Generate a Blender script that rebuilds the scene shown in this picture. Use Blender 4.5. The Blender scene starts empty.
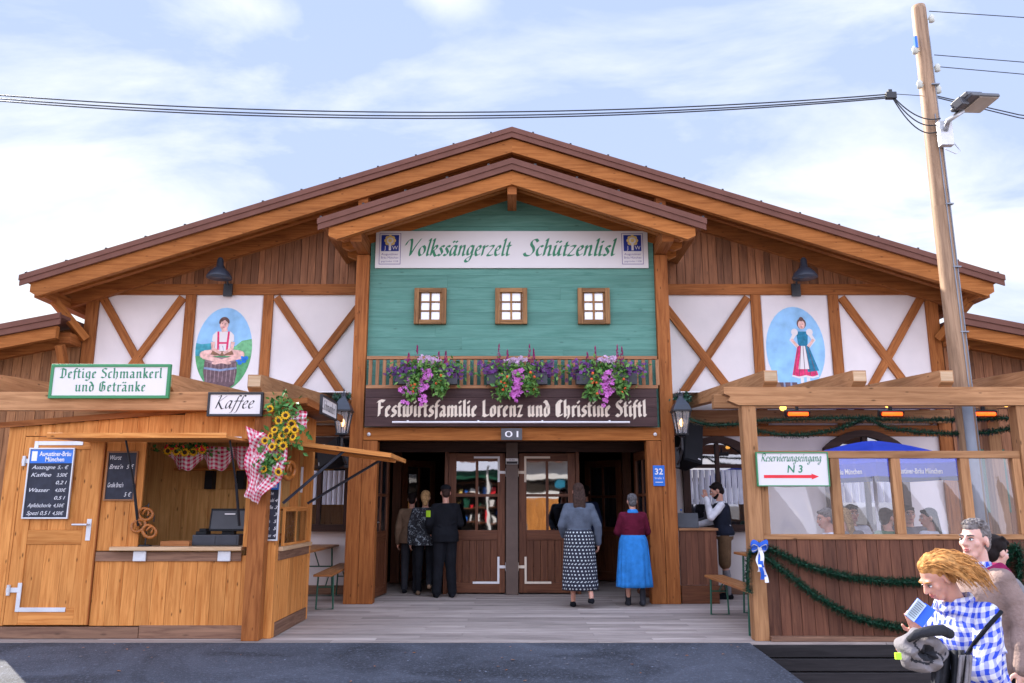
import bpy, bmesh, math, random
from mathutils import Vector, Matrix, Quaternion
random.seed(7)
R = math.radians
SC = bpy.context.scene
COL = SC.collection

# ------------------------------------------------------------------ camera
FPX, PITCH, CAMZ = 796.4, R(11.6), 1.40
cam_d = bpy.data.cameras.new('camera'); cam_d.lens = 28; cam_d.sensor_width = 36; cam_d.clip_end = 3000; cam_d.clip_start = .05
cam = bpy.data.objects.new('camera', cam_d); COL.objects.link(cam)
cam.location = (0, 0, CAMZ); cam.rotation_euler = (R(90) + PITCH, 0, 0)
SC.camera = cam

# ------------------------------------------------------------------ light
SUN_AZ, SUN_EL = R(-42), R(35)          # azimuth from +Y, negative = left
SC.view_settings.view_transform = 'Standard'; SC.view_settings.look = 'None'
SC.view_settings.gamma = 1; SC.view_settings.use_curve_mapping = False
SC.view_settings.exposure = 2.5
wd = bpy.data.worlds.new('World'); SC.world = wd; wd.use_nodes = True
nt = wd.node_tree; N = nt.nodes; L = nt.links
bg = N['Background']; bg.inputs[1].default_value = .10
sky = N.new('ShaderNodeTexSky'); sky.sky_type = 'NISHITA'; sky.sun_disc = False
sky.sun_elevation = SUN_EL; sky.sun_rotation = SUN_AZ; sky.altitude = 500; sky.air_density = 1; sky.dust_density = 1.2; sky.ozone_density = 1.6
tc = N.new('ShaderNodeTexCoord'); sep = N.new('ShaderNodeSeparateXYZ'); L.new(tc.outputs['Generated'], sep.inputs[0])
def wmath(op, a, b=None):
    m = N.new('ShaderNodeMath'); m.operation = op
    for i, x in enumerate((a, b)):
        if x is None: continue
        if isinstance(x, (int, float)): m.inputs[i].default_value = x
        else: L.new(x, m.inputs[i])
    return m.outputs[0]
zz = wmath('ADD', wmath('MAXIMUM', sep.outputs[2], 0.0), .22)
cmb = N.new('ShaderNodeCombineXYZ')
L.new(wmath('DIVIDE', sep.outputs[0], zz), cmb.inputs[0]); L.new(wmath('DIVIDE', sep.outputs[1], zz), cmb.inputs[1])
cn = N.new('ShaderNodeTexNoise'); cn.inputs['Scale'].default_value = 1.6; cn.inputs['Detail'].default_value = 9; cn.inputs['Roughness'].default_value = .58; cn.inputs['Distortion'].default_value = .5
cmap = N.new('ShaderNodeMapping'); cmap.inputs['Location'].default_value = (3.1, 1.7, 0); cmap.inputs['Scale'].default_value = (1.0, 1.5, 1)
L.new(cmb.outputs[0], cmap.inputs[0]); L.new(cmap.outputs[0], cn.inputs['Vector'])
cr = N.new('ShaderNodeValToRGB'); cr.color_ramp.elements[0].position = .40; cr.color_ramp.elements[0].color = (0.12,) * 3 + (1,); cr.color_ramp.elements[1].position = .68; cr.color_ramp.elements[1].color = (.95,) * 3 + (1,)
L.new(cn.outputs[0], cr.inputs[0])
# low sky hazier
hz = N.new('ShaderNodeMapRange'); hz.inputs[1].default_value = 0.05; hz.inputs[2].default_value = .62; hz.inputs[3].default_value = .75; hz.inputs[4].default_value = 0.0
L.new(sep.outputs[2], hz.inputs[0])
def blob(u, v, ang, gain, sx=1.0):
    du = (u - 512) / FPX; dv = (341.5 - v) / FPX
    d = Vector((du, math.cos(PITCH) - dv * math.sin(PITCH), math.sin(PITCH) + dv * math.cos(PITCH))).normalized()
    vm = N.new('ShaderNodeVectorMath'); vm.operation = 'SUBTRACT'; L.new(tc.outputs['Generated'], vm.inputs[0]); vm.inputs[1].default_value = d
    sc_ = N.new('ShaderNodeVectorMath'); sc_.operation = 'MULTIPLY'; L.new(vm.outputs[0], sc_.inputs[0]); sc_.inputs[1].default_value = (1 / sx, 1 / sx, 1)
    ln = N.new('ShaderNodeVectorMath'); ln.operation = 'LENGTH'; L.new(sc_.outputs[0], ln.inputs[0])
    mr = N.new('ShaderNodeMapRange'); mr.interpolation_type = 'SMOOTHSTEP'; mr.inputs[1].default_value = ang; mr.inputs[2].default_value = 0; mr.inputs[3].default_value = 0; mr.inputs[4].default_value = gain
    L.new(ln.outputs['Value'], mr.inputs[0]); return mr.outputs[0]
bsum = wmath('ADD', wmath('ADD', blob(925, 240, .26, .30, 1.5), blob(0, 345, .40, .34, 1.5)), wmath('ADD', blob(235, 5, .055, .30, 2.6), wmath('ADD', blob(445, -8, .04, .26, 2.2), blob(120, 190, .17, .08, 2.0))))
dens = wmath('ADD', cn.outputs[0], bsum)
cr.color_ramp.elements[0].position = .55; cr.color_ramp.elements[1].position = .86
cr.color_ramp.elements[0].color = (.10, .10, .10, 1)
L.new(dens, cr.inputs[0])
cap = N.new('ShaderNodeVectorMath'); cap.operation = 'MINIMUM'; L.new(sky.outputs[0], cap.inputs[0]); cap.inputs[1].default_value = (.86, 1.14, 1.92)
cmask = wmath('MINIMUM', wmath('ADD', cr.outputs[0], wmath('MULTIPLY', hz.outputs[0], .22)), .97)
mx = N.new('ShaderNodeMixRGB'); L.new(cmask, mx.inputs[0]); L.new(cap.outputs[0], mx.inputs[1]); mx.inputs[2].default_value = (2.15, 2.2, 2.3, 1)
# sky behind the camera, out of view, brightened and warmed to light the facade
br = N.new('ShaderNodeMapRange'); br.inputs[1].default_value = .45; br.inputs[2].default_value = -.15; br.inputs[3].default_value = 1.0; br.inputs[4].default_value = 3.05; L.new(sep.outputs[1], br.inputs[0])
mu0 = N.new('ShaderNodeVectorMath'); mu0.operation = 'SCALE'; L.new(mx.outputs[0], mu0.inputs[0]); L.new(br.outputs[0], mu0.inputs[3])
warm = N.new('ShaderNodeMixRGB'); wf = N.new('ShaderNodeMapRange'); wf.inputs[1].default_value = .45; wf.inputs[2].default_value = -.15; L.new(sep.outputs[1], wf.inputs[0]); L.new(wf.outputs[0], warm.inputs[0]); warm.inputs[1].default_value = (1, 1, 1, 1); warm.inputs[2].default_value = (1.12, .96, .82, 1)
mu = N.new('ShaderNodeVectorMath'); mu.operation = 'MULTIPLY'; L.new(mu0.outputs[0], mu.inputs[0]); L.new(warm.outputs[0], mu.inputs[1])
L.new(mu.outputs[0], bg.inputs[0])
sd = bpy.data.lights.new('sun', 'SUN'); sd.energy = 2.3; sd.angle = R(.6); sd.color = (1, .93, .82)
sun = bpy.data.objects.new('sun', sd); COL.objects.link(sun); sun.location = (-20, 25, 30)
sdir = Vector((math.sin(SUN_AZ) * math.cos(SUN_EL), math.cos(SUN_AZ) * math.cos(SUN_EL), math.sin(SUN_EL)))
sun.rotation_euler = sdir.to_track_quat('Z', 'Y').to_euler()

# ------------------------------------------------------------------ pixel helper (layout on real planes)
def W(u, v, Y):
    du = (u - 512) / FPX; dv = (341.5 - v) / FPX
    fy = math.cos(PITCH) - dv * math.sin(PITCH); fz = math.sin(PITCH) + dv * math.cos(PITCH)
    return du * Y / fy, CAMZ + fz / fy * Y
def WX(u, v, Y): return W(u, v, Y)[0]
def WZ(v, Y): return W(512, v, Y)[1]

# ------------------------------------------------------------------ materials
MATS = {}
def _new(name):
    m = bpy.data.materials.new(name); m.use_nodes = True
    return m, m.node_tree.nodes, m.node_tree.links, m.node_tree.nodes['Principled BSDF']
def _mix(n, l, fac, a, b, mode='MIX'):
    x = n.new('ShaderNodeMixRGB'); x.blend_type = mode
    for i, v in enumerate((fac, a, b)):
        if isinstance(v, (int, float)): x.inputs[i].default_value = v
        elif isinstance(v, tuple): x.inputs[i].default_value = v + (1,) if len(v) == 3 else v
        else: l.new(v, x.inputs[i])
    return x.outputs[0]
def _math(n, l, op, a, b=None):
    m = n.new('ShaderNodeMath'); m.operation = op
    for i, x in enumerate((a, b)):
        if x is None: continue
        if isinstance(x, (int, float)): m.inputs[i].default_value = x
        else: l.new(x, m.inputs[i])
    return m.outputs[0]
def _ramp(n, l, fac, p0, c0, p1, c1):
    r = n.new('ShaderNodeValToRGB'); e = r.color_ramp.elements
    e[0].position = p0; e[0].color = c0 + (1,); e[1].position = p1; e[1].color = c1 + (1,)
    l.new(fac, r.inputs[0]); return r.outputs[0]
def flat(name, c, rough=.6, metal=0, var=.12, scale=6, bump=0, spec=.4, alpha=None):
    if name in MATS: return MATS[name]
    m, n, l, b = _new(name)
    t = n.new('ShaderNodeTexCoord'); no = n.new('ShaderNodeTexNoise'); no.inputs['Scale'].default_value = scale; no.inputs['Detail'].default_value = 5
    l.new(t.outputs['Object'], no.inputs['Vector'])
    lo = tuple(x * (1 - var) for x in c); hi = tuple(min(1, x * (1 + var)) for x in c)
    l.new(_ramp(n, l, no.outputs[0], .3, lo, .7, hi), b.inputs['Base Color'])
    b.inputs['Roughness'].default_value = rough; b.inputs['Metallic'].default_value = metal; b.inputs['Specular IOR Level'].default_value = spec
    if bump:
        n2 = n.new('ShaderNodeTexNoise'); n2.inputs['Scale'].default_value = scale * 6; n2.inputs['Detail'].default_value = 4; l.new(t.outputs['Object'], n2.inputs['Vector'])
        bp = n.new('ShaderNodeBump'); bp.inputs['Strength'].default_value = bump; bp.inputs['Distance'].default_value = .02
        l.new(n2.outputs[0], bp.inputs['Height']); l.new(bp.outputs[0], b.inputs['Normal'])
    MATS[name] = m; return m
def wood(name, c1, c2, knots=.6, var=.35, rough=.55, stain=.25, kscale=1.0, spec=.3):
    """grain runs along U (metres); attribute rnd gives each board its own tone"""
    m, n, l, b = _new(name)
    uv = n.new('ShaderNodeUVMap'); uv.uv_map = 'UVMap'
    at = n.new('ShaderNodeAttribute'); at.attribute_name = 'rnd'; rnd = at.outputs['Fac']
    off = n.new('ShaderNodeCombineXYZ'); l.new(_math(n, l, 'MULTIPLY', rnd, 31.7), off.inputs[0]); l.new(_math(n, l, 'MULTIPLY', rnd, 17.3), off.inputs[1])
    ad = n.new('ShaderNodeVectorMath'); ad.operation = 'ADD'; l.new(uv.outputs[0], ad.inputs[0]); l.new(off.outputs[0], ad.inputs[1])
    def mp(sx, sy):
        k = n.new('ShaderNodeMapping'); k.inputs['Scale'].default_value = (sx, sy, 1); l.new(ad.outputs[0], k.inputs[0]); return k.outputs[0]
    g = n.new('ShaderNodeTexNoise'); g.inputs['Scale'].default_value = 1; g.inputs['Detail'].default_value = 6; g.inputs['Roughness'].default_value = .62; g.inputs['Distortion'].default_value = .9
    l.new(mp(1.6, 24), g.inputs['Vector'])
    g2 = n.new('ShaderNodeTexNoise'); g2.inputs['Scale'].default_value = 1; g2.inputs['Detail'].default_value = 3; l.new(mp(.7, 2.2), g2.inputs['Vector'])
    col = _ramp(n, l, g.outputs[0], .32, c2, .62, c1)
    col = _mix(n, l, _ramp(n, l, g2.outputs[0], .45, (0, 0, 0), .75, (stain,) * 3), col, tuple(x * .45 for x in c2))
    vo = n.new('ShaderNodeTexVoronoi'); vo.voronoi_dimensions = '2D'; vo.inputs['Scale'].default_value = 1; vo.inputs['Randomness'].default_value = 1; l.new(mp(2.0 * kscale, 5.5 * kscale), vo.inputs['Vector'])
    vs = n.new('ShaderNodeSeparateXYZ'); l.new(vo.outputs['Color'], vs.inputs[0])
    kd = _math(n, l, 'ADD', vo.outputs['Distance'], _math(n, l, 'MULTIPLY', _math(n, l, 'LESS_THAN', vs.outputs[0], .62), 1.0))
    kd = _math(n, l, 'ADD', kd, _math(n, l, 'MULTIPLY', vs.outputs[1], .035))
    kn = _ramp(n, l, kd, .03, (knots,) * 3, .095, (0, 0, 0))
    col = _mix(n, l, kn, col, tuple(x * .28 for x in c2))
    tone = _math(n, l, 'ADD', _math(n, l, 'MULTIPLY', rnd, var), 1 - var / 2)
    cx = n.new('ShaderNodeCombineXYZ')
    for i in range(3): l.new(tone, cx.inputs[i])
    col = _mix(n, l, 1.0, col, cx.outputs[0], 'MULTIPLY')
    l.new(col, b.inputs['Base Color'])
    b.inputs['Specular IOR Level'].default_value = spec
    l.new(_ramp(n, l, g.outputs[0], .3, (rough + .15,) * 3, .7, (rough - .05,) * 3), b.inputs['Roughness'])
    bp = n.new('ShaderNodeBump'); bp.inputs['Strength'].default_value = .25; bp.inputs['Distance'].default_value = .006
    l.new(g.outputs[0], bp.inputs['Height']); l.new(bp.outputs[0], b.inputs['Normal'])
    MATS[name] = m; return m
def gingham(name, c, period, uvmode=True, rough=.8, white=(.78, .76, .78)):
    m, n, l, b = _new(name)
    if uvmode:
        uv = n.new('ShaderNodeUVMap'); uv.uv_map = 'UVMap'; src = uv.outputs[0]
    else:
        src = n.new('ShaderNodeTexCoord').outputs['Object']
    if not uvmode:      # cloth creases pull the weave about
        nz = n.new('ShaderNodeTexNoise'); nz.inputs['Scale'].default_value = 7; nz.inputs['Detail'].default_value = 3; l.new(src, nz.inputs['Vector'])
        sc = n.new('ShaderNodeVectorMath'); sc.operation = 'SCALE'; sc.inputs[3].default_value = .075; l.new(nz.outputs['Color'], sc.inputs[0])
        va = n.new('ShaderNodeVectorMath'); va.operation = 'ADD'; l.new(src, va.inputs[0]); l.new(sc.outputs[0], va.inputs[1])
        bp = n.new('ShaderNodeBump'); bp.inputs['Strength'].default_value = .7; bp.inputs['Distance'].default_value = .03; l.new(nz.outputs[0], bp.inputs['Height']); l.new(bp.outputs[0], b.inputs['Normal']); src = va.outputs[0]
    s = n.new('ShaderNodeSeparateXYZ'); l.new(src, s.inputs[0])
    if uvmode: a, bb = s.outputs[0], s.outputs[1]
    else: a, bb = _math(n, l, 'ADD', s.outputs[0], _math(n, l, 'MULTIPLY', s.outputs[1], .9)), _math(n, l, 'ADD', s.outputs[2], _math(n, l, 'MULTIPLY', s.outputs[1], .25))
    def st(x): return _math(n, l, 'LESS_THAN', _math(n, l, 'FRACT', _math(n, l, 'ADD', _math(n, l, 'DIVIDE', x, period), 50)), .5)
    f = _math(n, l, 'MULTIPLY', _math(n, l, 'ADD', st(a), st(bb)), .5)
    l.new(_mix(n, l, f, white, c), b.inputs['Base Color']); b.inputs['Roughness'].default_value = rough
    MATS[name] = m; return m
def dots(name, c, cd, scale, r, rough=.8):
    m, n, l, b = _new(name)
    t = n.new('ShaderNodeUVMap'); t.uv_map = 'UVMap'
    s = n.new('ShaderNodeSeparateXYZ'); l.new(t.outputs[0], s.inputs[0])
    yv = _math(n, l, 'MULTIPLY', s.outputs[1], scale); row = _math(n, l, 'FLOOR', yv)
    xv = _math(n, l, 'ADD', _math(n, l, 'MULTIPLY', s.outputs[0], scale), _math(n, l, 'MULTIPLY', row, .5))
    fx = _math(n, l, 'SUBTRACT', _math(n, l, 'FRACT', xv), .5); fy = _math(n, l, 'SUBTRACT', _math(n, l, 'FRACT', yv), .5)
    d2 = _math(n, l, 'ADD', _math(n, l, 'MULTIPLY', fx, fx), _math(n, l, 'MULTIPLY', fy, fy))
    l.new(_mix(n, l, _math(n, l, 'LESS_THAN', d2, r * r), c, cd), b.inputs['Base Color']); b.inputs['Roughness'].default_value = rough
    MATS[name] = m; return m
def blotch(name, c, cd, scale, p=.55, rough=.85):
    m, n, l, b = _new(name)
    t = n.new('ShaderNodeTexCoord'); no = n.new('ShaderNodeTexNoise'); no.inputs['Scale'].default_value = scale; no.inputs['Detail'].default_value = 4; no.inputs['Distortion'].default_value = 1.5; l.new(t.outputs['Object'], no.inputs['Vector'])
    l.new(_ramp(n, l, no.outputs[0], p, c, p + .06, cd), b.inputs['Base Color']); b.inputs['Roughness'].default_value = rough
    MATS[name] = m; return m
def glass(name, tint=(.9, .92, .95), gloss=.25, milk=0.0, rough=.02, dark=None):
    m = bpy.data.materials.new(name); m.use_nodes = True; n = m.node_tree.nodes; l = m.node_tree.links
    n.remove(n['Principled BSDF']); out = n['Material Output']
    tr = n.new('ShaderNodeBsdfTransparent') if dark is None else n.new('ShaderNodeBsdfDiffuse'); tr.inputs[0].default_value = (tint if dark is None else dark) + (1,)
    gl = n.new('ShaderNodeBsdfGlossy'); gl.inputs['Roughness'].default_value = rough
    base = tr.outputs[0]
    if milk:
        df = n.new('ShaderNodeBsdfDiffuse'); df.inputs[0].default_value = (.75, .75, .8, 1)
        m1 = n.new('ShaderNodeMixShader'); m1.inputs[0].default_value = milk; l.new(base, m1.inputs[1]); l.new(df.outputs[0], m1.inputs[2]); base = m1.outputs[0]
    tcn = n.new('ShaderNodeTexCoord'); no = n.new('ShaderNodeTexNoise'); no.inputs['Scale'].default_value = 2.2; l.new(tcn.outputs['Object'], no.inputs['Vector'])
    bp = n.new('ShaderNodeBump'); bp.inputs['Strength'].default_value = .02; bp.inputs['Distance'].default_value = .05; l.new(no.outputs[0], bp.inputs['Height']); l.new(bp.outputs[0], gl.inputs['Normal'])
    m2 = n.new('ShaderNodeMixShader'); m2.inputs[0].default_value = gloss; l.new(base, m2.inputs[1]); l.new(gl.outputs[0], m2.inputs[2])
    l.new(m2.outputs[0], out.inputs[0]); MATS[name] = m; return m
def emit(name, c, s):
    m, n, l, b = _new(name); b.inputs['Base Color'].default_value = c + (1,)
    b.inputs['Emission Color'].default_value = c + (1,); b.inputs['Emission Strength'].default_value = s
    MATS[name] = m; return m

wood('spruce', (.69, .295, .082), (.45, .152, .034), knots=.95, var=.24, stain=.38, kscale=1.45, spec=.15)                # honey kiosk boards
wood('larch', (.37, .13, .036), (.20, .058, .015), knots=.85, var=.3, stain=.4, kscale=1.3, spec=.15)             # glazed timber frame
wood('larch_bright', (.43, .155, .038), (.26, .082, .018), knots=.7, var=.25, stain=.3, kscale=1.3, spec=.15)        # barge rafters
wood('gable_board', (.29, .115, .047), (.145, .053, .022), knots=.5, var=.65, stain=.35)
wood('annex_board', (.33, .145, .055), (.18, .07, .026), knots=.6, var=.4, stain=.3)
wood('panel_board', (.165, .062, .032), (.08, .027, .015), knots=.4, var=.4, stain=.3)
wood('door_wood', (.17, .06, .026), (.085, .027, .012), knots=.3, var=.25, stain=.2, rough=.45)
wood('dark_wood', (.06, .026, .018), (.03, .013, .01), knots=.3, var=.3)
wood('sign_board', (.075, .035, .033), (.045, .021, .022), knots=.2, var=.2)
wood('green_board', (.12, .285, .232), (.082, .22, .175), knots=.4, var=.14, stain=.28, rough=.65, spec=.25)
wood('deck_board', (.45, .375, .335), (.29, .235, .215), knots=.5, var=.5, stain=.55, rough=.8, spec=.15)
wood('weathered', (.47, .24, .11), (.29, .135, .058), knots=.85, var=.35, stain=.45, kscale=1.3, spec=.15)            # pergola timber
wood('sill_wood', (.26, .14, .085), (.14, .07, .045), knots=.5, var=.3, stain=.4)
wood('rail_wood', (.40, .19, .085), (.24, .10, .045), knots=.3, var=.3)
wood('old_frame', (.34, .17, .06), (.13, .055, .02), knots=.6, var=.4, stain=.5)
wood('bench_wood', (.42, .17, .05), (.28, .10, .03), knots=.3, var=.2, rough=.4)
wood('pole_wood', (.40, .25, .15), (.22, .13, .075), knots=.4, var=.2, stain=.4)
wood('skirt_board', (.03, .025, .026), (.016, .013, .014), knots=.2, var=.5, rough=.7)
wood('counter_wood', (.60, .42, .26), (.45, .28, .15), knots=.3, var=.2)
flat('plaster', (.72, .645, .625), .85, var=.07, scale=1.6, bump=.08)
flat('roof_metal', (.165, .075, .056), .75, var=.12, scale=3, spec=.12)
flat('white_paint', (.80, .78, .79), .5, var=.03)
flat('sign_white', (.70, .665, .66), .4, var=.02, scale=2)
flat('cream_letter', (.80, .68, .55), .5, var=.04)
flat('green_letter', (.03, .22, .11), .5, var=.05)
flat('green_frame', (.045, .24, .10), .5, var=.08)
flat('dark_letter', (.02, .02, .025), .5)
flat('black_metal', (.02, .021, .025), .4, var=.2)
flat('blue_black_metal', (.03, .035, .05), .35, var=.2)
flat('steel', (.55, .55, .57), .35, metal=.8, var=.08)
flat('zinc', (.62, .63, .66), .45, metal=.5, var=.1)
flat('grey_plastic', (.05, .054, .065), .5)
flat('black_plastic', (.012, .013, .016), .6, spec=.2)
flat('speaker_black', (.010, .011, .015), .7, spec=.15)
flat('grey_post', (.12, .08, .065), .5)
flat('chalk', (.75, .75, .78), .9)
flat('slate', (.025, .028, .045), .7, var=.3, scale=12)
flat('sign_blue', (.02, .16, .62), .4, var=.06)
flat('logo_blue', (.012, .03, .24), .4)
flat('gold', (.75, .55, .18), .45)
flat('red_paint', (.75, .02, .035), .5)
flat('violet_letter', (.15, .10, .30), .5)
flat('mural_white', (.72, .65, .635), .8, var=.03, bump=.05)
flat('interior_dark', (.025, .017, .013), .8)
flat('curtain', (.62, .63, .72), .9, var=.06)
flat('leaf_green', (.06, .18, .035), .6, var=.5, scale=30)
flat('leaf_light', (.13, .26, .05), .6, var=.4, scale=30)
flat('leaf_dark', (.022, .075, .03), .6, var=.5, scale=30)
flat('tinsel', (.010, .060, .030), .5, var=.6, scale=40, spec=.5)
flat('violet_petal', (.22, .06, .30), .6, var=.5, scale=40)
flat('purple_petal', (.10, .02, .14), .6, var=.5, scale=40)
flat('pink_petal', (.58, .15, .50), .6, var=.3, scale=40)
flat('magenta_petal', (.30, .01, .13), .6, var=.4, scale=40)
flat('orange_petal', (.75, .12, .03), .6, var=.3, scale=40)
flat('pale_petal', (.55, .36, .52), .6, var=.3, scale=40)
flat('sunflower_petal', (.85, .46, .01), .6, var=.2, scale=40)
flat('sunflower_core', (.06, .025, .01), .9)
flat('crust', (.34, .11, .02), .35, var=.4, scale=40)
flat('insulator', (.55, .56, .50), .3)
flat('bench_green', (.01, .085, .05), .4)
flat('led_grey', (.07, .07, .08), .35)
flat('led_face', (.42, .36, .30), .3)
flat('umbrella_blue', (.012, .055, .55), .7, var=.08)
flat('ribbon_blue', (.02, .12, .62), .5)
flat('shutter_green', (.02, .09, .05), .5)
flat('water', (.5, .6, .7), .1)
flat('skin', (.58, .30, .22), .5, var=.07, scale=14, spec=.4)
flat('skin_pale', (.62, .36, .29), .5, var=.07, scale=14)
for nm in ('skin', 'skin_pale'):
    b = MATS[nm].node_tree.nodes['Principled BSDF']; b.inputs['Subsurface Weight'].default_value = .25; b.inputs['Subsurface Radius'].default_value = (.012, .004, .002); b.inputs['Subsurface Scale'].default_value = 1
wood('spruce_lightened', (.74, .43, .16), (.52, .26, .08), knots=.9, var=.24, stain=.25, kscale=1.3, spec=.15)  # kiosk interior boards, colour lightened to make up for weak light inside
flat('dull_pipe', (.24, .26, .30), .6, var=.1)
flat('lip', (.45, .13, .12), .45)
flat('eye_white', (.7, .68, .66), .3)
flat('eye_dark', (.02, .015, .012), .2)
for nm, c in (('hair_brown', (.045, .026, .021)), ('hair_grey', (.10, .095, .10)), ('hair_dark', (.012, .008, .008)), ('hair_blond', (.36, .22, .10)), ('hair_silver', (.17, .15, .145)), ('hair_ginger', (.43, .205, .065))):
    m = flat(nm, c, .7, var=.5, scale=45, spec=.12)
for nm, c in (('cloth_black', (.010, .011, .015)), ('cloth_charcoal', (.03, .031, .038)), ('cloth_greyblue', (.095, .115, .155)), ('cloth_maroon', (.10, .008, .025)), ('cloth_blue', (.03, .20, .55)), ('cloth_beige', (.20, .13, .085)), ('cloth_white', (.72, .72, .78)), ('cloth_vest', (.014, .017, .03)), ('cloth_leather', (.15, .085, .045)), ('cloth_knit', (.24, .17, .15)), ('cloth_grey', (.19, .175, .185)), ('cloth_burgundy', (.22, .012, .07)), ('cloth_green', (.06, .16, .08)), ('cloth_navy', (.02, .03, .08)), ('cloth_jeans', (.04, .06, .12))):
    flat(nm, c, .88, var=.22, scale=9, bump=.35, spec=.15)
flat('badge', (.45, .75, .04), .5)
gingham('plaid', (.012, .05, .50), .044, False, white=(.62, .61, .66))
gingham('red_check', (.62, .01, .09), .05, True, white=(.80, .74, .76))
dots('dot_skirt', (.012, .014, .03), (.55, .6, .62), 21, .23)
blotch('pattern_coat', (.012, .014, .02), (.28, .32, .36), 26, .56)
glass('door_glass', gloss=.28, tint=(.3, .3, .32))
glass('film', gloss=.13, milk=.055, tint=(.92, .92, .95))
glass('lamp_glass', gloss=.12, milk=.25)
glass('clear_glass', gloss=.12, tint=(.85, .88, .9))
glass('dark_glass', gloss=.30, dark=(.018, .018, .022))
glass('white_glass', gloss=.25, dark=(.78, .79, .83))
emit('heater_glow', (1, .07, .006), .75)
emit('lamp_glow', (1, .55, .2), 1.1)
emit('bulb_glow', (1, .45, .08), .7)
# asphalt
def asphalt(name, c, sc=1):
    m, n, l, b = _new(name)
    t = n.new('ShaderNodeTexCoord')
    a = n.new('ShaderNodeTexNoise'); a.inputs['Distortion'].default_value = 1.2; a.inputs['Scale'].default_value = .8 * sc; a.inputs['Detail'].default_value = 7; a.inputs['Roughness'].default_value = .6; l.new(t.outputs['Object'], a.inputs['Vector'])
    f = n.new('ShaderNodeTexNoise'); f.inputs['Scale'].default_value = 90; f.inputs['Detail'].default_value = 3; l.new(t.outputs['Object'], f.inputs['Vector'])
    vo = n.new('ShaderNodeTexVoronoi'); vo.inputs['Scale'].default_value = 60; l.new(t.outputs['Object'], vo.inputs['Vector'])
    col = _ramp(n, l, a.outputs[0], .33, tuple(x * .5 for x in c), .68, tuple(x * 1.6 for x in c))
    st = n.new('ShaderNodeMapping'); st.inputs['Scale'].default_value = (.5, 2.2, 1); l.new(t.outputs['Object'], st.inputs[0]); sn = n.new('ShaderNodeTexNoise'); sn.inputs['Scale'].default_value = 1.3; sn.inputs['Detail'].default_value = 8; l.new(st.outputs[0], sn.inputs['Vector'])
    col = _mix(n, l, _ramp(n, l, sn.outputs[0], .56, (0, 0, 0), .66, (.75,) * 3), col, tuple(x * .42 for x in c))
    ck = n.new('ShaderNodeTexVoronoi'); ck.feature = 'DISTANCE_TO_EDGE'; ck.inputs['Scale'].default_value = .45; wv = n.new('ShaderNodeVectorMath'); wv.operation = 'ADD'; l.new(t.outputs['Object'], wv.inputs[0]); l.new(a.outputs['Color'], wv.inputs[1]); l.new(wv.outputs[0], ck.inputs['Vector'])
    col = _mix(n, l, _ramp(n, l, ck.outputs['Distance'], .003, (.28,) * 3, .008, (0, 0, 0)), col, tuple(x * .25 for x in c))
    ag = n.new('ShaderNodeTexNoise'); ag.inputs['Scale'].default_value = 34; ag.inputs['Detail'].default_value = 4; l.new(t.outputs['Object'], ag.inputs['Vector'])
    col = _mix(n, l, _ramp(n, l, ag.outputs[0], .54, (0, 0, 0), .70, (.55,) * 3), col, tuple(min(1, x * 2.6) for x in c))
    col = _mix(n, l, _ramp(n, l, f.outputs[0], .55, (0, 0, 0), .8, (.6,) * 3), col, tuple(min(1, x * 3.2) for x in c))
    col = _mix(n, l, _ramp(n, l, f.outputs[0], .2, (.5,) * 3, .4, (0, 0, 0)), col, tuple(x * .4 for x in c))
    sp = n.new('ShaderNodeTexVoronoi'); sp.inputs['Scale'].default_value = 4.5; l.new(t.outputs['Object'], sp.inputs['Vector'])
    col = _mix(n, l, _ramp(n, l, sp.outputs['Distance'], .035, (.8,) * 3, .06, (0, 0, 0)), col, tuple(min(1, x * 4.5) for x in c))
    l.new(col, b.inputs['Base Color']); b.inputs['Roughness'].default_value = .85; b.inputs['Specular IOR Level'].default_value = .3
    bp = n.new('ShaderNodeBump'); bp.inputs['Strength'].default_value = .5; bp.inputs['Distance'].default_value = .01; l.new(vo.outputs['Distance'], bp.inputs['Height']); l.new(bp.outputs[0], b.inputs['Normal'])
    MATS[name] = m
asphalt('asphalt', (.048, .052, .066)); asphalt('pavement', (.17, .15, .135))

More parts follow.
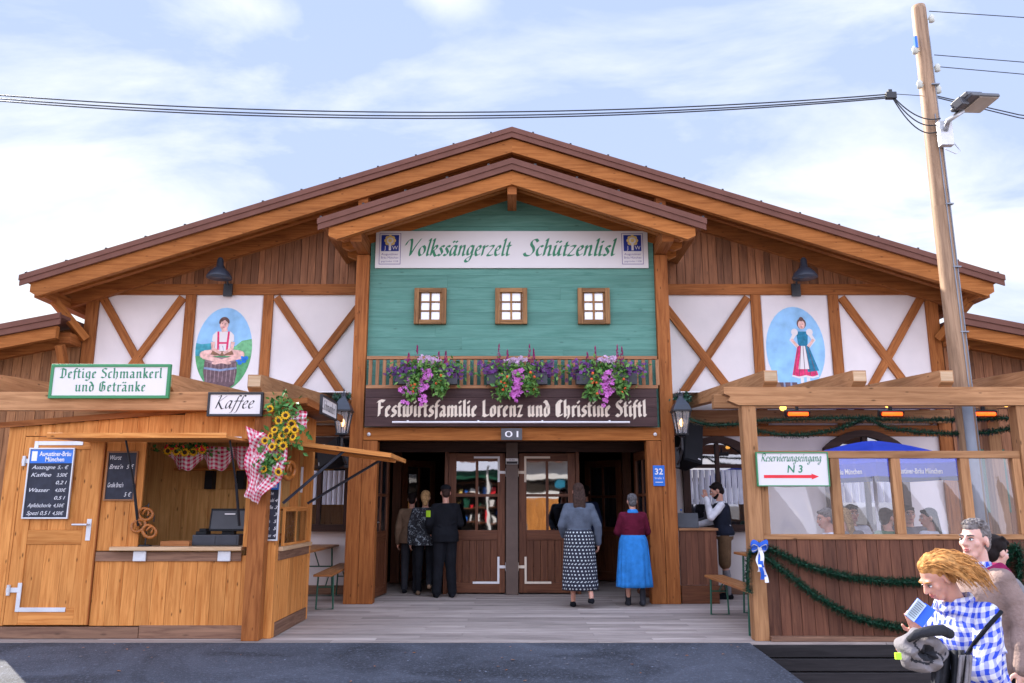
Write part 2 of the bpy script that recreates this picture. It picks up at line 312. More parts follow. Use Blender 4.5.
# ------------------------------------------------------------------ mesh builder
class MB:
    def __init__(s): s.v = []; s.f = []; s.uv = []; s.r = []; s.m = []
    def face(s, pts, uvs=None, rnd=.5, mi=0, flip=False):
        i = len(s.v); s.v += [Vector(p) for p in pts]; idx = list(range(i, i + len(pts)))
        if uvs is None: uvs = [(0, 0)] * len(pts)
        if flip: idx = idx[::-1]; uvs = list(uvs)[::-1]
        s.f.append(idx); s.uv.append(list(uvs)); s.r.append(rnd); s.m.append(mi)
    def raw(s, verts, faces, rnd=.5, mi=0, uvs=None):
        i = len(s.v); s.v += [Vector(p) for p in verts]
        for f in faces:
            s.f.append([i + k for k in f]); s.uv.append([uvs[k] for k in f] if uvs else [(0, 0)] * len(f)); s.r.append(rnd); s.m.append(mi)
    def box(s, c, size, rot=None, rnd=None, grain=None, mi=0):
        c = Vector(c); h = [x / 2 for x in size]; M = rot if rot is not None else Matrix.Identity(3)
        rnd = random.random() if rnd is None else rnd
        g = grain if grain is not None else max(range(3), key=lambda k: size[k])
        P = {}
        base = len(s.v)
        for i in range(8):
            sg = (1 if i & 1 else -1, 1 if i & 2 else -1, 1 if i & 4 else -1)
            s.v.append(c + M @ Vector((sg[0] * h[0], sg[1] * h[1], sg[2] * h[2]))); P[i] = (sg[0] * h[0], sg[1] * h[1], sg[2] * h[2])
        for fi, (q, n) in enumerate((((0, 4, 6, 2), 0), ((1, 3, 7, 5), 0), ((0, 1, 5, 4), 1), ((2, 6, 7, 3), 1), ((0, 2, 3, 1), 2), ((4, 5, 7, 6), 2))):
            o = [k for k in range(3) if k != n]
            if g in o: a = g; b = [k for k in o if k != g][0]; ku = 1
            else: a, b = o; ku = .15
            s.f.append([base + k for k in q]); s.uv.append([(P[k][a] * ku, P[k][b] + fi * .37) for k in q]); s.r.append(rnd); s.m.append(mi)
    def mm(s, x0, x1, y0, y1, z0, z1, **k):
        s.box(((x0 + x1) / 2, (y0 + y1) / 2, (z0 + z1) / 2), (abs(x1 - x0), abs(y1 - y0), abs(z1 - z0)), **k)
    def beam(s, p0, p1, w, h, up=(0, 0, 1), **k):
        p0 = Vector(p0); p1 = Vector(p1); d = p1 - p0; x = d.normalized(); y = Vector(up).cross(x)
        if y.length < 1e-5: y = Vector((0, 1, 0)).cross(x)
        y.normalize(); z = x.cross(y); M = Matrix((x, y, z)).transposed()
        s.box((p0 + p1) / 2, (d.length, w, h), M, grain=0, **k)
    def prism(s, poly, y0, y1, rnd=None, mi=0, grain='z', axis='y'):
        """poly in (x,z) extruded along y (or (y,z) along x)"""
        rnd = random.random() if rnd is None else rnd; n = len(poly)
        ar = sum(poly[i][0] * poly[(i + 1) % n][1] - poly[(i + 1) % n][0] * poly[i][1] for i in range(n))
        if ar < 0: poly = poly[::-1]
        P = (lambda p, y: (p[0], y, p[1])) if axis == 'y' else (lambda p, y: (y, p[0], p[1]))
        if axis == 'x': y0, y1 = y1, y0
        def uvf(p): return (p[1], p[0]) if grain == 'z' else (p[0], p[1])
        s.face([P(p, y0) for p in poly], [uvf(p) for p in poly], rnd, mi)
        s.face([P(p, y1) for p in poly[::-1]], [uvf(p) for p in poly[::-1]], rnd, mi)
        for i in range(n):
            a, b = poly[i], poly[(i + 1) % n]; ln = math.hypot(a[0] - b[0], a[1] - b[1]); dy = abs(y1 - y0)
            if grain == 'y' or (ln < dy): uvs = [(0, 0), (0, ln), (dy, ln), (dy, 0)]
            else: uvs = [(0, 0), (ln, 0), (ln, dy), (0, dy)]
            s.face([P(a, y0), P(a, y1), P(b, y1), P(b, y0)], [uvs[0], uvs[3], uvs[2], uvs[1]], rnd, mi)
    def tube(s, pts, r, n=8, rnd=.5, mi=0, cap=True, closed=False):
        pts = [Vector(p) for p in pts]; k = len(pts); rr = r if isinstance(r, (list, tuple)) else [r] * k
        base = len(s.v); prev = None; ln = 0
        lens = []
        for i, p in enumerate(pts):
            if closed: d = (pts[(i + 1) % k] - pts[i - 1])
            else: d = pts[min(i + 1, k - 1)] - pts[max(i - 1, 0)]
            d = d.normalized() if d.length > 1e-9 else Vector((0, 0, 1))
            if prev is None:
                a = Vector((0, 0, 1)) if abs(d.z) < .9 else Vector((1, 0, 0)); x = (a - d * a.dot(d)).normalized()
            else: x = (prev - d * prev.dot(d)).normalized()
            prev = x; y = d.cross(x)
            if i: ln += (p - pts[i - 1]).length
            lens.append(ln)
            for j in range(n):
                t = 2 * math.pi * j / n; s.v.append(p + (x * math.cos(t) + y * math.sin(t)) * rr[i])
        for i in range(k if closed else k - 1):
            i2 = (i + 1) % k
            for j in range(n):
                j2 = (j + 1) % n
                s.f.append([base + i * n + j, base + i * n + j2, base + i2 * n + j2, base + i2 * n + j])
                c = 2 * math.pi * rr[i] / n; l2 = lens[i2] if i2 else ln + .01
                s.uv.append([(lens[i], c * j), (lens[i], c * (j + 1)), (l2, c * (j + 1)), (l2, c * j)]); s.r.append(rnd); s.m.append(mi)
        if cap and not closed:
            s.f.append([base + j for j in range(n)][::-1]); s.uv.append([(0, 0)] * n); s.r.append(rnd); s.m.append(mi)
            s.f.append([base + (k - 1) * n + j for j in range(n)]); s.uv.append([(0, 0)] * n); s.r.append(rnd); s.m.append(mi)
    def loft(s, rings, n=16, mi=0, rnd=.5, cap=True, axes=None):
        """rings: (centre, rx, ry[, fold fn]) stacked; ring plane axes given or XY"""
        X, Y = axes if axes else (Vector((1, 0, 0)), Vector((0, 1, 0)))
        base = len(s.v); tot = 0; last = None
        us = []
        for rg in rings:
            c = Vector(rg[0]); rx, ry = rg[1], rg[2]; fn = rg[3] if len(rg) > 3 else None
            if last is not None: tot += (c - last).length
            last = c; us.append(tot)
            for j in range(n):
                t = 2 * math.pi * j / n; k = fn(t) if fn else 1
                s.v.append(c + X * (rx * k * math.cos(t)) + Y * (ry * k * math.sin(t)))
        for i in range(len(rings) - 1):
            w = 2 * math.pi * (rings[i][1] + rings[i][2]) / 2 / n
            for j in range(n):
                j2 = (j + 1) % n
                s.f.append([base + i * n + j, base + i * n + j2, base + (i + 1) * n + j2, base + (i + 1) * n + j])
                s.uv.append([(w * j, us[i]), (w * (j + 1), us[i]), (w * (j + 1), us[i + 1]), (w * j, us[i + 1])]); s.r.append(rnd); s.m.append(mi)
        if cap:
            s.f.append([base + j for j in range(n)][::-1]); s.uv.append([(0, 0)] * n); s.r.append(rnd); s.m.append(mi)
            q = base + (len(rings) - 1) * n
            s.f.append([q + j for j in range(n)]); s.uv.append([(0, 0)] * n); s.r.append(rnd); s.m.append(mi)
    def lathe(s, c, prof, n=16, mi=0, rot=None):
        M = rot if rot is not None else Matrix.Identity(3); c = Vector(c)
        s.loft([(c + M @ Vector((0, 0, z)), max(r, 1e-4), max(r, 1e-4)) for r, z in prof], n, mi, axes=(M @ Vector((1, 0, 0)), M @ Vector((0, 1, 0))))
    def ell(s, c, r, rot=None, nu=14, nv=9, mi=0):
        M = rot if rot is not None else Matrix.Identity(3); c = Vector(c)
        rings = []
        for i in range(nv + 1):
            t = math.pi * i / nv; rings.append((c + M @ Vector((0, 0, -r[2] * math.cos(t))), max(r[0] * math.sin(t), 1e-4), max(r[1] * math.sin(t), 1e-4)))
        s.loft(rings, nu, mi, axes=(M @ Vector((1, 0, 0)), M @ Vector((0, 1, 0))))
    def limb(s, p0, p1, r0, r1, n=12, mi=0):
        p0 = Vector(p0); p1 = Vector(p1); d = (p1 - p0)
        if d.length < 1e-6: s.ell(p0, (r0, r0, r0), mi=mi); return
        dn = d.normalized(); pts = []; rr = []
        for k in range(4):
            t = math.pi / 2 * (1 - k / 4); pts.append(p0 - dn * r0 * math.sin(t)); rr.append(max(r0 * math.cos(t), .0008))
        for k in range(5):
            t = math.pi / 2 * k / 4; pts.append(p1 + dn * r1 * math.sin(t)); rr.append(max(r1 * math.cos(t), .0008))
        s.tube(pts, rr, n, mi=mi)
    def chain(s, pts, rs, **k):
        for i in range(len(pts) - 1): s.limb(pts[i], pts[i + 1], rs[i], rs[i + 1], **k)
    def grid(s, fn, ns, nt, uvs=(1, 1), mi=0, rnd=.5):
        base = len(s.v)
        for i in range(ns + 1):
            for j in range(nt + 1): s.v.append(Vector(fn(i / ns, j / nt)))
        for i in range(ns):
            for j in range(nt):
                a = base + i * (nt + 1) + j
                s.f.append([a, a + nt + 1, a + nt + 2, a + 1]); s.r.append(rnd); s.m.append(mi)
                s.uv.append([(i / ns * uvs[0], j / nt * uvs[1]), ((i + 1) / ns * uvs[0], j / nt * uvs[1]), ((i + 1) / ns * uvs[0], (j + 1) / nt * uvs[1]), (i / ns * uvs[0], (j + 1) / nt * uvs[1])])
    def mesh(s, name, mats, off=Vector((0, 0, 0))):
        me = bpy.data.meshes.new(name); me.from_pydata([v - off for v in s.v], [], s.f)
        ul = me.uv_layers.new(name='UVMap'); k = 0
        flatuv = [c for f in s.uv for uvp in f for c in uvp]
        ul.data.foreach_set('uv', flatuv)
        at = me.attributes.new('rnd', 'FLOAT', 'FACE'); at.data.foreach_set('value', s.r)
        me.polygons.foreach_set('material_index', s.m)
        for m in mats: me.materials.append(MATS[m])
        me.update(); return me
    def build(s, name, mats, parent=None, smooth=False, bevel=0, solid=0, kind=None):
        if isinstance(mats, str): mats = [mats]
        if parent is not None:
            r = parent
            while r.parent: r = r.parent
            off = r.location.copy(); 
        else:
            xs = [v.x for v in s.v]; ys = [v.y for v in s.v]; zs = [v.z for v in s.v]
            off = Vector(((min(xs) + max(xs)) / 2, (min(ys) + max(ys)) / 2, min(zs)))
        me = s.mesh(name, mats, off)
        o = bpy.data.objects.new(name, me); COL.objects.link(o)
        if parent is not None:
            o.parent = parent
            if parent.type == 'MESH' and parent.parent is None: pass
        else: o.location = off
        if smooth: me.polygons.foreach_set('use_smooth', [True] * len(me.polygons))
        if solid:
            md = o.modifiers.new('solid', 'SOLIDIFY'); md.thickness = solid; md.offset = 0
        if bevel:
            md = o.modifiers.new('bevel', 'BEVEL'); md.width = bevel; md.segments = 2; md.limit_method = 'ANGLE'; md.angle_limit = R(40); md.use_clamp_overlap = True
        if kind: o['kind'] = kind
        return o
def remesh(mb, voxel, smooth=4, mats=('skin',)):
    me = mb.mesh('tmp', []); o = bpy.data.objects.new('tmp', me); COL.objects.link(o)
    md = o.modifiers.new('r', 'REMESH'); md.mode = 'VOXEL'; md.voxel_size = voxel; md.use_smooth_shade = True
    if smooth: m2 = o.modifiers.new('s', 'SMOOTH'); m2.factor = .5; m2.iterations = smooth
    dg = bpy.context.evaluated_depsgraph_get()
    out = bpy.data.meshes.new_from_object(o.evaluated_get(dg))
    bpy.data.objects.remove(o); out.materials.clear()
    for m in mats: out.materials.append(MATS[m])
    out.polygons.foreach_set('use_smooth', [True] * len(out.polygons))
    return out
def mesh_child(name, me, parent, loc=(0, 0, 0)):
    me.name = name; o = bpy.data.objects.new(name, me); COL.objects.link(o); o.parent = parent; o.location = loc; return o
def thing(name, label, cat, loc=(0, 0, 0), group=None):
    o = bpy.data.objects.new(name, None); COL.objects.link(o); o.location = loc; o.empty_display_size = .2
    tag(o, label, cat, group); return o
def tag(o, label, cat, group=None):
    o['label'] = label; o['category'] = cat
    if group: o['group'] = group
    return o
def kids(o): return [c for c in list(bpy.data.objects) if c.parent == o]
def copy_tree(o, parent=None):
    c = o.copy(); COL.objects.link(c); c.parent = parent
    for k in kids(o): copy_tree(k, c)
    return c
def one(name, mats, label, cat, fn, group=None, **kw):
    mb = MB(); fn(mb); return tag(mb.build(name, mats, **kw), label, cat, group)
def part(name, mats, parent, fn, **kw):
    mb = MB(); fn(mb); return mb.build(name, mats, parent, **kw)
# ------------------------------------------------------------------ pen lettering
IT = {
'o': (.75, [[(.38,1),(.1,.75),(.08,.3),(.3,0),(.6,.25),(.62,.7),(.38,1)]]),
'l': (.42, [[(.05,1.5),(.2,1.7),(.18,.9),(.18,.2),(.28,0),(.44,.15)]]),
'k': (.8, [[(.02,1.5),(.15,1.7),(.13,.9),(.12,0)],[(.15,.5),(.4,1.0),(.6,.9),(.5,.62),(.2,.5)],[(.25,.52),(.5,.1),(.68,-.05),(.9,.05)]]),
's': (.56, [[(.5,.88),(.3,1),(.12,.8),(.28,.55),(.42,.28),(.25,0),(.02,.12)]]),
'a': (.84, [[(.56,.9),(.3,1),(.08,.6),(.08,.2),(.22,0),(.42,.25),(.58,.9)],[(.6,1),(.56,.25),(.66,0),(.82,.15)]]),
'n': (.86, [[(0,.85),(.13,1),(.13,.5),(.12,0)],[(.13,.55),(.33,.95),(.53,.98),(.58,.65),(.56,.2),(.66,0),(.84,.15)]]),
'm': (1.3, [[(0,.85),(.13,1),(.13,.5),(.12,0)],[(.13,.55),(.33,.95),(.5,.98),(.56,.65),(.55,0)],[(.56,.55),(.76,.95),(.94,.98),(1.0,.65),(.98,.2),(1.08,0),(1.26,.15)]]),
'g': (.82, [[(.56,.9),(.3,1),(.08,.62),(.12,.18),(.28,.08),(.5,.35),(.6,.9)],[(.6,1),(.58,-.1),(.42,-.58),(.12,-.6),(.05,-.4),(.3,-.2),(.82,.12)]]),
'e': (.66, [[(.1,.48),(.4,.6),(.5,.85),(.33,1),(.1,.7),(.1,.25),(.3,0),(.62,.2)]]),
'r': (.6, [[(0,.85),(.13,1),(.13,.5),(.12,0)],[(.13,.55),(.33,.95),(.55,.93)]]),
'z': (.68, [[(.06,.92),(.3,1.0),(.52,.93),(.3,.5),(.04,.06),(.3,.0),(.6,.08)]]),
't': (.5, [[(.2,1.38),(.18,.6),(.18,.2),(.28,0),(.5,.15)],[(0,1),(.45,1)]]),
'c': (.62, [[(.52,.88),(.33,1),(.1,.7),(.1,.25),(.3,0),(.58,.18)]]),
'h': (.86, [[(.02,1.5),(.15,1.7),(.13,.9),(.12,0)],[(.13,.55),(.33,.95),(.53,.98),(.58,.65),(.56,.2),(.66,0),(.84,.15)]]),
'u': (.86, [[(0,.88),(.12,1),(.1,.3),(.25,0),(.45,.2),(.6,.85)],[(.62,1),(.58,.25),(.68,0),(.84,.15)]]),
'i': (.44, [[(0,.85),(.14,1),(.12,.2),(.22,0),(.42,.15)],[(.12,1.46),(.22,1.34)]]),
'v': (.72, [[(0,.9),(.12,1),(.2,.5),(.3,0),(.48,.4),(.62,.95)]]),
'p': (.8, [[(0,.85),(.13,1),(.1,0),(.06,-.6)],[(.13,.6),(.35,1),(.6,.85),(.55,.25),(.3,0),(.12,.2)]]),
'f': (.5, [[(.58,1.55),(.4,1.7),(.28,1.4),(.2,.5),(.1,-.4),(-.1,-.6)],[(0,.95),(.5,.95)]]),
'V': (1.2, [[(-.3,1.05),(-.12,1.5),(.2,1.62),(.34,1.1),(.45,0)],[(.45,0),(.8,.95),(1.2,1.7)]]),
'S': (.95, [[(.95,1.4),(.7,1.65),(.4,1.5),(.38,1.15),(.65,.8),(.75,.4),(.5,.02),(.1,0),(-.1,.25)]]),
'K': (1.2, [[(.0,1.5),(.3,1.65),(.24,.8),(.2,0)],[(.2,.7),(.6,1.2),(1.0,1.65)],[(.3,.78),(.6,.35),(.95,-.05),(1.2,.05)]]),
'R': (1.1, [[(.22,1.6),(.18,.8),(.12,0)],[(-.1,1.3),(.2,1.65),(.75,1.6),(.8,1.15),(.45,.85),(.2,.82)],[(.4,.85),(.7,.3),(1.08,0)]]),
}
BL = {
'i': (.46, [[(.05,.9),(.2,1.0),(.2,.12),(.36,.02)],[(.12,1.46),(.25,1.34)]]),
'n': (.9, [[(.05,.9),(.2,1),(.2,.06),(.3,.0)],[(.25,.82),(.52,1.0),(.64,.88),(.64,.1),(.78,.02)]]),
'm': (1.34, [[(.05,.9),(.2,1),(.2,.06),(.3,.0)],[(.25,.82),(.5,1.0),(.64,.88),(.64,.06),(.74,0)],[(.68,.82),(.94,1.0),(1.08,.88),(1.08,.1),(1.22,.02)]]),
'u': (.9, [[(.05,.92),(.2,1),(.2,.15),(.36,0),(.62,.2)],[(.5,.92),(.64,1),(.64,.1),(.78,.02)]]),
'e': (.72, [[(.56,.14),(.36,0),(.18,.15),(.18,.85),(.38,1),(.56,.8),(.22,.45)]]),
's': (.68, [[(.55,.9),(.35,1),(.17,.8),(.22,.62),(.5,.42),(.52,.15),(.3,0),(.08,.12)]]),
't': (.56, [[(.22,1.38),(.22,.15),(.38,0),(.5,.1)],[(.02,1),(.48,1)]]),
'w': (1.26, [[(.05,.92),(.2,1),(.2,.1),(.35,0),(.6,.15)],[(.48,.92),(.62,1.0),(.62,.1),(.77,0),(1.05,.2)],[(.9,.95),(1.05,1),(1.05,.2)]]),
'r': (.62, [[(.05,.9),(.2,1),(.2,.06),(.32,0)],[(.25,.82),(.44,1),(.58,.9)]]),
'f': (.52, [[(.55,1.45),(.38,1.56),(.22,1.35),(.22,-.22)],[(.02,1),(.5,1)]]),
'a': (.84, [[(.15,.9),(.35,1),(.57,.85),(.57,.12),(.72,0)],[(.55,.58),(.28,.5),(.17,.35),(.17,.12),(.3,0),(.55,.2)]]),
'l': (.46, [[(.06,1.5),(.2,1.58),(.2,.12),(.36,.02)]]),
'L': (.88, [[(.1,1.45),(.25,1.55),(.25,.15),(.45,.0),(.85,.14)],[(.25,.15),(.05,.0)]]),
'o': (.84, [[(.4,1),(.18,.85),(.18,.15),(.4,0),(.63,.15),(.63,.85),(.4,1)]]),
'z': (.7, [[(.1,1),(.55,1),(.14,.03),(.58,.03)]]),
'd': (.84, [[(.1,1.5),(.32,1.42),(.63,.85),(.63,.15),(.4,0),(.18,.15),(.18,.85),(.4,1),(.6,.85)]]),
'C': (.95, [[(.8,1.4),(.5,1.55),(.22,1.3),(.22,.2),(.45,0),(.85,.15)],[(.52,1.45),(.52,.2)]]),
'h': (.9, [[(.06,1.5),(.2,1.58),(.2,.06),(.32,0)],[(.25,.82),(.5,1),(.64,.85),(.64,.1),(.5,-.2)]]),
'S': (.92, [[(.8,1.4),(.5,1.55),(.2,1.35),(.25,1.05),(.7,.7),(.75,.25),(.45,0),(.1,.15)]]),
'F': (.88, [[(.27,1.5),(.27,.1),(.1,0)],[(.05,1.45),(.35,1.55),(.85,1.5)],[(.25,.85),(.65,.85)]]),
'D': (1.1, [[(.1,1.35),(.4,1.55),(.85,1.3),(.9,.4),(.6,0),(.15,.1)],[(.42,1.5),(.42,.1)]]),
'g': (.84, [[(.4,1),(.18,.85),(.18,.2),(.4,.05),(.63,.2)],[(.4,1),(.63,.95),(.63,-.2),(.4,-.42),(.1,-.3)]]),
'c': (.64, [[(.55,.9),(.35,1),(.18,.85),(.18,.15),(.35,0),(.55,.12)]]),
'k': (.8, [[(.06,1.5),(.2,1.58),(.2,.06),(.32,0)],[(.22,.6),(.5,1.0),(.62,.85),(.3,.55)],[(.35,.55),(.6,.12),(.75,.02)]]),
'G': (1.1, [[(.85,1.4),(.5,1.55),(.2,1.3),(.2,.2),(.5,0),(.85,.2),(.85,.85),(.6,.95)],[(.52,1.45),(.52,.25)]]),
}
UML = {'ä': 'a', 'ö': 'o', 'ü': 'u'}
def catmull(p, k=6):
    if len(p) < 3: return p
    out = []
    for i in range(len(p) - 1):
        p0 = p[max(i - 1, 0)]; p1 = p[i]; p2 = p[i + 1]; p3 = p[min(i + 2, len(p) - 1)]
        for q in range(k):
            t = q / k
            out.append(tuple(.5 * (2 * p1[a] + (p2[a] - p0[a]) * t + (2 * p0[a] - 5 * p1[a] + 4 * p2[a] - p3[a]) * t * t + (3 * p1[a] - p0[a] - 3 * p2[a] + p3[a]) * t ** 3) for a in (0, 1)))
    out.append(p[-1]); return out
def pen_text(mb, s, style, o, w, X=(1, 0, 0), Z=(0, 0, 1), mi=0, h=None, nib=None, slant=None, lift=.0003):
    """writes s in a box of width w starting at o (left end of baseline); h = x height or derived from w"""
    G = IT if style == 'italic' else BL
    nib = nib or (.17 if style == 'italic' else .29); ang = R(40)
    slant = (.25 if style == 'italic' else 0) if slant is None else slant
    adv = 0; strokes = []
    for ch in s:
        if ch == ' ': adv += .5; continue
        base = UML.get(ch, ch); a, st = G[base]
        for q in st:
            pts = catmull(q, 6) if style == 'italic' else q
            strokes.append([(x + adv, y) for x, y in pts])
        if ch in UML:
            for dx in (.16, .46): strokes.append([(adv + dx - .03, 1.46), (adv + dx + .08, 1.34)])
        adv += a + (.06 if style == 'italic' else .05)
    k = w / adv; kh = k if h is None else h
    X = Vector(X); Z = Vector(Z); Nn = X.cross(Z); o = Vector(o)
    nx, ny = math.cos(ang) * nib / 2, math.sin(ang) * nib / 2
    def P(x, y, e): return o + X * ((x + y * slant) * k) + Z * (y * kh) + Nn * e
    for si, st in enumerate(strokes):
        e = lift * (1 + si % 3)
        for i in range(len(st) - 1):
            (x0, y0), (x1, y1) = st[i], st[i + 1]
            q = [P(x0 - nx, y0 - ny, e), P(x0 + nx, y0 + ny, e), P(x1 + nx, y1 + ny, e), P(x1 - nx, y1 - ny, e)]
            if (q[1] - q[0]).cross(q[2] - q[0]).dot(Nn) < 0: q = q[::-1]
            mb.face(q, mi=mi)
            d = math.hypot(x1 - x0, y1 - y0) or 1; t = nib * .24
            px, py = -(y1 - y0) / d * t / 2, (x1 - x0) / d * t / 2
            q = [P(x0 + px, y0 + py, e + lift * 4), P(x0 - px, y0 - py, e + lift * 4), P(x1 - px, y1 - py, e + lift * 4), P(x1 + px, y1 + py, e + lift * 4)]
            if (q[1] - q[0]).cross(q[2] - q[0]).dot(Nn) < 0: q = q[::-1]
            mb.face(q, mi=mi)
def font_text(mb, s, o, h, w=None, X=(1, 0, 0), Z=(0, 0, 1), mi=0, shear=0, center=False, bold=0):
    """built-in sans font; h = cap height"""
    cu = bpy.data.curves.new('t', 'FONT'); cu.body = s; cu.size = 1; cu.shear = shear; cu.offset = bold; cu.resolution_u = 3
    ob = bpy.data.objects.new('t', cu); COL.objects.link(ob)
    dg = bpy.context.evaluated_depsgraph_get(); me = bpy.data.meshes.new_from_object(ob.evaluated_get(dg)); bpy.data.objects.remove(ob)
    if not me.vertices: return
    xs = [v.co.x for v in me.vertices]; x0, x1 = min(xs), max(xs)
    ky = h / .69; kx = ky if w is None else w / (x1 - x0)
    X = Vector(X); Z = Vector(Z); Nn = X.cross(Z); o = Vector(o)
    sh = -(x1 - x0) * kx / 2 if center else 0
    vs = [o + X * ((v.co.x - x0) * kx + sh) + Z * (v.co.y * ky) + Nn * .0006 for v in me.vertices]
    base = len(mb.v); mb.v += vs
    for p in me.polygons:
        f = [base + i for i in p.vertices]
        if (mb.v[f[1]] - mb.v[f[0]]).cross(mb.v[f[2]] - mb.v[f[0]]).dot(Nn) < 0: f = f[::-1]
        mb.f.append(f); mb.uv.append([(0, 0)] * len(f)); mb.r.append(.5); mb.m.append(mi)
    bpy.data.meshes.remove(me)
# ================================================================== SETTING
def struct(name, mats, fn, **k):
    mb = MB(); fn(mb); o = mb.build(name, mats, **k); o['kind'] = 'structure'; return o
GZ = -.42
struct('ground', 'pavement', lambda m: m.face([(-900, -900, GZ), (900, -900, GZ), (900, 1200, GZ), (-900, 1200, GZ)]))
def _ramp_fn(m):
    ys = [(8.74, -.004), (4.5, GZ + .004)]
    m.face([(-7.8, ys[1][0], ys[1][1]), (2.78, ys[1][0], ys[1][1]), (2.47, 8.74, -.004), (-7.8, 8.74, -.004)])
    m.face([(2.78, 4.5, ys[1][1]), (2.80, 4.5, GZ), (2.49, 8.74, GZ), (2.47, 8.74, -.004)])
struct('asphalt_ramp', 'asphalt', _ramp_fn)
def _deck(m):
    y = 8.76; k = 0
    while y < 13.28:
        w = .145; cuts = [-7.8, -5.1 + (k % 3) * .7, -1.9 + (k % 4) * .45, .9 + (k % 3) * .6, 3.9 + (k % 2) * .8, 7.8]
        for a, b in zip(cuts, cuts[1:]): m.mm(a + .002, b - .002, y + .003, y + w - .003, -.045, -random.uniform(0, .003), grain=0)
        y += w; k += 1
struct('wooden_deck', 'deck_board', _deck)

# ================================================================== FESTIVAL HALL
hall = thing('festival_hall', 'large half-timbered beer hall with green gabled porch and brown metal roof', 'building', (0, 13.3, 0))
YW = 13.30
SL, AP = .325, 7.56
def rz(x): return AP - SL * abs(x)
SLP, APP = .333, 6.50
def pz(x): return APP - SLP * abs(x)
DZ = 2.24   # door head
# plaster wall, one skin with the porch opening left free
for s in (-1, 1): part('front_wall', 'plaster', hall, lambda m: m.prism([(s * 2.20, -.4), (s * 7.28, -.4), (s * 7.28, 5.0), (s * 2.20, 5.0)], YW, YW + .12))
part('gable_core', 'interior_dark', hall, lambda m: m.prism([(-6.9, 5.001), (6.9, 5.001), (0, AP - .3)], YW + .0, YW + .12))
def _clad(m, s):
    if s:
        x = 2.0
        while x < 7.2:
            w = random.choice((.105, .13, .15)); x1 = min(x + w, 7.26)
            m.prism([(s * (x + .004), 5.10), (s * (x1 - .004), 5.10), (s * (x1 - .004), rz(x1) - .30), (s * (x + .004), rz(x) - .30)], YW - .035 - random.uniform(0, .008), YW - .001)
            x = x1
for s in (-1, 1): part('gable_cladding', 'gable_board', hall, lambda m: _clad(m, s), bevel=.004)
for s in (-1, 1):
    part('side_wall', 'plaster', hall, lambda m: m.mm(s * 7.16, s * 7.27, YW + .13, 40, -.4, 5.0))
part('rear_wall', 'plaster', hall, lambda m: m.prism([(-7.28, -.4), (7.28, -.4), (7.28, 5.0), (0, 7.2), (-7.28, 5.0)], 40, 40.1))
# roof
def roof(parent, ap, sl, hw, y0, y1, thick, boards_to, fl=.165):
    for s in (-1, 1):
        z = lambda x: ap - sl * abs(x)
        part('roof_sheet', 'roof_metal', parent, lambda m: m.prism([(0, ap), (s * hw, z(hw)), (s * hw, z(hw) - .05), (0, ap - .05)], y0 + .03, y1, grain='y'))
        part('soffit', 'larch', parent, lambda m: [m.prism([(s * (a * hw / 14 + .004), z(a * hw / 14) - .053), (s * ((a + 1) * hw / 14 - .004), z((a + 1) * hw / 14) - .053), (s * ((a + 1) * hw / 14 - .004), z((a + 1) * hw / 14) - .075), (s * (a * hw / 14 + .004), z(a * hw / 14) - .075)], y0 + .06, boards_to, grain='y') for a in range(14)])
        def fla(m):
            m.prism([(0, ap + .012), (s * (hw + .02), z(hw + .02) + .012), (s * (hw + .02), z(hw + .02) - fl * .45), (0, ap - fl * .45)], y0 - .012, y0 + .028, grain='x')
            m.prism([(0, ap - fl * .45), (s * (hw + .01), z(hw + .01) - fl * .45), (s * (hw + .01), z(hw + .01) - fl), (0, ap - fl)], y0 + .004, y0 + .028, grain='x')
            k = .35
            while k < hw: m.box((s * k, y0 + .02, z(k) + .022), (.035, .05, .03), mi=1); k += .62
        part('verge_flashing', ['roof_metal', 'black_metal'], parent, fla, bevel=.003)
def rafter_pair(parent, name, mat, ap, sl, hw, y, w, h, drop):
    for s in (-1, 1):
        z = lambda x: ap - sl * abs(x) - drop
        hw2 = hw - .14
        part(name, mat, parent, lambda m: m.prism([(0, z(0)), (s * hw2, z(hw2)), (s * hw2, z(hw2) - h * .55), (s * (hw2 - .12), z(hw2 - .12) - h), (0, z(0) - h)], y, y + w, grain='x'), bevel=.006)
roof(hall, AP, SL, 7.87, 12.28, 40.4, .06, 13.27)
rafter_pair(hall, 'barge_rafter', 'larch_bright', AP, SL, 7.87, 12.34, .10, .24, .17)
rafter_pair(hall, 'rafter', 'larch', AP, SL, 7.80, 12.80, .10, .21, .08)
rafter_pair(hall, 'rafter', 'larch', AP, SL, 7.84, 13.17, .10, .33, .08)
# purlins
def purlin(x, zt, y0, w=.16, h=.24, parent=hall, y1=13.29):
    part('purlin', 'larch', parent, lambda m: m.prism([(y1, zt), (y1, zt - h), (y0 + .06, zt - h), (y0, zt - h * .5), (y0, zt)], x - w / 2, x + w / 2, axis='x', grain='x'), bevel=.006)
for s in (-1, 1):
    purlin(s * 2.46, rz(2.46) - .33, 12.42)
    # knee brace under the eave
    part('brace', 'larch_bright', hall, lambda m: m.beam((s * 7.60, 12.75, rz(7.6) - .35), (s * 7.22, 13.2, 4.15), .12, .12), bevel=.006)
    part('purlin', 'larch', hall, lambda m: m.mm(s * 7.52, s * 7.70, 12.42, 40, rz(7.6) - .42, rz(7.6) - .24), bevel=.006)
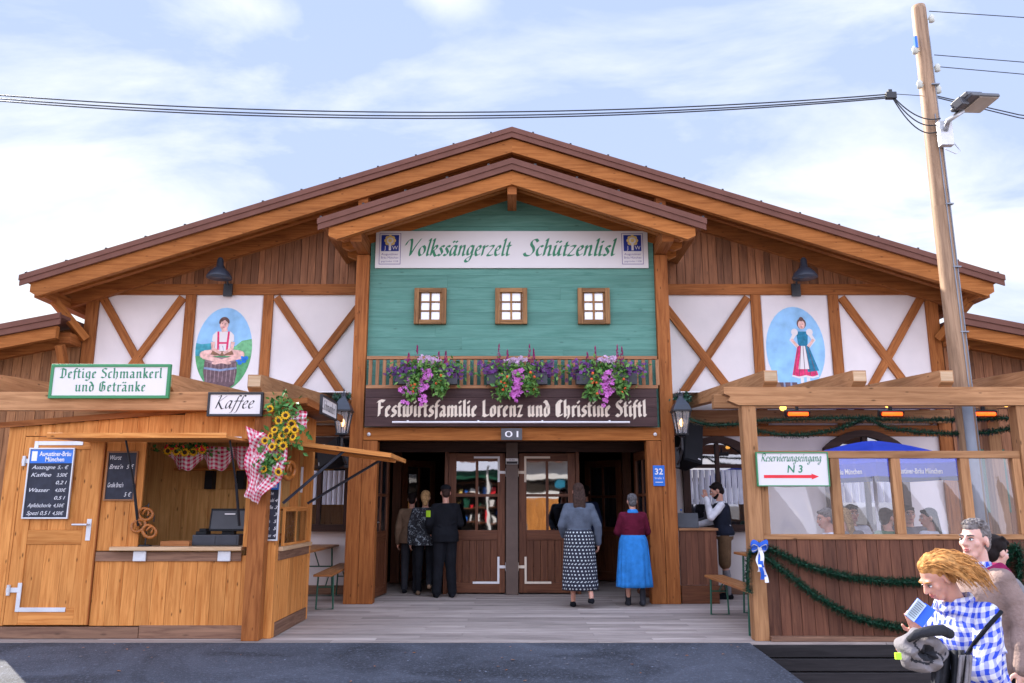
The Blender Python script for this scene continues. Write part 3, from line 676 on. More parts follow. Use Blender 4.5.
# half timber
YB = YW - .04
for s in (-1, 1):
    part('beam', 'larch', hall, lambda m: m.mm(s * 2.46, s * 7.30, YB - .008, YW - .001, 4.945, 5.135), bevel=.006)
    part('beam', 'larch', hall, lambda m: m.mm(s * 2.46, s * 7.09, YB, YW - .001, 2.52, 2.70), bevel=.006)
    for a, b in ((4.10, 4.27), (5.43, 5.61)):
        part('post', 'larch', hall, lambda m: m.mm(s * a, s * b, YB - .005, YW - .002, 2.702, 4.943), bevel=.006)
    part('post', 'larch', hall, lambda m: m.mm(s * 7.09, s * 7.30, YB - .015, YW - .002, -.0, 4.943), bevel=.006)
    part('wall_base', 'sill_wood', hall, lambda m: m.mm(s * 2.46, s * 7.09, YB, YW - .002, .002, .14), bevel=.006)
    for x0, x1 in ((5.61, 7.09), (2.46, 4.10)):
        dx = x1 - x0; ln = math.hypot(dx, 2.24)
        part('brace', 'larch', hall, lambda m: m.beam((s * (x0 + .05), YW - .026, 2.74), (s * (x1 - .05), YW - .026, 4.90), .05, .135), bevel=.005)
        part('brace', 'larch', hall, lambda m: m.beam((s * (x1 - .05), YW - .03, 2.74), (s * (x0 + .05), YW - .03, 4.90), .052, .135), bevel=.005)
# annexes left and right
def arz(x): return 4.46 - .2 * (abs(x) - 7.33)
for s in (-1, 1):
    part('annex_roof', 'roof_metal', hall, lambda m: m.prism([(s * 7.36, arz(7.36)), (s * 13, arz(13)), (s * 13, arz(13) - .05), (s * 7.36, arz(7.36) - .05)], 12.64, 40))
    def fla(m):
        m.prism([(s * 7.34, arz(7.34) + .01), (s * 13, arz(13) + .01), (s * 13, arz(13) - .08), (s * 7.34, arz(7.34) - .08)], 12.58, 12.62, grain='x')
        m.prism([(s * 7.34, arz(7.34) - .081), (s * 13, arz(13) - .081), (s * 13, arz(13) - .18), (s * 7.34, arz(7.34) - .18)], 12.60, 12.63, grain='x')
    part('annex_flashing', 'roof_metal', hall, fla, bevel=.003)
    part('annex_rafter', 'larch_bright', hall, lambda m: m.prism([(s * 7.42, arz(7.42) - .18), (s * 13, arz(13) - .18), (s * 13, arz(13) - .38), (s * 7.42, arz(7.42) - .38)], 12.66, 12.76, grain='x'), bevel=.006)
    part('annex_rafter', 'larch', hall, lambda m: m.prism([(s * 7.42, arz(7.42) - .14), (s * 13, arz(13) - .14), (s * 13, arz(13) - .40), (s * 7.42, arz(7.42) - .40)], 13.16, 13.26, grain='x'), bevel=.006)
    def cl(m):
        x = 7.32
        while x < 13: m.prism([(s * (x + .004), -.3), (s * (x + .156), -.3), (s * (x + .156), arz(x + .15) - .08), (s * (x + .004), arz(x) - .08)], 13.265 - random.uniform(0, .006), 13.32); x += .16
    part('annex_cladding', 'annex_board' if s < 0 else 'gable_board', hall, cl, bevel=.004)
    part('annex_post', 'larch', hall, lambda m: m.mm(s * 7.31, s * 7.50, 12.9, 13.25, 4.02, 4.20), bevel=.006)
    part('annex_brace', 'larch', hall, lambda m: m.beam((s * 7.44, 12.85, 3.98), (s * 7.42, 13.22, 3.3), .12, .12), bevel=.006)
    part('annex_beam', 'sill_wood', hall, lambda m: m.mm(s * 7.33, s * 13, 13.18, 13.255, 3.12, 3.34), bevel=.006)
# ------------------------------------------------------------------ porch
YP = 12.0
for s in (-1, 1):
    part('porch_post', 'larch', hall, lambda m: m.mm(s * 2.24, s * 2.44, YP, YP + .2, 0, 5.26), bevel=.008)
    part('porch_post', 'larch', hall, lambda m: m.mm(s * 2.015, s * 2.236, YP + .004, YP + .2, 0, 2.345), bevel=.008)
    purlin(s * 2.34, 5.52, 11.34, .17, .25)
    def sidec(m):
        z = 2.5
        while z < 5.2: m.mm(s * 2.27, s * 2.31, YP + .205, YW - .04, z + .003, z + .197); z += .2
    part('porch_side', 'green_board', hall, sidec, bevel=.003)
    part('porch_side_panel', 'dark_wood', hall, lambda m: m.mm(s * 2.27, s * 2.36, YP + .203, YW - .004, 0, 2.40))
part('porch_beam', 'larch_bright', hall, lambda m: m.mm(-2.238, 2.238, YP + .012, YP + .17, 2.352, 2.545), bevel=.006)
for s in (-1, 1): part('beam_bolt', 'steel', hall, lambda m: m.lathe((s * 2.15, YP + .004, 2.44), [(.0, -.0), (.03, 0), (.026, .014), (0, .016)], 10, rot=Matrix.Rotation(R(90), 3, 'X')))
part('porch_ceiling', 'dark_wood', hall, lambda m: [m.mm(-2.26, 2.26, YP + .2 + k * .12, YP + .316 + k * .12, 2.41, 2.44, grain=0) for k in range(9)])
def green(m):
    z = 2.55; k = 0
    while z < APP - .13:
        z1 = min(z + .2, APP - .12); d = random.uniform(0, .004)
        xa = min(2.238, max(0, (APP - .10 - z) / SLP)); xb = min(2.238, max(0, (APP - .10 - z1) / SLP))
        cut = random.uniform(-1.2, 1.2)
        if xb > 1.4:
            m.prism([(-xa, z + .0012), (cut - .001, z + .0012), (cut - .001, z1 - .0012), (-xb, z1 - .0012)], YP + .09 - d, YP + .12, grain='x')
            m.prism([(cut + .001, z + .0012), (xa, z + .0012), (xb, z1 - .0012), (cut + .001, z1 - .0012)], YP + .09 - d, YP + .12, grain='x')
        else: m.prism([(-xa, z + .003), (xa, z + .003), (xb, z1 - .003), (-xb, z1 - .003)], YP + .09 - d, YP + .12, grain='x')
        z = z1; k += 1
part('porch_gable', 'green_board', hall, green, bevel=.003)
part('porch_gable_back', 'interior_dark', hall, lambda m: m.prism([(-2.24, 2.5), (2.24, 2.5), (2.24, 5.3), (0, APP - .15), (-2.24, 5.3)], YP + .122, YP + .16))
roof(hall, APP, SLP, 2.86, 11.18, 13.25, .06, 13.2)
rafter_pair(hall, 'barge_rafter', 'larch_bright', APP, SLP, 2.86, 11.24, .10, .21, .17)
for k in range(3): rafter_pair(hall, 'rafter', 'larch_bright', APP, SLP, 2.84, 11.62 + .46 * k, .10, .2, .08)
part('ridge_purlin', 'larch', hall, lambda m: m.mm(-.07, .07, 11.30, 11.99, APP - .52, APP - .27), bevel=.006)
# porch windows
for u in (430.5, 511.2, 593.6):
    cx = WX(u, 306, YP + .07); cz = WZ(306.5, YP + .07); w, h = .50, .575
    y0 = YP + .015
    fr = part('window', 'old_frame', hall, lambda m: (m.mm(cx - w / 2, cx - w / 2 + .075, y0, YP + .09, cz - h / 2, cz + h / 2), m.mm(cx + w / 2 - .075, cx + w / 2, y0, YP + .09, cz - h / 2, cz + h / 2),
        m.mm(cx - w / 2 + .0755, cx + w / 2 - .0755, y0 + .004, YP + .09, cz + h / 2 - .07, cz + h / 2), m.mm(cx - w / 2 + .0755, cx + w / 2 - .0755, y0 + .004, YP + .09, cz - h / 2, cz - h / 2 + .07)), bevel=.005)
    part('sash', 'old_frame', fr, lambda m: (m.mm(cx - .016, cx + .016, y0 + .03, y0 + .05, cz - h / 2 + .07, cz + h / 2 - .07), [m.mm(cx - w / 2 + .076, cx + w / 2 - .076, y0 + .034, y0 + .052, cz + k * .145 / 1 - .0 - .011, cz + k * .145 + .011) for k in (-.5, .5)],
        [m.mm(cx + q * .158 - .014, cx + q * .158 + .014, y0 + .032, y0 + .05, cz - h / 2 + .07, cz + h / 2 - .07) for q in (-1, 1)]), bevel=.002)
    part('pane', 'white_glass', fr, lambda m: m.mm(cx - w / 2 + .075, cx + w / 2 - .075, y0 + .056, y0 + .062, cz - h / 2 + .07, cz + h / 2 - .07))
# balcony railing
zr0, zr1 = 3.14, 3.60
def rail(m):
    m.mm(-2.2, 2.2, YP - .12, YP - .05, zr1 - .035, zr1 + .015, grain=0)
    m.mm(-2.2, 2.2, YP - .115, YP - .06, zr0 - .02, zr0 + .03, grain=0)
    x = -2.17
    while x < 2.19: m.mm(x, x + .052, YP - .105, YP - .075, zr0 + .031, zr1 - .036, grain=2); x += .106
part('balcony_railing', 'rail_wood', hall, rail, bevel=.003)
# doors --------------------------------------------------------------
YD = YW + .02
part('door_mullion', 'grey_post', hall, lambda m: m.mm(-.10, .10, YD - .09, YD + .1, 0, DZ + .17), bevel=.006)
part('door_lintel', 'dark_wood', hall, lambda m: m.mm(-2.26, 2.26, YD - .03, YD + .1, DZ + .02, DZ + .25))
def door_leaf(x0, x1, hinge_side, y=YD, rotate=None, glassm='door_glass', hcol='white_paint', hinges=True):
    """leaf built flat in XZ at y, later rotated about its hinge edge"""
    w = x1 - x0
    leaf = []
    zb, zt = .02, DZ; st = .125; mid0, mid1 = .84, 1.0
    hx = x0 if hinge_side < 0 else x1
    def tr(o):
        if rotate is None: return
        for ob in o:
            M = Matrix.Translation(Vector((hx, y, 0))) @ Matrix.Rotation(rotate, 4, 'Z') @ Matrix.Translation(Vector((-hx, -y, 0)))
            T = Matrix.Translation(hall.location)
            ob.data.transform(T.inverted() @ M @ T)
    fr = part('door', 'door_wood', hall, lambda m: (m.mm(x0, x0 + st, y, y + .05, zb, zt), m.mm(x1 - st, x1, y, y + .05, zb, zt), m.mm(x0 + st, x1 - st, y + .002, y + .048, zt - .13, zt, grain=0), m.mm(x0 + st, x1 - st, y + .002, y + .048, mid0, mid1, grain=0), m.mm(x0 + st, x1 - st, y + .002, y + .048, zb, zb + .16, grain=0),
        [m.mm(x0 + st + k * (w - 2 * st) / 6 + .002, x0 + st + (k + 1) * (w - 2 * st) / 6 - .002, y + .014, y + .036, zb + .16, mid0) for k in range(6)],
        m.mm((x0 + x1) / 2 - .022, (x0 + x1) / 2 + .022, y + .004, y + .046, mid1, zt - .13), m.mm(x0 + st, x1 - st, y + .006, y + .044, (mid1 + zt - .13) / 2 - .022, (mid1 + zt - .13) / 2 + .022, grain=0)), bevel=.004)
    leaf.append(fr)
    leaf.append(part('pane', glassm, fr, lambda m: m.mm(x0 + st, x1 - st, y + .022, y + .028, mid1, zt - .13)))
    if hinges:
        s = -1 if hinge_side < 0 else 1
        for zc, up in ((zt - .05, -1), (zb + .14, 1)):
            def hg(m):
                m.mm(hx - s * .09, hx - s * .125, y - .010, y - .001, zc, zc + up * .42); m.mm(hx - s * .125, hx - s * .52, y - .010, y - .001, zc, zc + up * .035)
                m.mm(hx - s * .09, hx + s * .03, y - .014, y - .002, zc + up * .24, zc + up * .285); m.mm(hx + s * .005, hx + s * .03, y - .02, y, zc + up * .20, zc + up * .33)
            leaf.append(part('hinge', hcol, fr, hg, bevel=.002))
    fx = x1 - .06 if hinge_side < 0 else x0 + .06; s = 1 if hinge_side < 0 else -1
    def hd(m):
        for yy, q in ((y - .004, -1), (y + .054, 1)):
            m.mm(fx - .018, fx + .018, yy - .004, yy + .004, .98, 1.2)
            m.tube([(fx, yy, 1.14), (fx, yy + q * .05, 1.14), (fx - s * .11, yy + q * .05, 1.14)], .009, 8)
    leaf.append(part('handle', 'steel', fr, hd, smooth=False))
    tr(leaf)
door_leaf(-1.045, -.112, 1); door_leaf(.112, 1.045, -1, hcol='cream_letter')
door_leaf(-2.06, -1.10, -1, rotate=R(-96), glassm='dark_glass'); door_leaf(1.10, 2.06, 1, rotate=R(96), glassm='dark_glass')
for s in (-1, 1): part('door_jamb', 'door_wood', hall, lambda m: m.mm(s * 1.05, s * 1.11, YD - .02, YD + .09, 0, DZ + .019), bevel=.004); part('door_jamb', 'door_wood', hall, lambda m: m.mm(s * 2.075, s * 2.255, YD - .02, YD + .09, 0, DZ + .019), bevel=.004)
# vestibule behind the doors, dim
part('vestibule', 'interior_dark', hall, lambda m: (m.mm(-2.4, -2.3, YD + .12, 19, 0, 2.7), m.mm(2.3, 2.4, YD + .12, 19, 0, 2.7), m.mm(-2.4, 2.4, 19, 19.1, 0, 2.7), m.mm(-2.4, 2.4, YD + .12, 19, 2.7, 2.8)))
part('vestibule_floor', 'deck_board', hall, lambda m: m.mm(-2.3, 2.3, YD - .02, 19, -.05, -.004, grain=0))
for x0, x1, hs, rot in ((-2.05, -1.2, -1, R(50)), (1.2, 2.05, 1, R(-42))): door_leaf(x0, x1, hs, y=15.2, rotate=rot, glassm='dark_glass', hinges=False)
for x in (-2.15, -1.1, 1.1, 2.15): part('inner_post', 'door_wood', hall, lambda m: m.mm(x - .08, x + .08, 15.1, 15.25, 0, 2.7), bevel=.004)
# windows of the front wall under the pergolas
def arch_window(cx, w, z0, z1, arched):
    y0 = YW - .10; n = 10; hw = w / 2
    def outline(i):
        hw2 = hw - i; pts = [(cx - hw2, z0 + i), (cx + hw2, z0 + i)]
        if arched:
            rise = .22 * w
            for k in range(n + 1): t = k / n; pts.append((cx + hw2 - 2 * hw2 * t, z1 - i - rise + rise * math.sin(math.pi * t) ** .8))
        else: pts += [(cx + hw2, z1 - i), (cx - hw2, z1 - i)]
        return pts
    def frm(m):
        a, b = outline(0), outline(.11); k = len(a)
        for i in range(k):
            j = (i + 1) % k
            m.prism([a[i], a[j], b[j], b[i]], y0, YW - .003, rnd=.4, grain='z' if abs(a[i][0] - a[j][0]) < .02 else 'x')
        m.mm(cx - .03, cx + .03, y0 + .02, y0 + .06, z0 + .1, z1 - .12, grain=2); m.mm(cx - hw + .1, cx + hw - .1, y0 + .024, y0 + .056, z0 + (z1 - z0) * .68 - .03, z0 + (z1 - z0) * .68 + .03, grain=0)
    f = part('wall_window', 'dark_wood', hall, frm)
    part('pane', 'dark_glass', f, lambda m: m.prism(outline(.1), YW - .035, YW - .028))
    def cur(m, s):
        m.grid(lambda a, b: (cx + s * (.05 + a * (hw - .17)), YW - .045 - .012 * math.sin(a * 26), z0 + .28 * (z1 - z0) + b * (z1 - z0) * .36), 24, 4)
    for s in (-1, 1): part('curtain', 'curtain', f, lambda m: cur(m, s), smooth=True)
arch_window(3.38, 1.15, .98, 2.52, True); arch_window(5.82, 1.35, .98, 2.62, True); arch_window(-3.15, 1.05, .98, 2.5, False)
part('shutter', 'shutter_green', hall, lambda m: [m.mm(7.72 + k * .1, 7.815 + k * .1, 13.22, 13.26, 1.28, 2.3) for k in range(4)], bevel=.003)
# ================================================================== PERGOLAS
YF = 8.80     # front of the pergola beams
def pergola(s, label, posts, x_end, bays):
    p = thing('pergola', label, 'pergola', (s * 4, 9, 0), 'timber pergolas along the hall front')
    zb0, zb1 = (2.485, 2.69) if s > 0 else (2.43, 2.635)
    x0 = 2.36 if s > 0 else 2.53
    part('front_beam', 'weathered', p, lambda m: m.prism([(s * x0, zb1), (s * x_end, zb1), (s * x_end, zb0), (s * (x0 + .16), zb0), (s * (x0 + .05), zb0 + .05), (s * (x0 + .07), zb0 + .1), (s * x0, zb0 + .13)], YF, YF + .12, grain='x'), bevel=.006)
    part('rear_beam', 'weathered', p, lambda m: m.mm(s * 2.5, s * x_end, 13.05, 13.17, 2.72, 2.93, grain=0), bevel=.006)
    for a, b in posts: part('post', 'weathered' if s > 0 else 'larch', p, lambda m: m.mm(s * a, s * b, YF + .02, YF + .17, 0, zb0 - .002), bevel=.006)
    for i, x in enumerate((2.88, 3.87, 4.84, 5.82, 6.80)):
        y0, y1 = (8.765 if s > 0 else 8.81), 13.1; zt0, zt1 = (2.87, 3.13) if s > 0 else (2.83, 3.11); zu = zb1 + .002
        part('rafter', 'weathered', p, lambda m: m.prism([(y0, zt0), (y1, zt1), (y1, zt1 - .17), (y0 + .2, zu), (y0 + .07, zu), (y0, zu + .05)], s * (x - .075), s * (x + .075), axis='x', grain='x'), bevel=.008)
        part('end_grain', 'counter_wood', p, lambda m: m.mm(s * x - .068, s * x + .068, y0 - .003, y0 + .001, zu + .06, zt0 - .012, grain=0))
    part('roof_strip', 'white_paint', p, lambda m: m.prism([(11.9, 3.062), (13.14, 3.137), (13.14, 3.149), (11.9, 3.074)], s * 2.5, s * x_end, axis='x', grain='x'))
    return p
PL = pergola(-1, 'left timber pergola with rafters above the snack kiosk', [(2.665, 2.85), (6.95, 7.13)], 7.2, 0)
PR = pergola(1, 'right timber pergola with glazed front and dark boarded panel', [(2.555, 2.71), (5.60, 5.76), (6.98, 7.14)], 7.2, 3)
# right pergola infill
ZR0, ZR1 = 1.035, 1.09; ZT0, ZT1 = 1.905, 1.985
part('rail', 'weathered', PR, lambda m: m.mm(2.712, 5.598, YF + .04, YF + .13, ZR0, ZR1), bevel=.005)
part('rail', 'weathered', PR, lambda m: m.mm(2.712, 5.598, YF + .045, YF + .125, ZT0, ZT1), bevel=.005)
mul = [(2.713, 2.82), (3.555, 3.665), (4.05, 4.15), (4.76, 4.87), (5.49, 5.597)]
mul = [(2.713, 2.80), (3.50, 3.60), (4.17, 4.27), (4.93, 5.03), (5.51, 5.597)]
for a, b in mul: part('mullion', 'weathered', PR, lambda m: m.mm(a, b, YF + .05, YF + .12, ZR1 + .001, ZT0 - .001), bevel=.004)
for (a, b), (c, d) in zip(mul, mul[1:]): part('window_film', 'film', PR, lambda m: m.grid(lambda q, r: (b + q * (c - b), YF + .09 + .004 * math.sin(q * 9 + r * 5), ZR1 + r * (ZT0 - ZR1)), 12, 8), smooth=True)
def cl(m):
    x = 2.714
    while x < 5.59:
        w = min(random.choice((.11, .14)), 5.597 - x); m.mm(x + .002, x + w - .002, YF + .06 - random.uniform(0, .004), YF + .09, .02, ZR0 - .001, grain=2); x += w
part('boarding', 'panel_board', PR, cl, bevel=.003)
part('sill', 'sill_wood', PR, lambda m: m.mm(2.714, 5.597, YF - .03, YF + .055, .002, .05), bevel=.004)
# further bay to the right, outside the main frame
part('boarding', 'panel_board', PR, lambda m: [m.mm(5.77 + k * .14, 5.906 + k * .14, YF + .06, YF + .09, .02, 1.03, grain=2) for k in range(10)], bevel=.003)
part('rail', 'weathered', PR, lambda m: m.mm(5.765, 7.2, YF + .04, YF + .13, ZR0, ZR1), bevel=.005)
part('rail', 'weathered', PR, lambda m: m.mm(5.765, 7.2, YF + .045, YF + .125, ZT0, ZT1), bevel=.005)
part('inner_beam', 'weathered', PR, lambda m: m.mm(2.6, 7.2, 10.2, 10.32, 2.62, 2.80, grain=0), bevel=.005)
part('inner_post', 'weathered', PR, lambda m: m.mm(5.62, 5.76, 9.42, 9.56, 0, 2.74, grain=2), bevel=.005)
# boards closing the step below the deck
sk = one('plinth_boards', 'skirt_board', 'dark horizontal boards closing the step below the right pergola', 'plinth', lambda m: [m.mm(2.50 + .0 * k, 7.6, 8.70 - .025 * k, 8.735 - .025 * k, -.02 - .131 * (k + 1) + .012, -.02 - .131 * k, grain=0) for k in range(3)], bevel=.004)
# ================================================================== SNACK KIOSK
KY = 8.99; KX0, KX1 = -5.66, -2.585; KB = 10.5
K = thing('snack_kiosk', 'honey coloured wooden snack kiosk with open hatches and awning flaps', 'kiosk', ((KX0 + KX1) / 2, 9.7, 0))
def kz(x): return 2.275 + .082 * (x + 5.74)        # underside of the leaning roof
def vboards(m, x0, x1, y0, y1, z0, z1fn, w=.16):
    x = x0
    while x < x1 - .01:
        b = min(x + w, x1); z1 = z1fn if not callable(z1fn) else z1fn(x)
        m.mm(x + .0015, b - .0015, y0 - random.uniform(0, .003), y1, z0, z1, grain=2); x = b
part('front_wall', 'spruce', K, lambda m: (vboards(m, -4.545, -4.10, KY, KY + .03, .91, lambda x: kz(x) - .02), vboards(m, -4.545, KX1 - .12, KY, KY + .03, .13, .86), vboards(m, -4.10, KX1 - .12, KY, KY + .03, 2.09, lambda x: kz(x) - .01, .4), vboards(m, -5.47, -4.546, KY, KY + .03, 2.16, lambda x: kz(x) - .02), vboards(m, KX0, -5.47, KY, KY + .03, .13, lambda x: kz(x) - .02), vboards(m, -2.95, KX1 - .12, KY, KY + .03, .95, 2.09, .3)), bevel=.002)
part('base_beam', 'sill_wood', K, lambda m: (m.mm(KX0, -4.0, KY - .025, KY + .05, .002, .12), m.mm(-3.995, KX1 - .13, KY - .02, KY + .05, .002, .135)), bevel=.004)
part('side_wall', 'spruce', K, lambda m: [m.mm(KX1 - .03, KX1 + random.uniform(0, .002), KY + .10 + k * .1665, KY + .264 + k * .1665, .15, .88, grain=2) for k in range(8)], bevel=.002)
part('side_base', 'sill_wood', K, lambda m: m.mm(KX1 - .03, KX1 + .012, KY + .10, KB - .08, .002, .148), bevel=.004)
part('side_header', 'spruce', K, lambda m: [m.mm(KX1 - .03, KX1, KY + .1 + k * .1665, KY + .264 + k * .1665, 2.1, 2.5, grain=2) for k in range(8)], bevel=.002)
part('corner_post', 'spruce', K, lambda m: m.mm(KX1 - .119, KX1 + .004, KY - .012, KY + .098, .0, 2.5, grain=2), bevel=.004)
part('corner_post', 'spruce', K, lambda m: m.mm(KX1 - .119, KX1 + .004, KB - .08, KB + .02, .0, 2.5, grain=2), bevel=.004)
part('rear_wall', 'spruce_lightened', K, lambda m: vboards(m, KX0, KX1 - .12, KB - .06, KB - .02, 0, 2.3, .19), bevel=.002)
part('end_wall', 'spruce_lightened', K, lambda m: m.mm(KX0, KX0 + .03, KY + .03, KB - .06, 0, 2.2, grain=2))
part('kiosk_floor', 'counter_wood', K, lambda m: m.mm(KX0 + .03, KX1 - .12, KY + .05, KB - .06, .02, .05))
part('ceiling', 'spruce_lightened', K, lambda m: m.mm(KX0 + .03, KX1 - .12, KY + .05, KB - .06, 2.24, 2.26, grain=0))
# roof: leaning boards with their front edge and right eave in view
def kroof(m):
    y = 8.965
    while y < 10.8:
        m.prism([(KX0 - .1, kz(KX0 - .1)), (-2.33, kz(-2.33)), (-2.33, kz(-2.33) + .028), (KX0 - .1, kz(KX0 - .1) + .028)], y + .002, y + .178, grain='x'); y += .18
part('roof', 'sill_wood', K, kroof, bevel=.002)
part('fascia', 'larch', K, lambda m: m.prism([(KX0 - .1, kz(KX0 - .1) - .03), (-2.31, kz(-2.31) - .03), (-2.31, kz(-2.31) + .034), (KX0 - .1, kz(KX0 - .1) + .034)], 8.935, 8.962, grain='x'), bevel=.003)
part('fascia', 'larch', K, lambda m: m.mm(-2.329, -2.305, 8.965, 10.86, kz(-2.33) - .05, kz(-2.33) + .034), bevel=.003)
part('side_counter', 'counter_wood', K, lambda m: m.mm(KX1 - .28, KX1 + .05, KY + .10, KB - .085, .90, .945, grain=1), bevel=.004)
part('side_apron', 'sill_wood', K, lambda m: m.mm(KX1 - .002, KX1 + .014, KY + .10, KB - .085, .80, .895, grain=1), bevel=.003)
part('side_stud', 'spruce', K, lambda m: m.mm(KX1 - .09, KX1 - .005, 9.75, 9.84, .946, 2.099, grain=2), bevel=.003)
part('counter', 'counter_wood', K, lambda m: m.mm(-4.36, -2.93, KY - .10, KY + .30, .915, .955, grain=0), bevel=.005)
part('apron', 'sill_wood', K, lambda m: m.mm(-4.54, -2.95, KY - .02, KY - .004, .80, .90, grain=0), bevel=.003)
part('shelf', 'spruce', K, lambda m: m.mm(-4.3, -2.75, KB - .25, KB - .062, 1.83, 1.86, grain=0), bevel=.003)
for x in (-3.92, -3.52): part('shelf_support', 'black_plastic', K, lambda m: m.mm(x, x + .10, KB - .2, KB - .062, 1.6, 1.83), bevel=.004)
for x in (-4.22, -3.86, -3.30): part('cupboard_door', 'spruce_lightened', K, lambda m: m.mm(x, x + .32, KB - .085, KB - .062, .2, 1.6, grain=2), bevel=.004)
def frontflap(m):
    for k in range(5): m.prism([(KY - .03 - k * .16, 2.115 - k * .004), (KY - .188 - k * .16, 2.111 - k * .004), (KY - .188 - k * .16, 2.083 - k * .004), (KY - .03 - k * .16, 2.087 - k * .004)], -4.74, -2.91, axis='x', grain='y')
    m.mm(-4.74, -2.91, KY - .85, KY - .832, 2.07, 2.12, grain=0)
fl = part('awning_flap', 'spruce', K, frontflap, bevel=.002)
for x in (-4.0, -3.12): part('hinge', 'zinc', fl, lambda m: m.mm(x, x + .09, KY - .032, KY - .022, 2.09, 2.15), bevel=.002)
for x in (-4.10, -2.99): part('gas_strut', 'black_metal', fl, lambda m: (m.tube([(x, KY - .03, 1.18), (x - .0, KY - .22, 1.62)], .016, 8), m.tube([(x, KY - .22, 1.62), (x - .02, KY - .46, 2.09)], .011, 8)))
def sideflap(m):
    dx, dz = 1.19, -.15
    for k in range(6):
        a, b = k / 6 + .002, (k + 1) / 6 - .002
        m.prism([(KX1 + .02 + dx * a, 2.115 + dz * a), (KX1 + .02 + dx * b, 2.115 + dz * b), (KX1 + .02 + dx * b, 2.088 + dz * b), (KX1 + .02 + dx * a, 2.088 + dz * a)], 9.08, 10.32, grain='y')
    m.beam((KX1 + .02, 9.068, 2.10), (KX1 + .02 + dx, 9.068, 2.10 + dz), .022, .05)
    m.beam((KX1 + .02 + dx, 9.06, 2.10 + dz), (KX1 + .02 + dx, 10.34, 2.10 + dz), .022, .05)
    m.beam((KX1 + .05, 9.62, 2.062), (KX1 + dx, 9.62, 2.062 + dz), .07, .035)
sf = part('awning_flap', 'spruce', K, sideflap, bevel=.002)
for y, q in ((9.12, .06), (10.22, .32)): part('strut', 'blue_black_metal', sf, lambda m: m.tube([(KX1 + .015, y, 1.42), (KX1 + .62 + q, y + .02, 2.02 - q * .13)], .017, 8))
# kiosk door
def door(m):
    x0, x1, y0, y1, zb, zt = -5.455, -4.56, KY - .022, KY + .02, .14, 2.15
    m.mm(x0, x0 + .15, y0, y1, zb, zt, grain=2); m.mm(x1 - .15, x1, y0, y1, zb, zt, grain=2)
    for a, b in ((zt - .14, zt), (.98, 1.13), (zb, zb + .17)): m.mm(x0 + .151, x1 - .151, y0 + .001, y1, a, b, grain=0)
    for k in range(3):
        w = (x1 - x0 - .30) / 3; a = x0 + .15 + k * w
        m.mm(a + .001, a + w - .001, y0 + .012, y1, zb + .171, .979, grain=2); m.mm(a + .001, a + w - .001, y0 + .012, y1, 1.131, zt - .141, grain=2)
kd = part('door', 'spruce', K, door, bevel=.003)
def khinge(zc, up):
    def f(m):
        m.mm(-5.34, -4.80, KY - .032, KY - .0225, zc, zc + .045); m.mm(-5.34, -5.295, KY - .033, KY - .0225, zc + min(up * .30, 0), zc + max(up * .30, .045))
        m.mm(-5.46, -5.30, KY - .035, KY - .0225, zc + up * .2, zc + up * .2 + .05); m.lathe((-5.43, KY - .04, zc + up * .2 - .03), [(.02, 0), (.02, .11)], 8)
    return f
part('hinge', 'zinc', kd, khinge(2.055, -1), bevel=.002); part('hinge', 'zinc', kd, khinge(.275, 1), bevel=.002)
def khandle(m):
    m.mm(-4.665, -4.615, KY - .03, KY - .0225, 1.02, 1.25); m.tube([(-4.64, KY - .03, 1.19), (-4.64, KY - .08, 1.19), (-4.80, KY - .08, 1.19)], .011, 8)
part('handle', 'zinc', kd, khandle)
for x in (-4.12, -3.2): part('bolt_plate', 'zinc', K, lambda m: m.mm(x, x + .14, KY - .045, KY - .021, .80, .91), bevel=.006)
part('door_trim', 'larch', K, lambda m: m.mm(-4.556, -4.546, KY - .03, KY - .004, .14, 2.15), bevel=.002)
# ================================================================== SIGNS
def board(name, label, cat, x0, x1, y, z0, z1, face='sign_white', frame=None, fw=.03, th=.03, group=None):
    t = thing(name, label, cat, ((x0 + x1) / 2, y, z0), group)
    part('panel', face, t, lambda m: m.mm(x0, x1, y, y + th, z0, z1), bevel=.003)
    if frame:
        def fr(m):
            m.mm(x0 - .004, x1 + .004, y - .012, y + th + .003, z1 - fw, z1 + .004); m.mm(x0 - .004, x1 + .004, y - .012, y + th + .003, z0 - .004, z0 + fw)
            m.mm(x0 - .004, x0 + fw, y - .011, y + th + .002, z0 + fw, z1 - fw); m.mm(x1 - fw, x1 + .004, y - .011, y + th + .002, z0 + fw, z1 - fw)
        part('frame', frame, t, fr, bevel=.003)
    return t
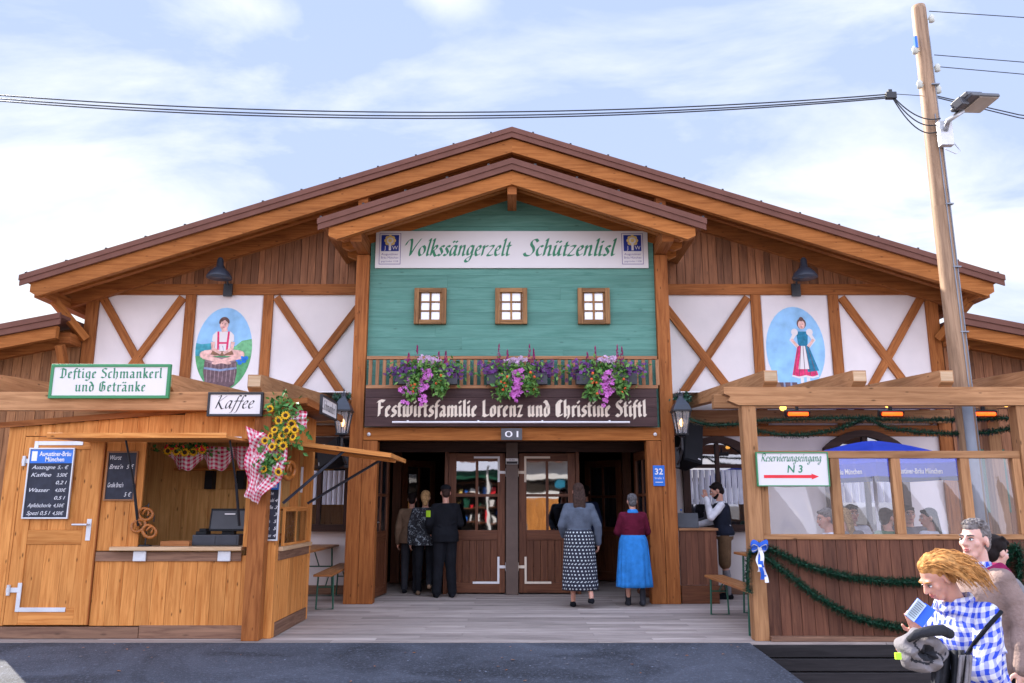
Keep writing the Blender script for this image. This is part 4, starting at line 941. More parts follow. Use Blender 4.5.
# name board on the green gable
ys = YP + .055; sx0, sx1 = WX(375.5, 250, ys), WX(648, 250, ys); sz0, sz1 = WZ(268, ys), WZ(231, ys)
t = board('name_sign', 'long cream name board with green calligraphy across the green gable', 'sign', sx0, sx1, ys, sz0, sz1, face='sign_white', th=.025)
part('lettering', 'green_letter', t, lambda m: (pen_text(m, 'Volkssängerzelt', 'italic', (WX(406, 250, ys), ys - .001, sz0 + .205), WX(507, 250, ys) - WX(403, 250, ys), h=.162, nib=.27), pen_text(m, 'Schützenlisl', 'italic', (WX(524.5, 250, ys), ys - .001, sz0 + .205), WX(613, 250, ys) - WX(523, 250, ys), h=.162, nib=.27)))
def brewlogo(par, cx, z0, z1, y):
    w = .17; h = z1 - z0
    lg = part('emblem', ['violet_letter', 'sign_white', 'logo_blue', 'gold'], par, lambda m: (m.mm(cx - w, cx + w, y - .004, y - .0005, z0, z1, mi=0), m.mm(cx - w + .008, cx + w - .008, y - .006, y - .004, z0 + .008, z1 - .008, mi=1), m.mm(cx - w + .03, cx + w - .03, y - .008, y - .006, z0 + h * .42, z1 - .03, mi=2),
        [m.lathe((cx + math.cos(a) * .062, y - .0095, z0 + h * .76 + math.sin(a) * .062), [(.032, 0), (.032, .0008)], 10, mi=3, rot=Matrix.Rotation(R(90), 3, 'X')) for a in [k * math.pi / 4 for k in range(8)]],
        m.lathe((cx, y - .0112, z0 + h * .76), [(.055, 0), (.055, .0008)], 14, mi=1, rot=Matrix.Rotation(R(90), 3, 'X')), m.lathe((cx, y - .0126, z0 + h * .76), [(.03, 0), (.03, .0008)], 12, mi=3, rot=Matrix.Rotation(R(90), 3, 'X')),
        m.mm(cx - .018, cx + .018, y - .0135, y - .0125, z0 + h * .44, z0 + h * .70, mi=1)), kind=None)
    part('emblem_text', ['violet_letter', 'sign_white'], lg, lambda m: (font_text(m, 'Augustiner', (cx, y - .0065, z0 + h * .29), .035, .27, center=True), font_text(m, 'Bräu München', (cx, y - .0065, z0 + h * .18), .035, .27, center=True), font_text(m, 'gegründet 1328', (cx, y - .0065, z0 + h * .07), .026, .27, center=True), font_text(m, 'J', (cx - .08, y - .0135, z0 + h * .47), .06, mi=1, center=True), font_text(m, 'W', (cx + .08, y - .0135, z0 + h * .47), .06, mi=1, center=True)))
brewlogo(t, WX(390, 250, ys), sz0 + .06, sz1 - .04, ys); brewlogo(t, WX(632.5, 250, ys), sz0 + .06, sz1 - .04, ys)
# host family board
yh = YP - .10; hx0, hx1 = -2.205, 2.175; hz0, hz1 = 2.548, 3.125
t = thing('host_sign', 'dark brown wooden board with cream blackletter below the balcony', 'sign', (0, yh, hz0))
part('panel', 'sign_board', t, lambda m: [m.mm(hx0, hx1, yh, yh + .05, hz0 + k * .145, hz0 + (k + 1) * .145 - .003, grain=0) for k in range(4)], bevel=.003)
part('lettering', 'cream_letter', t, lambda m: pen_text(m, 'Festwirtsfamilie Lorenz und Christine Stiftl', 'black', (WX(377, 412, yh), yh - .0015, hz0 + .155), WX(646, 412, yh) - WX(376, 412, yh), h=.150, nib=.40))
part('light_bar', 'white_paint', t, lambda m: (m.tube([(WX(393, 425, yh), yh - .09, hz0 + .055), (WX(629, 425, yh), yh - .09, hz0 + .055)], .015, 8), [m.mm(x - .012, x + .012, yh - .09, yh, hz0 + .05, hz0 + .085) for x in (-1.55, -.5, .45, 1.45)]))
# gate number
t = board('gate_number_plate', 'small dark plate reading 01 above the centre of the entrance', 'sign', -.162, .150, YP - .125, 2.345, 2.52, face='led_grey', th=.04)
part('lettering', 'white_paint', t, lambda m: font_text(m, '01', (-.006, YP - .1265, 2.388), .09, center=True, w=.2))
t = board('notice_box', 'small white and black sign box on the post between doors', 'sign', -.10, .10, YD - .14, 2.055, 2.15, face='white_paint', th=.05)
part('lettering', 'dark_letter', t, lambda m: (m.mm(-.09, .09, YD - .143, YD - .1405, 2.06, 2.10), font_text(m, 'N 01', (0, YD - .1415, 2.11), .03, center=True)))
bx0, bx1 = WX(653, 475, YP), WX(664.5, 475, YP); bz0, bz1 = WZ(486, YP), WZ(465.5, YP)
t = board('number_plaque', 'small blue plaque with white 32 on the right porch post', 'sign', bx0, bx1, YP - .014, bz0, bz1, face='sign_blue', th=.012)
part('lettering', 'white_paint', t, lambda m: (font_text(m, '32', ((bx0 + bx1) / 2, YP - .0165, bz0 + .17), .085, w=.12, center=True, bold=.02), font_text(m, 'Straße 1', ((bx0 + bx1) / 2, YP - .0165, bz0 + .10), .032, w=.13, center=True), m.mm(bx0 + .03, bx1 - .03, YP - .0165, YP - .0145, bz0 + .05, bz0 + .06)))
# kiosk signs
y = YF - .035
x0, x1, z0, z1 = WX(50.5, 381, y), WX(169.5, 381, y), WZ(398, y), WZ(364.5, y)
t = board('menu_sign', 'white sign with green frame and two lines of green blackletter on the left pergola beam', 'sign', x0, x1, y, z0, z1, frame='green_frame', fw=.028)
w = x1 - x0
part('lettering', 'green_letter', t, lambda m: (pen_text(m, 'Deftige Schmankerl', 'black', (x0 + .09, y - .0015, z0 + .225), w - .17, h=.07, nib=.25), pen_text(m, 'und Getränke', 'black', (x0 + .28, y - .0015, z0 + .075), w - .53, h=.07, nib=.25)))
y2 = YF - .032
x0, x1, z0, z1 = WX(208, 404, y2), WX(262.5, 404, y2), WZ(416, y2), WZ(392.5, y2)
t = board('coffee_sign', 'white sign with black frame and handwritten word Kaffee at the pergola corner', 'sign', x0, x1, y2, z0, z1, frame='dark_letter', fw=.022)
part('lettering', 'dark_letter', t, lambda m: pen_text(m, 'Kaffee', 'italic', (x0 + .07, y2 - .0015, z0 + .085), x1 - x0 - .17, h=.085, nib=.17, slant=.3))
t = thing('side_sign', 'white sign with black frame and script lettering on the kiosk side eave', 'sign', (-2.29, 9.9, 2.48))
part('panel', 'sign_white', t, lambda m: m.mm(-2.302, -2.28, 9.5, 10.32, 2.47, 2.70), bevel=.002)
part('frame', 'dark_letter', t, lambda m: (m.mm(-2.303, -2.27, 9.49, 10.33, 2.68, 2.704), m.mm(-2.303, -2.27, 9.49, 10.33, 2.466, 2.49), m.mm(-2.303, -2.27, 9.49, 9.512, 2.49, 2.68), m.mm(-2.303, -2.27, 10.308, 10.33, 2.49, 2.68)))
part('lettering', 'dark_letter', t, lambda m: pen_text(m, 'Schmankerl', 'italic', (-2.2785, 9.56, 2.535), .68, X=(0, 1, 0), h=.07, nib=.17))
# reservation sign
yr = YF - .03
x0, x1, z0, z1 = WX(757, 469, yr), WX(828.5, 469, yr), WZ(486, yr), WZ(452.5, yr)
t = board('reservation_sign', 'white reservation entrance sign with green script and a red arrow', 'sign', x0, x1, yr, z0, z1, frame='green_frame', fw=.008)
w = x1 - x0
part('lettering', 'green_letter', t, lambda m: (pen_text(m, 'Reservierungseingang', 'italic', (x0 + .05, yr - .0015, z0 + .265), w - .12, h=.05, nib=.24), font_text(m, 'N 3', (x0 + w * .53, yr - .0015, z0 + .145), .078, center=True, shear=.15, bold=.015)))
part('arrow', 'red_paint', t, lambda m: (m.face([(x0 + .07, yr - .0015, z0 + .085), (x1 - .19, yr - .0015, z0 + .085), (x1 - .19, yr - .0015, z0 + .118), (x0 + .07, yr - .0015, z0 + .118)]), m.face([(x1 - .19, yr - .0015, z0 + .07), (x1 - .11, yr - .0015, z0 + .1015), (x1 - .19, yr - .0015, z0 + .133)])))
# chalk boards
def chalkboard(label, x0, x1, y, z0, z1, lines, header, group=None, frame='zinc'):
    t = board('chalk_board', label, 'chalkboard', x0, x1, y, z0, z1, face='slate', frame=frame, fw=.012, th=.015)
    w = x1 - x0; h = z1 - z0; top = z1 - .012
    if header:
        hh = h * header
        part('header', 'sign_blue', t, lambda m: m.mm(x0 + .014, x1 - .014, y - .003, y - .0005, z1 - hh, z1 - .014))
        part('header_text', 'white_paint', t, lambda m: (font_text(m, 'Augustiner-Bräu', (x0 + w * .58, y - .0035, z1 - hh * .52), hh * .30, w * .70, center=True, bold=.02), font_text(m, 'München', (x0 + w * .58, y - .0035, z1 - hh * .88), hh * .28, w * .42, center=True, bold=.02), m.mm(x0 + w * .06, x0 + w * .18, y - .0042, y - .0032, z1 - hh * .85, z1 - hh * .2)))
        top = z1 - hh
    n = len(lines); st = (top - z0 - .02) / n
    def tx(m):
        for i, (a, b) in enumerate(lines):
            zc = top - st * (i + .78)
            if a: font_text(m, a, (x0 + w * .09, y - .001, zc), st * .50, min(w * .52, w * .075 * len(a)), shear=.35)
            if b: font_text(m, b, (x0 + w * .66, y - .001, zc), st * .45, w * .24, shear=.3)
    part('chalk_text', 'chalk', t, tx)
    return t
chalkboard('blue topped drinks chalkboard hanging on the kiosk door', -5.375, -4.875, KY - .045, 1.255, 2.02, [('Auszogne', '5,- €'), ('Kaffee', '3,50€'), ('', '0,2 l'), ('Wasser', '4,00€'), ('', '0,5 l'), ('Apfelschorle', '4,50€'), ('Spezi 0,5 l', '4,50€')], .215)
chalkboard('plain chalkboard beside the kiosk hatch, left of the counter', WX(107, 475, KY), WX(137, 475, KY), KY - .02, 1.45, 1.985, [('Wurst', ''), ('Brez\'n', '5 €'), ('', ''), ('Große Brez\'n', ''), ('', '5 €')], 0, frame='rail_wood')
chalkboard('narrow blue topped chalkboard on the kiosk corner post', -2.71, -2.565, KY - .035, 1.02, 1.74, [('Kuchen', ''), ('Strudel', '4'), ('Kaffee', '3'), ('Tee', '3'), ('Wein', '5'), ('Sekt', '5'), ('Wasser', '4')], .24)
# ================================================================== KIOSK THINGS
RX90 = Matrix.Rotation(R(90), 3, 'X')
t = thing('cash_register', 'dark till with black screen on the kiosk counter', 'till', (-3.2, 9.25, .957))
part('base', 'grey_plastic', t, lambda m: m.mm(-3.56, -3.04, 9.12, 9.5, .958, 1.075), bevel=.008)
for a_, b_ in ((-3.54, -3.30), (-3.29, -3.06)): part('drawer', 'blue_black_metal', t, lambda m: m.mm(a_, b_, 9.112, 9.119, .975, 1.06), bevel=.003)
part('screen', ['black_plastic', 'grey_plastic', 'white_paint'], t, lambda m: (m.box((-3.22, 9.28, 1.235), (.42, .03, .25), Matrix.Rotation(R(-10), 3, 'X')), m.box((-3.22, 9.261, 1.235), (.38, .004, .205), Matrix.Rotation(R(-10), 3, 'X'), mi=1), m.box((-3.20, 9.249, 1.30), (.12, .002, .014), Matrix.Rotation(R(-10), 3, 'X'), mi=2), m.mm(-3.29, -3.15, 9.28, 9.36, 1.076, 1.13)), bevel=.006)
part('card_reader', 'black_plastic', t, lambda m: (m.mm(-3.54, -3.42, 9.16, 9.30, 1.076, 1.11), m.mm(-3.52, -3.44, 9.20, 9.28, 1.11, 1.14)), bevel=.006)
def pretzel_pts(c, s, rot):
    pts = []
    for k in range(41):
        q = k / 40; a = (q - .5) * 2
        # one continuous pretzel loop with the crossed ends on top
        t_ = a * math.pi * 1.28
        x = math.sin(t_) * (1.0 - .18 * abs(a)); z = -math.cos(t_) * .8 * (1 - .28 * a * a) - .1
        y = .10 * math.sin(a * 6) * abs(a)
        if abs(a) > .78: x *= 1 - (abs(a) - .78) * 2.2; z -= (abs(a) - .78) * 2.6
        pts.append(Vector(c) + rot @ Vector((x * s, y * s, z * s)))
    return pts
def pretzel(m, c, s, rot=Matrix.Identity(3)):
    p = pretzel_pts(c, s, rot); m.tube(p, [s * (.13 + .1 * math.cos((k / 40 - .5) * 2 * 1.5)) for k in range(41)], 8)
t = thing('pretzel_stand', 'wire stand hung with brown pretzels on the left of the counter', 'pretzel stand', (-4.04, 9.02, .957))
part('stand', 'black_metal', t, lambda m: (m.lathe((-4.03, 9.02, .957), [(.07, 0), (.07, .012), (.008, .02), (.007, .46), (0, .47)], 12), m.tube([(-4.03, 9.02, 1.40), (-4.12, 9.0, 1.36), (-4.13, 8.98, 1.30)], .006, 6), m.tube([(-4.03, 9.02, 1.32), (-3.95, 9.0, 1.29), (-3.94, 8.98, 1.22)], .006, 6)))
for i, (x, z) in enumerate(((-4.015, 1.315), (-4.09, 1.19), (-3.955, 1.13))):
    tag(MB.build(*(lambda mb: (pretzel(mb, (x, 8.94, z), .082, Matrix.Rotation(R((15, -25, 30)[i]), 3, 'Y')), (mb, 'pretzel', 'crust'))[1])(MB()), smooth=True), ('uppermost of three brown pretzels on the counter stand', 'middle left pretzel of three on the counter stand', 'lowest pretzel of three on the counter stand')[i], 'pretzel', 'pretzels on the counter stand')
one('bread_board', 'bench_wood', 'low wooden tray on the kiosk counter between pretzels and till', 'tray', lambda m: (m.mm(-3.88, -3.56, 9.05, 9.24, .956, .975, grain=0), m.mm(-3.88, -3.56, 9.05, 9.065, .975, 1.01), m.mm(-3.88, -3.56, 9.225, 9.24, .975, 1.01)), bevel=.003)
# gingham and flowers inside the hatch
def swag(m):
    for k in range(3):
        xa = -4.1 + k * .38
        m.grid(lambda a, b: (xa + a * .42, 9.55 + .05 * math.sin(a * 9 + k) + .04 * b, 2.08 - b * (.11 + .17 * math.sin(math.pi * a)) + .02 * math.sin(a * 17) * b), 18, 8, (.42, .28))
tag((lambda mb: (swag(mb), mb.build('gingham_swag', 'red_check', smooth=True))[1])(MB()), 'dark red gingham cloth draped inside the kiosk hatch', 'cloth')
def sunflower(m, c, r, rot):
    n = 15
    for k in range(n):
        a = 2 * math.pi * k / n + random.uniform(-.1, .1); w = .17
        for lay, rr in ((0, r), (1, r * .82)):
            a2 = a + lay * .2
            p = [(.3 * r, a2 - w, .0), (.7 * rr, a2 - w * .9, .16 * r), (rr, a2, .02 * r - .1 * r * lay), (.7 * rr, a2 + w * .9, .16 * r), (.3 * r, a2 + w, 0)]
            m.face([Vector(c) + rot @ Vector((q * math.cos(b), q * math.sin(b), h)) for q, b, h in p], mi=0)
    m.lathe(c, [(.42 * r, .02 * r), (.40 * r, .14 * r), (.2 * r, .2 * r), (0, .17 * r)], 12, mi=1, rot=rot)
def leaves(m, c, sp, n, size, mi=0, droop=0):
    for k in range(n):
        p = Vector(c) + Vector((random.gauss(0, sp[0]), random.gauss(0, sp[1]), random.gauss(0, sp[2])))
        d = Vector((random.uniform(-1, 1), random.uniform(-1, .4), random.uniform(-1, 1) - droop)).normalized(); s = size * random.uniform(.6, 1.3)
        q = d.cross(Vector((random.uniform(-1, 1), random.uniform(-1, 1), random.uniform(-1, 1)))).normalized(); nn = d.cross(q)
        m.face([p, p + d * s * .5 + q * s * .28 + nn * s * .06, p + d * s, p + d * s * .5 - q * s * .28 + nn * s * .06], mi=mi, rnd=random.random())
t = thing('sunflower_garland', 'sunflowers and red berries pinned inside the top of the hatch', 'flowers', (-3.9, 9.5, 2.0))
part('foliage', 'leaf_green', t, lambda m: leaves(m, (-3.85, 9.42, 2.04), (.17, .03, .03), 160, .07))
part('blossom', ['sunflower_petal', 'sunflower_core'], t, lambda m: [sunflower(m, (-4.02 + k * .1, 9.37, 2.03 + random.uniform(-.03, .02)), .06, RX90) for k in range(5)])
part('berries', 'red_paint', t, lambda m: [m.ell((-4.1 + random.random() * .6, 9.36, 2.05 + random.uniform(-.04, .03)), (.014,) * 3, nu=6, nv=5) for k in range(16)])
# bouquet on the pergola post
def face_rot(az, el): return Matrix.Rotation(az, 3, 'Z') @ Matrix.Rotation(R(90) - el, 3, 'X')
bq = thing('sunflower_bouquet', 'hanging bunch of yellow sunflowers with green leaves on the pergola post', 'bouquet', (-2.66, 8.76, 1.7))
def bfol(m):
    for k in range(230):
        q = random.random(); c = (-2.50 + .05 * math.sin(q * 5) + .04 * q, 8.70 + random.uniform(-.05, .06), 1.98 + q * .56); leaves(m, c, (.085, .03, .04), 1, .085)
    leaves(m, (-2.60, 8.70, 1.83), (.07, .04, .05), 190, .075)
part('foliage', ['leaf_green'], bq, bfol); part('light_foliage', ['leaf_light'], bq, lambda m: [leaves(m, (-2.50 + .04 * q, 8.68, 2.0 + q * .52), (.08, .03, .03), 1, .06) for q in [random.random() for _ in range(110)]])
fl_px = [(268, 409), (284, 416), (277, 421), (289, 424), (272, 430), (285, 431), (276, 442), (291, 437), (270, 447), (281, 446), (263, 441), (262, 469), (277, 472), (275, 457), (293, 430), (280, 436), (268, 436)]
part('blossom', ['sunflower_petal', 'sunflower_core'], bq, lambda m: [sunflower(m, (WX(u + 3, v, 8.66), 8.63 + random.uniform(-.03, .02), WZ(v, 8.66)), random.uniform(.044, .058), face_rot(random.uniform(-.5, .6), random.uniform(-.5, .4))) for u, v in fl_px])
def drape(m):
    def f(a, b):   # a along length, b across
        cu = 276 + (252 - 276) * a ** .9; cv = 440 + (500 - 440) * a
        wdt = 27 * (1 - .25 * a) * (.55 + .6 * math.sin(math.pi * min(a * 1.05 + .1, 1)))
        u = cu + (b - .5) * 2 * wdt * .62; v = cv + (b - .5) * 2 * wdt * .42
        y = 8.70 - .035 * math.sin(b * 15 + a * 5) - .03 * math.sin(a * 14 + b * 4)
        x, z = W(u, v, 8.74); return (x, y, z)
    m.grid(f, 36, 26, (.85, .52))
    def g(a, b):
        u = 258 - 14 * b * .4 + (b - .5) * 24 * (1 - .5 * a); v = 430 + a * 66 + (b - .5) * 8
        x, z = W(u + 3 * math.sin(a * 5), v, 8.74); return (x, 8.72 - .03 * math.sin(b * 12 + a * 4), z)
    m.grid(g, 20, 12, (.6, .3))
    def h(a, b):
        u = 280 + a * 27; v = 421 + (b - .5) * (19 - 7 * a) * (1.4 if a > .6 else 1) - a * 1
        x, z = W(u, v, 8.72); return (x, 8.71 - .02 * math.sin(b * 14 + a * 3), z)
    m.grid(h, 14, 12, (.28, .22))
tag((lambda mb: (drape(mb), mb.build('gingham_cloth', 'red_check', smooth=True))[1])(MB()), 'bright red gingham cloth tied round the corner post under the sunflowers', 'cloth')
one('hanging_pretzel', 'crust', 'large pretzel hanging at the kiosk corner behind the sunflowers', 'pretzel', lambda m: pretzel(m, (-2.50, 9.02, 1.80), .125, Matrix.Rotation(R(70), 3, 'Z')), smooth=True)
t = thing('display_case', 'small glass display case with wooden frame on the side counter', 'display case', (-2.62, 9.9, .946))
X0, X1, Y0, Y1, Z0, Z1 = -2.83, -2.56, 9.2, 10.2, .947, 1.36
part('frame', 'spruce', t, lambda m: ([m.mm(x, x + .03, y, y + .03, Z0, Z1, grain=2) for x in (X0, X1 - .03) for y in (Y0, (Y0 + Y1) / 2, Y1 - .03)], [m.mm(x + .001, x + .029, Y0 + .001, Y1 - .001, z, z + .03, grain=1) for x in (X0, X1 - .03) for z in (Z0 + .0, Z1 - .031)], m.mm(X0, X1, Y0, Y1, Z1, Z1 + .02)), bevel=.002)
part('pane', 'clear_glass', t, lambda m: (m.mm(X1 - .012, X1 - .008, Y0 + .03, Y1 - .03, Z0 + .03, Z1 - .03), m.mm(X0 + .03, X1 - .03, Y0 + .012, Y0 + .016, Z0 + .03, Z1 - .03)))
one('cake', 'crust', 'brown cake behind glass in the display case', 'cake', lambda m: m.lathe((-2.70, 9.45, .98), [(.10, 0), (.105, .03), (.10, .09), (.05, .1), (0, .1)], 16), smooth=True)
one('price_card', 'white_paint', 'small white price card pinned beside the side hatch', 'card', lambda m: m.mm(KX1 - .004, KX1 + .004, 9.89, 9.98, 1.55, 1.86))
# ================================================================== LAMPS, SPEAKERS
def lantern(s, label):
    x = s * 2.50; y = 11.76; zb = 2.42
    t = thing('wall_lantern', label, 'lantern', (x, y, 1.95), 'lanterns on the porch posts')
    part('bracket', 'black_metal', t, lambda m: (m.mm(s * 2.442 if s > 0 else s * 2.50, s * 2.50 if s > 0 else s * 2.442, YP - .0, YP + .04, 1.95, 2.25), m.tube([(s * 2.47, YP + .01, 2.0), (s * 2.48, YP - .10, 2.05), (x, y, 2.2), (x, y, zb)], .02, 8), m.tube([(s * 2.47, YP, 2.2), (s * 2.49, YP - .1, 2.24), (x, y + .03, 2.32)], .012, 8), m.lathe((x, y, zb - .05), [(.02, 0), (.05, .02), (.035, .05)], 10)), smooth=False)
    # four sided lantern widening upwards
    b, tp, h = .065, .115, .34
    def cage(m):
        for i in range(4):
            sx, sy = ((-1, -1), (1, -1), (1, 1), (-1, 1))[i]; m.beam((x + sx * b, y + sy * b, zb), (x + sx * tp, y + sy * tp, zb + h), .016, .016)
        for q, z in ((b + .012, zb), (tp + .014, zb + h)):
            for i in range(4):
                a = [(-q, -q), (q, -q), (q, q), (-q, q)]; m.beam((x + a[i][0], y + a[i][1], z), (x + a[(i + 1) % 4][0], y + a[(i + 1) % 4][1], z), .022, .022)
        for d in (-1, 1): m.beam((x, y + d * b, zb), (x, y + d * tp, zb + h), .010, .010)
        m.mm(x - b, x + b, y - b, y + b, zb - .012, zb + .004)
    cg = part('cage', 'black_metal', t, cage)
    part('roof', 'blue_black_metal', t, lambda m: m.loft([((x, y, zb + h + .012), .19, .19), ((x, y, zb + h + .09), .145, .145), ((x, y, zb + h + .20), .05, .05), ((x, y, zb + h + .22), .045, .045), ((x, y, zb + h + .26), .05, .05), ((x, y, zb + h + .28), .012, .012), ((x, y, zb + h + .34), .006, .006)], 4, axes=(Vector((.7071, .7071, 0)), Vector((-.7071, .7071, 0)))))
    part('glass', 'lamp_glass', cg, lambda m: m.loft([((x, y, zb + .008), b * 1.38, b * 1.38), ((x, y, zb + h - .004), tp * 1.38, tp * 1.38)], 4, axes=(Vector((.7071, .7071, 0)), Vector((-.7071, .7071, 0))), cap=False))
    part('bulb', 'lamp_glow', cg, lambda m: (m.ell((x, y, zb + .17), (.028, .028, .06)),), smooth=True)
    part('wreath', 'tinsel', t, lambda m: leaves(m, (x + s * .07, y + .1, zb + h + .20), (.07, .05, .03), 120, .07))
lantern(-1, 'lit black lantern on the left porch post beside the kiosk side sign'); lantern(1, 'lit black lantern on the right porch post beside the black loudspeaker')
def speaker(s, c, rot, label):
    t = thing('loudspeaker', label, 'loudspeaker', c, 'loudspeakers at the porch corners'); C = Vector(c)
    def bod(m):
        P = [(-.17, -.19), (.17, -.19), (.11, .19), (-.11, .19)]
        b = len(m.v)
        pts = [C + rot @ Vector((px, py, pz)) for pz in (-.33, .33) for px, py in P]
        m.raw(pts, [(3, 2, 1, 0), (4, 5, 6, 7), (0, 1, 5, 4), (1, 2, 6, 5), (2, 3, 7, 6), (3, 0, 4, 7)])
    part('cabinet', 'speaker_black', t, bod, bevel=.012)
    part('grille', 'black_plastic', t, lambda m: m.box(C + rot @ Vector((0, -.197, 0)), (.31, .012, .61), rot), bevel=.005)
    part('badge', 'steel', t, lambda m: m.box(C + rot @ Vector((.10, -.205, -.26)), (.05, .004, .018), rot))
    part('bracket', 'black_metal', t, lambda m: (m.tube([C + rot @ Vector((0, .19, .0)), Vector((c[0] + s * .0, 13.22, c[2] + .05))], .022, 8), m.mm(c[0] - .06, c[0] + .06, 13.2, 13.28, c[2] - .1, c[2] + .2)))
speaker(1, (2.74, 12.55, 2.30), Matrix.Rotation(R(18), 3, 'Z') @ Matrix.Rotation(R(14), 3, 'Y') @ Matrix.Rotation(R(-16), 3, 'X'), 'black loudspeaker tilted down beside the right lantern')
speaker(-1, (-2.72, 12.6, 2.18), Matrix.Rotation(R(-60), 3, 'Z') @ Matrix.Rotation(R(75), 3, 'Y') @ Matrix.Rotation(R(-12), 3, 'X'), 'black loudspeaker lying above the awning flap behind the left lantern')
def barn(s, label):
    x = s * 4.87; z0 = 5.14
    t = thing('barn_lamp', label, 'lamp', (x, YW - .2, 4.95), 'barn lamps on the gable')
    part('wall_bracket', 'black_metal', t, lambda m: (m.mm(x - .075, x + .075, YB - .08, YB - .032, 4.90, 5.12), m.tube([(x, YB - .08, 5.10), (x, YB - .25, 5.30), (x, YB - .5, 5.40)], .018, 8)), bevel=.004)
    part('lamp_shade', ['blue_black_metal', 'gold'], t, lambda m: m.lathe((x, YB - .5, 5.10), [(.205, 0), (.20, .02), (.165, .085), (.10, .15), (.055, .18), (.05, .30), (.038, .335), (.016, .35)], 24), smooth=True, solid=.006)
    part('bulb', 'bulb_glow', t, lambda m: m.ell((x, YB - .5, 5.16), (.045, .045, .06)), smooth=True)
barn(-1, 'dark barn lamp above the painting of the seated youth'); barn(1, 'dark barn lamp above the painting of the woman in red skirt')
# ================================================================== MURALS
def flat2(m, pts, y, mi): m.face([(x, y, z) for x, z in pts], mi=mi)
def ellp(cx, cz, rx, rz_, n=36, a0=0, a1=360): return [(cx + rx * math.cos(R(a0 + (a1 - a0) * k / n)), cz + rz_ * math.sin(R(a0 + (a1 - a0) * k / n))) for k in range(n)]
def strip(p, w):
    L_, R_ = [], []
    for i in range(len(p)):
        a = p[max(i - 1, 0)]; b = p[min(i + 1, len(p) - 1)]; d = math.hypot(b[0] - a[0], b[1] - a[1]); nx, nz = -(b[1] - a[1]) / d, (b[0] - a[0]) / d
        ww = w[i] if isinstance(w, (list, tuple)) else w
        L_.append((p[i][0] + nx * ww, p[i][1] + nz * ww)); R_.append((p[i][0] - nx * ww, p[i][1] - nz * ww))
    return R_ + L_[::-1]
for nm, c in (('paint_sky', (.27, .50, .74)), ('paint_sky_deep', (.09, .30, .68)), ('paint_hill', (.16, .42, .20)), ('paint_hill_far', (.05, .30, .36)), ('paint_meadow', (.09, .30, .12)), ('paint_barrel', (.13, .075, .085)), ('paint_barrel_light', (.26, .17, .18)), ('paint_skin', (.72, .42, .36)), ('paint_hair', (.12, .06, .05)), ('paint_red', (.65, .03, .13)), ('paint_teal', (.015, .17, .28)), ('paint_hoop', (.22, .27, .40)), ('paint_blue', (.02, .16, .55)), ('paint_brown', (.24, .12, .07)), ('paint_snow', (.55, .68, .85))):
    flat(nm, c, .75, var=.2 if 'sky' in nm else .32, scale=4 if 'sky' in nm else 14)
def mural(s, label, draw, mats):
    u0, u1, v0, v1 = ((191, 258, 295, 388) if s < 0 else (760, 832, 295, 388))
    x0, x1 = s * 4.29, s * 5.41
    if x0 > x1: x0, x1 = x1, x0
    y = YW - .012; t = thing('painted_panel', label, 'painting', ((x0 + x1) / 2, y, 2.7), 'painted panels on the gable')
    part('canvas', 'mural_white', t, lambda m: m.mm(x0, x1, y, YW - .0015, 2.71, 4.94))
    mb = MB(); draw(mb, (x0 + x1) / 2, y - .0015); mb.build('painting', mats, t)
def clip_oval(pts, cx, cz, rx, rz_):
    out = []
    for x, z in pts:
        k = math.hypot((x - cx) / rx, (z - cz) / rz_)
        out.append((cx + (x - cx) / k, cz + (z - cz) / k) if k > 1 else (x, z))
    return out
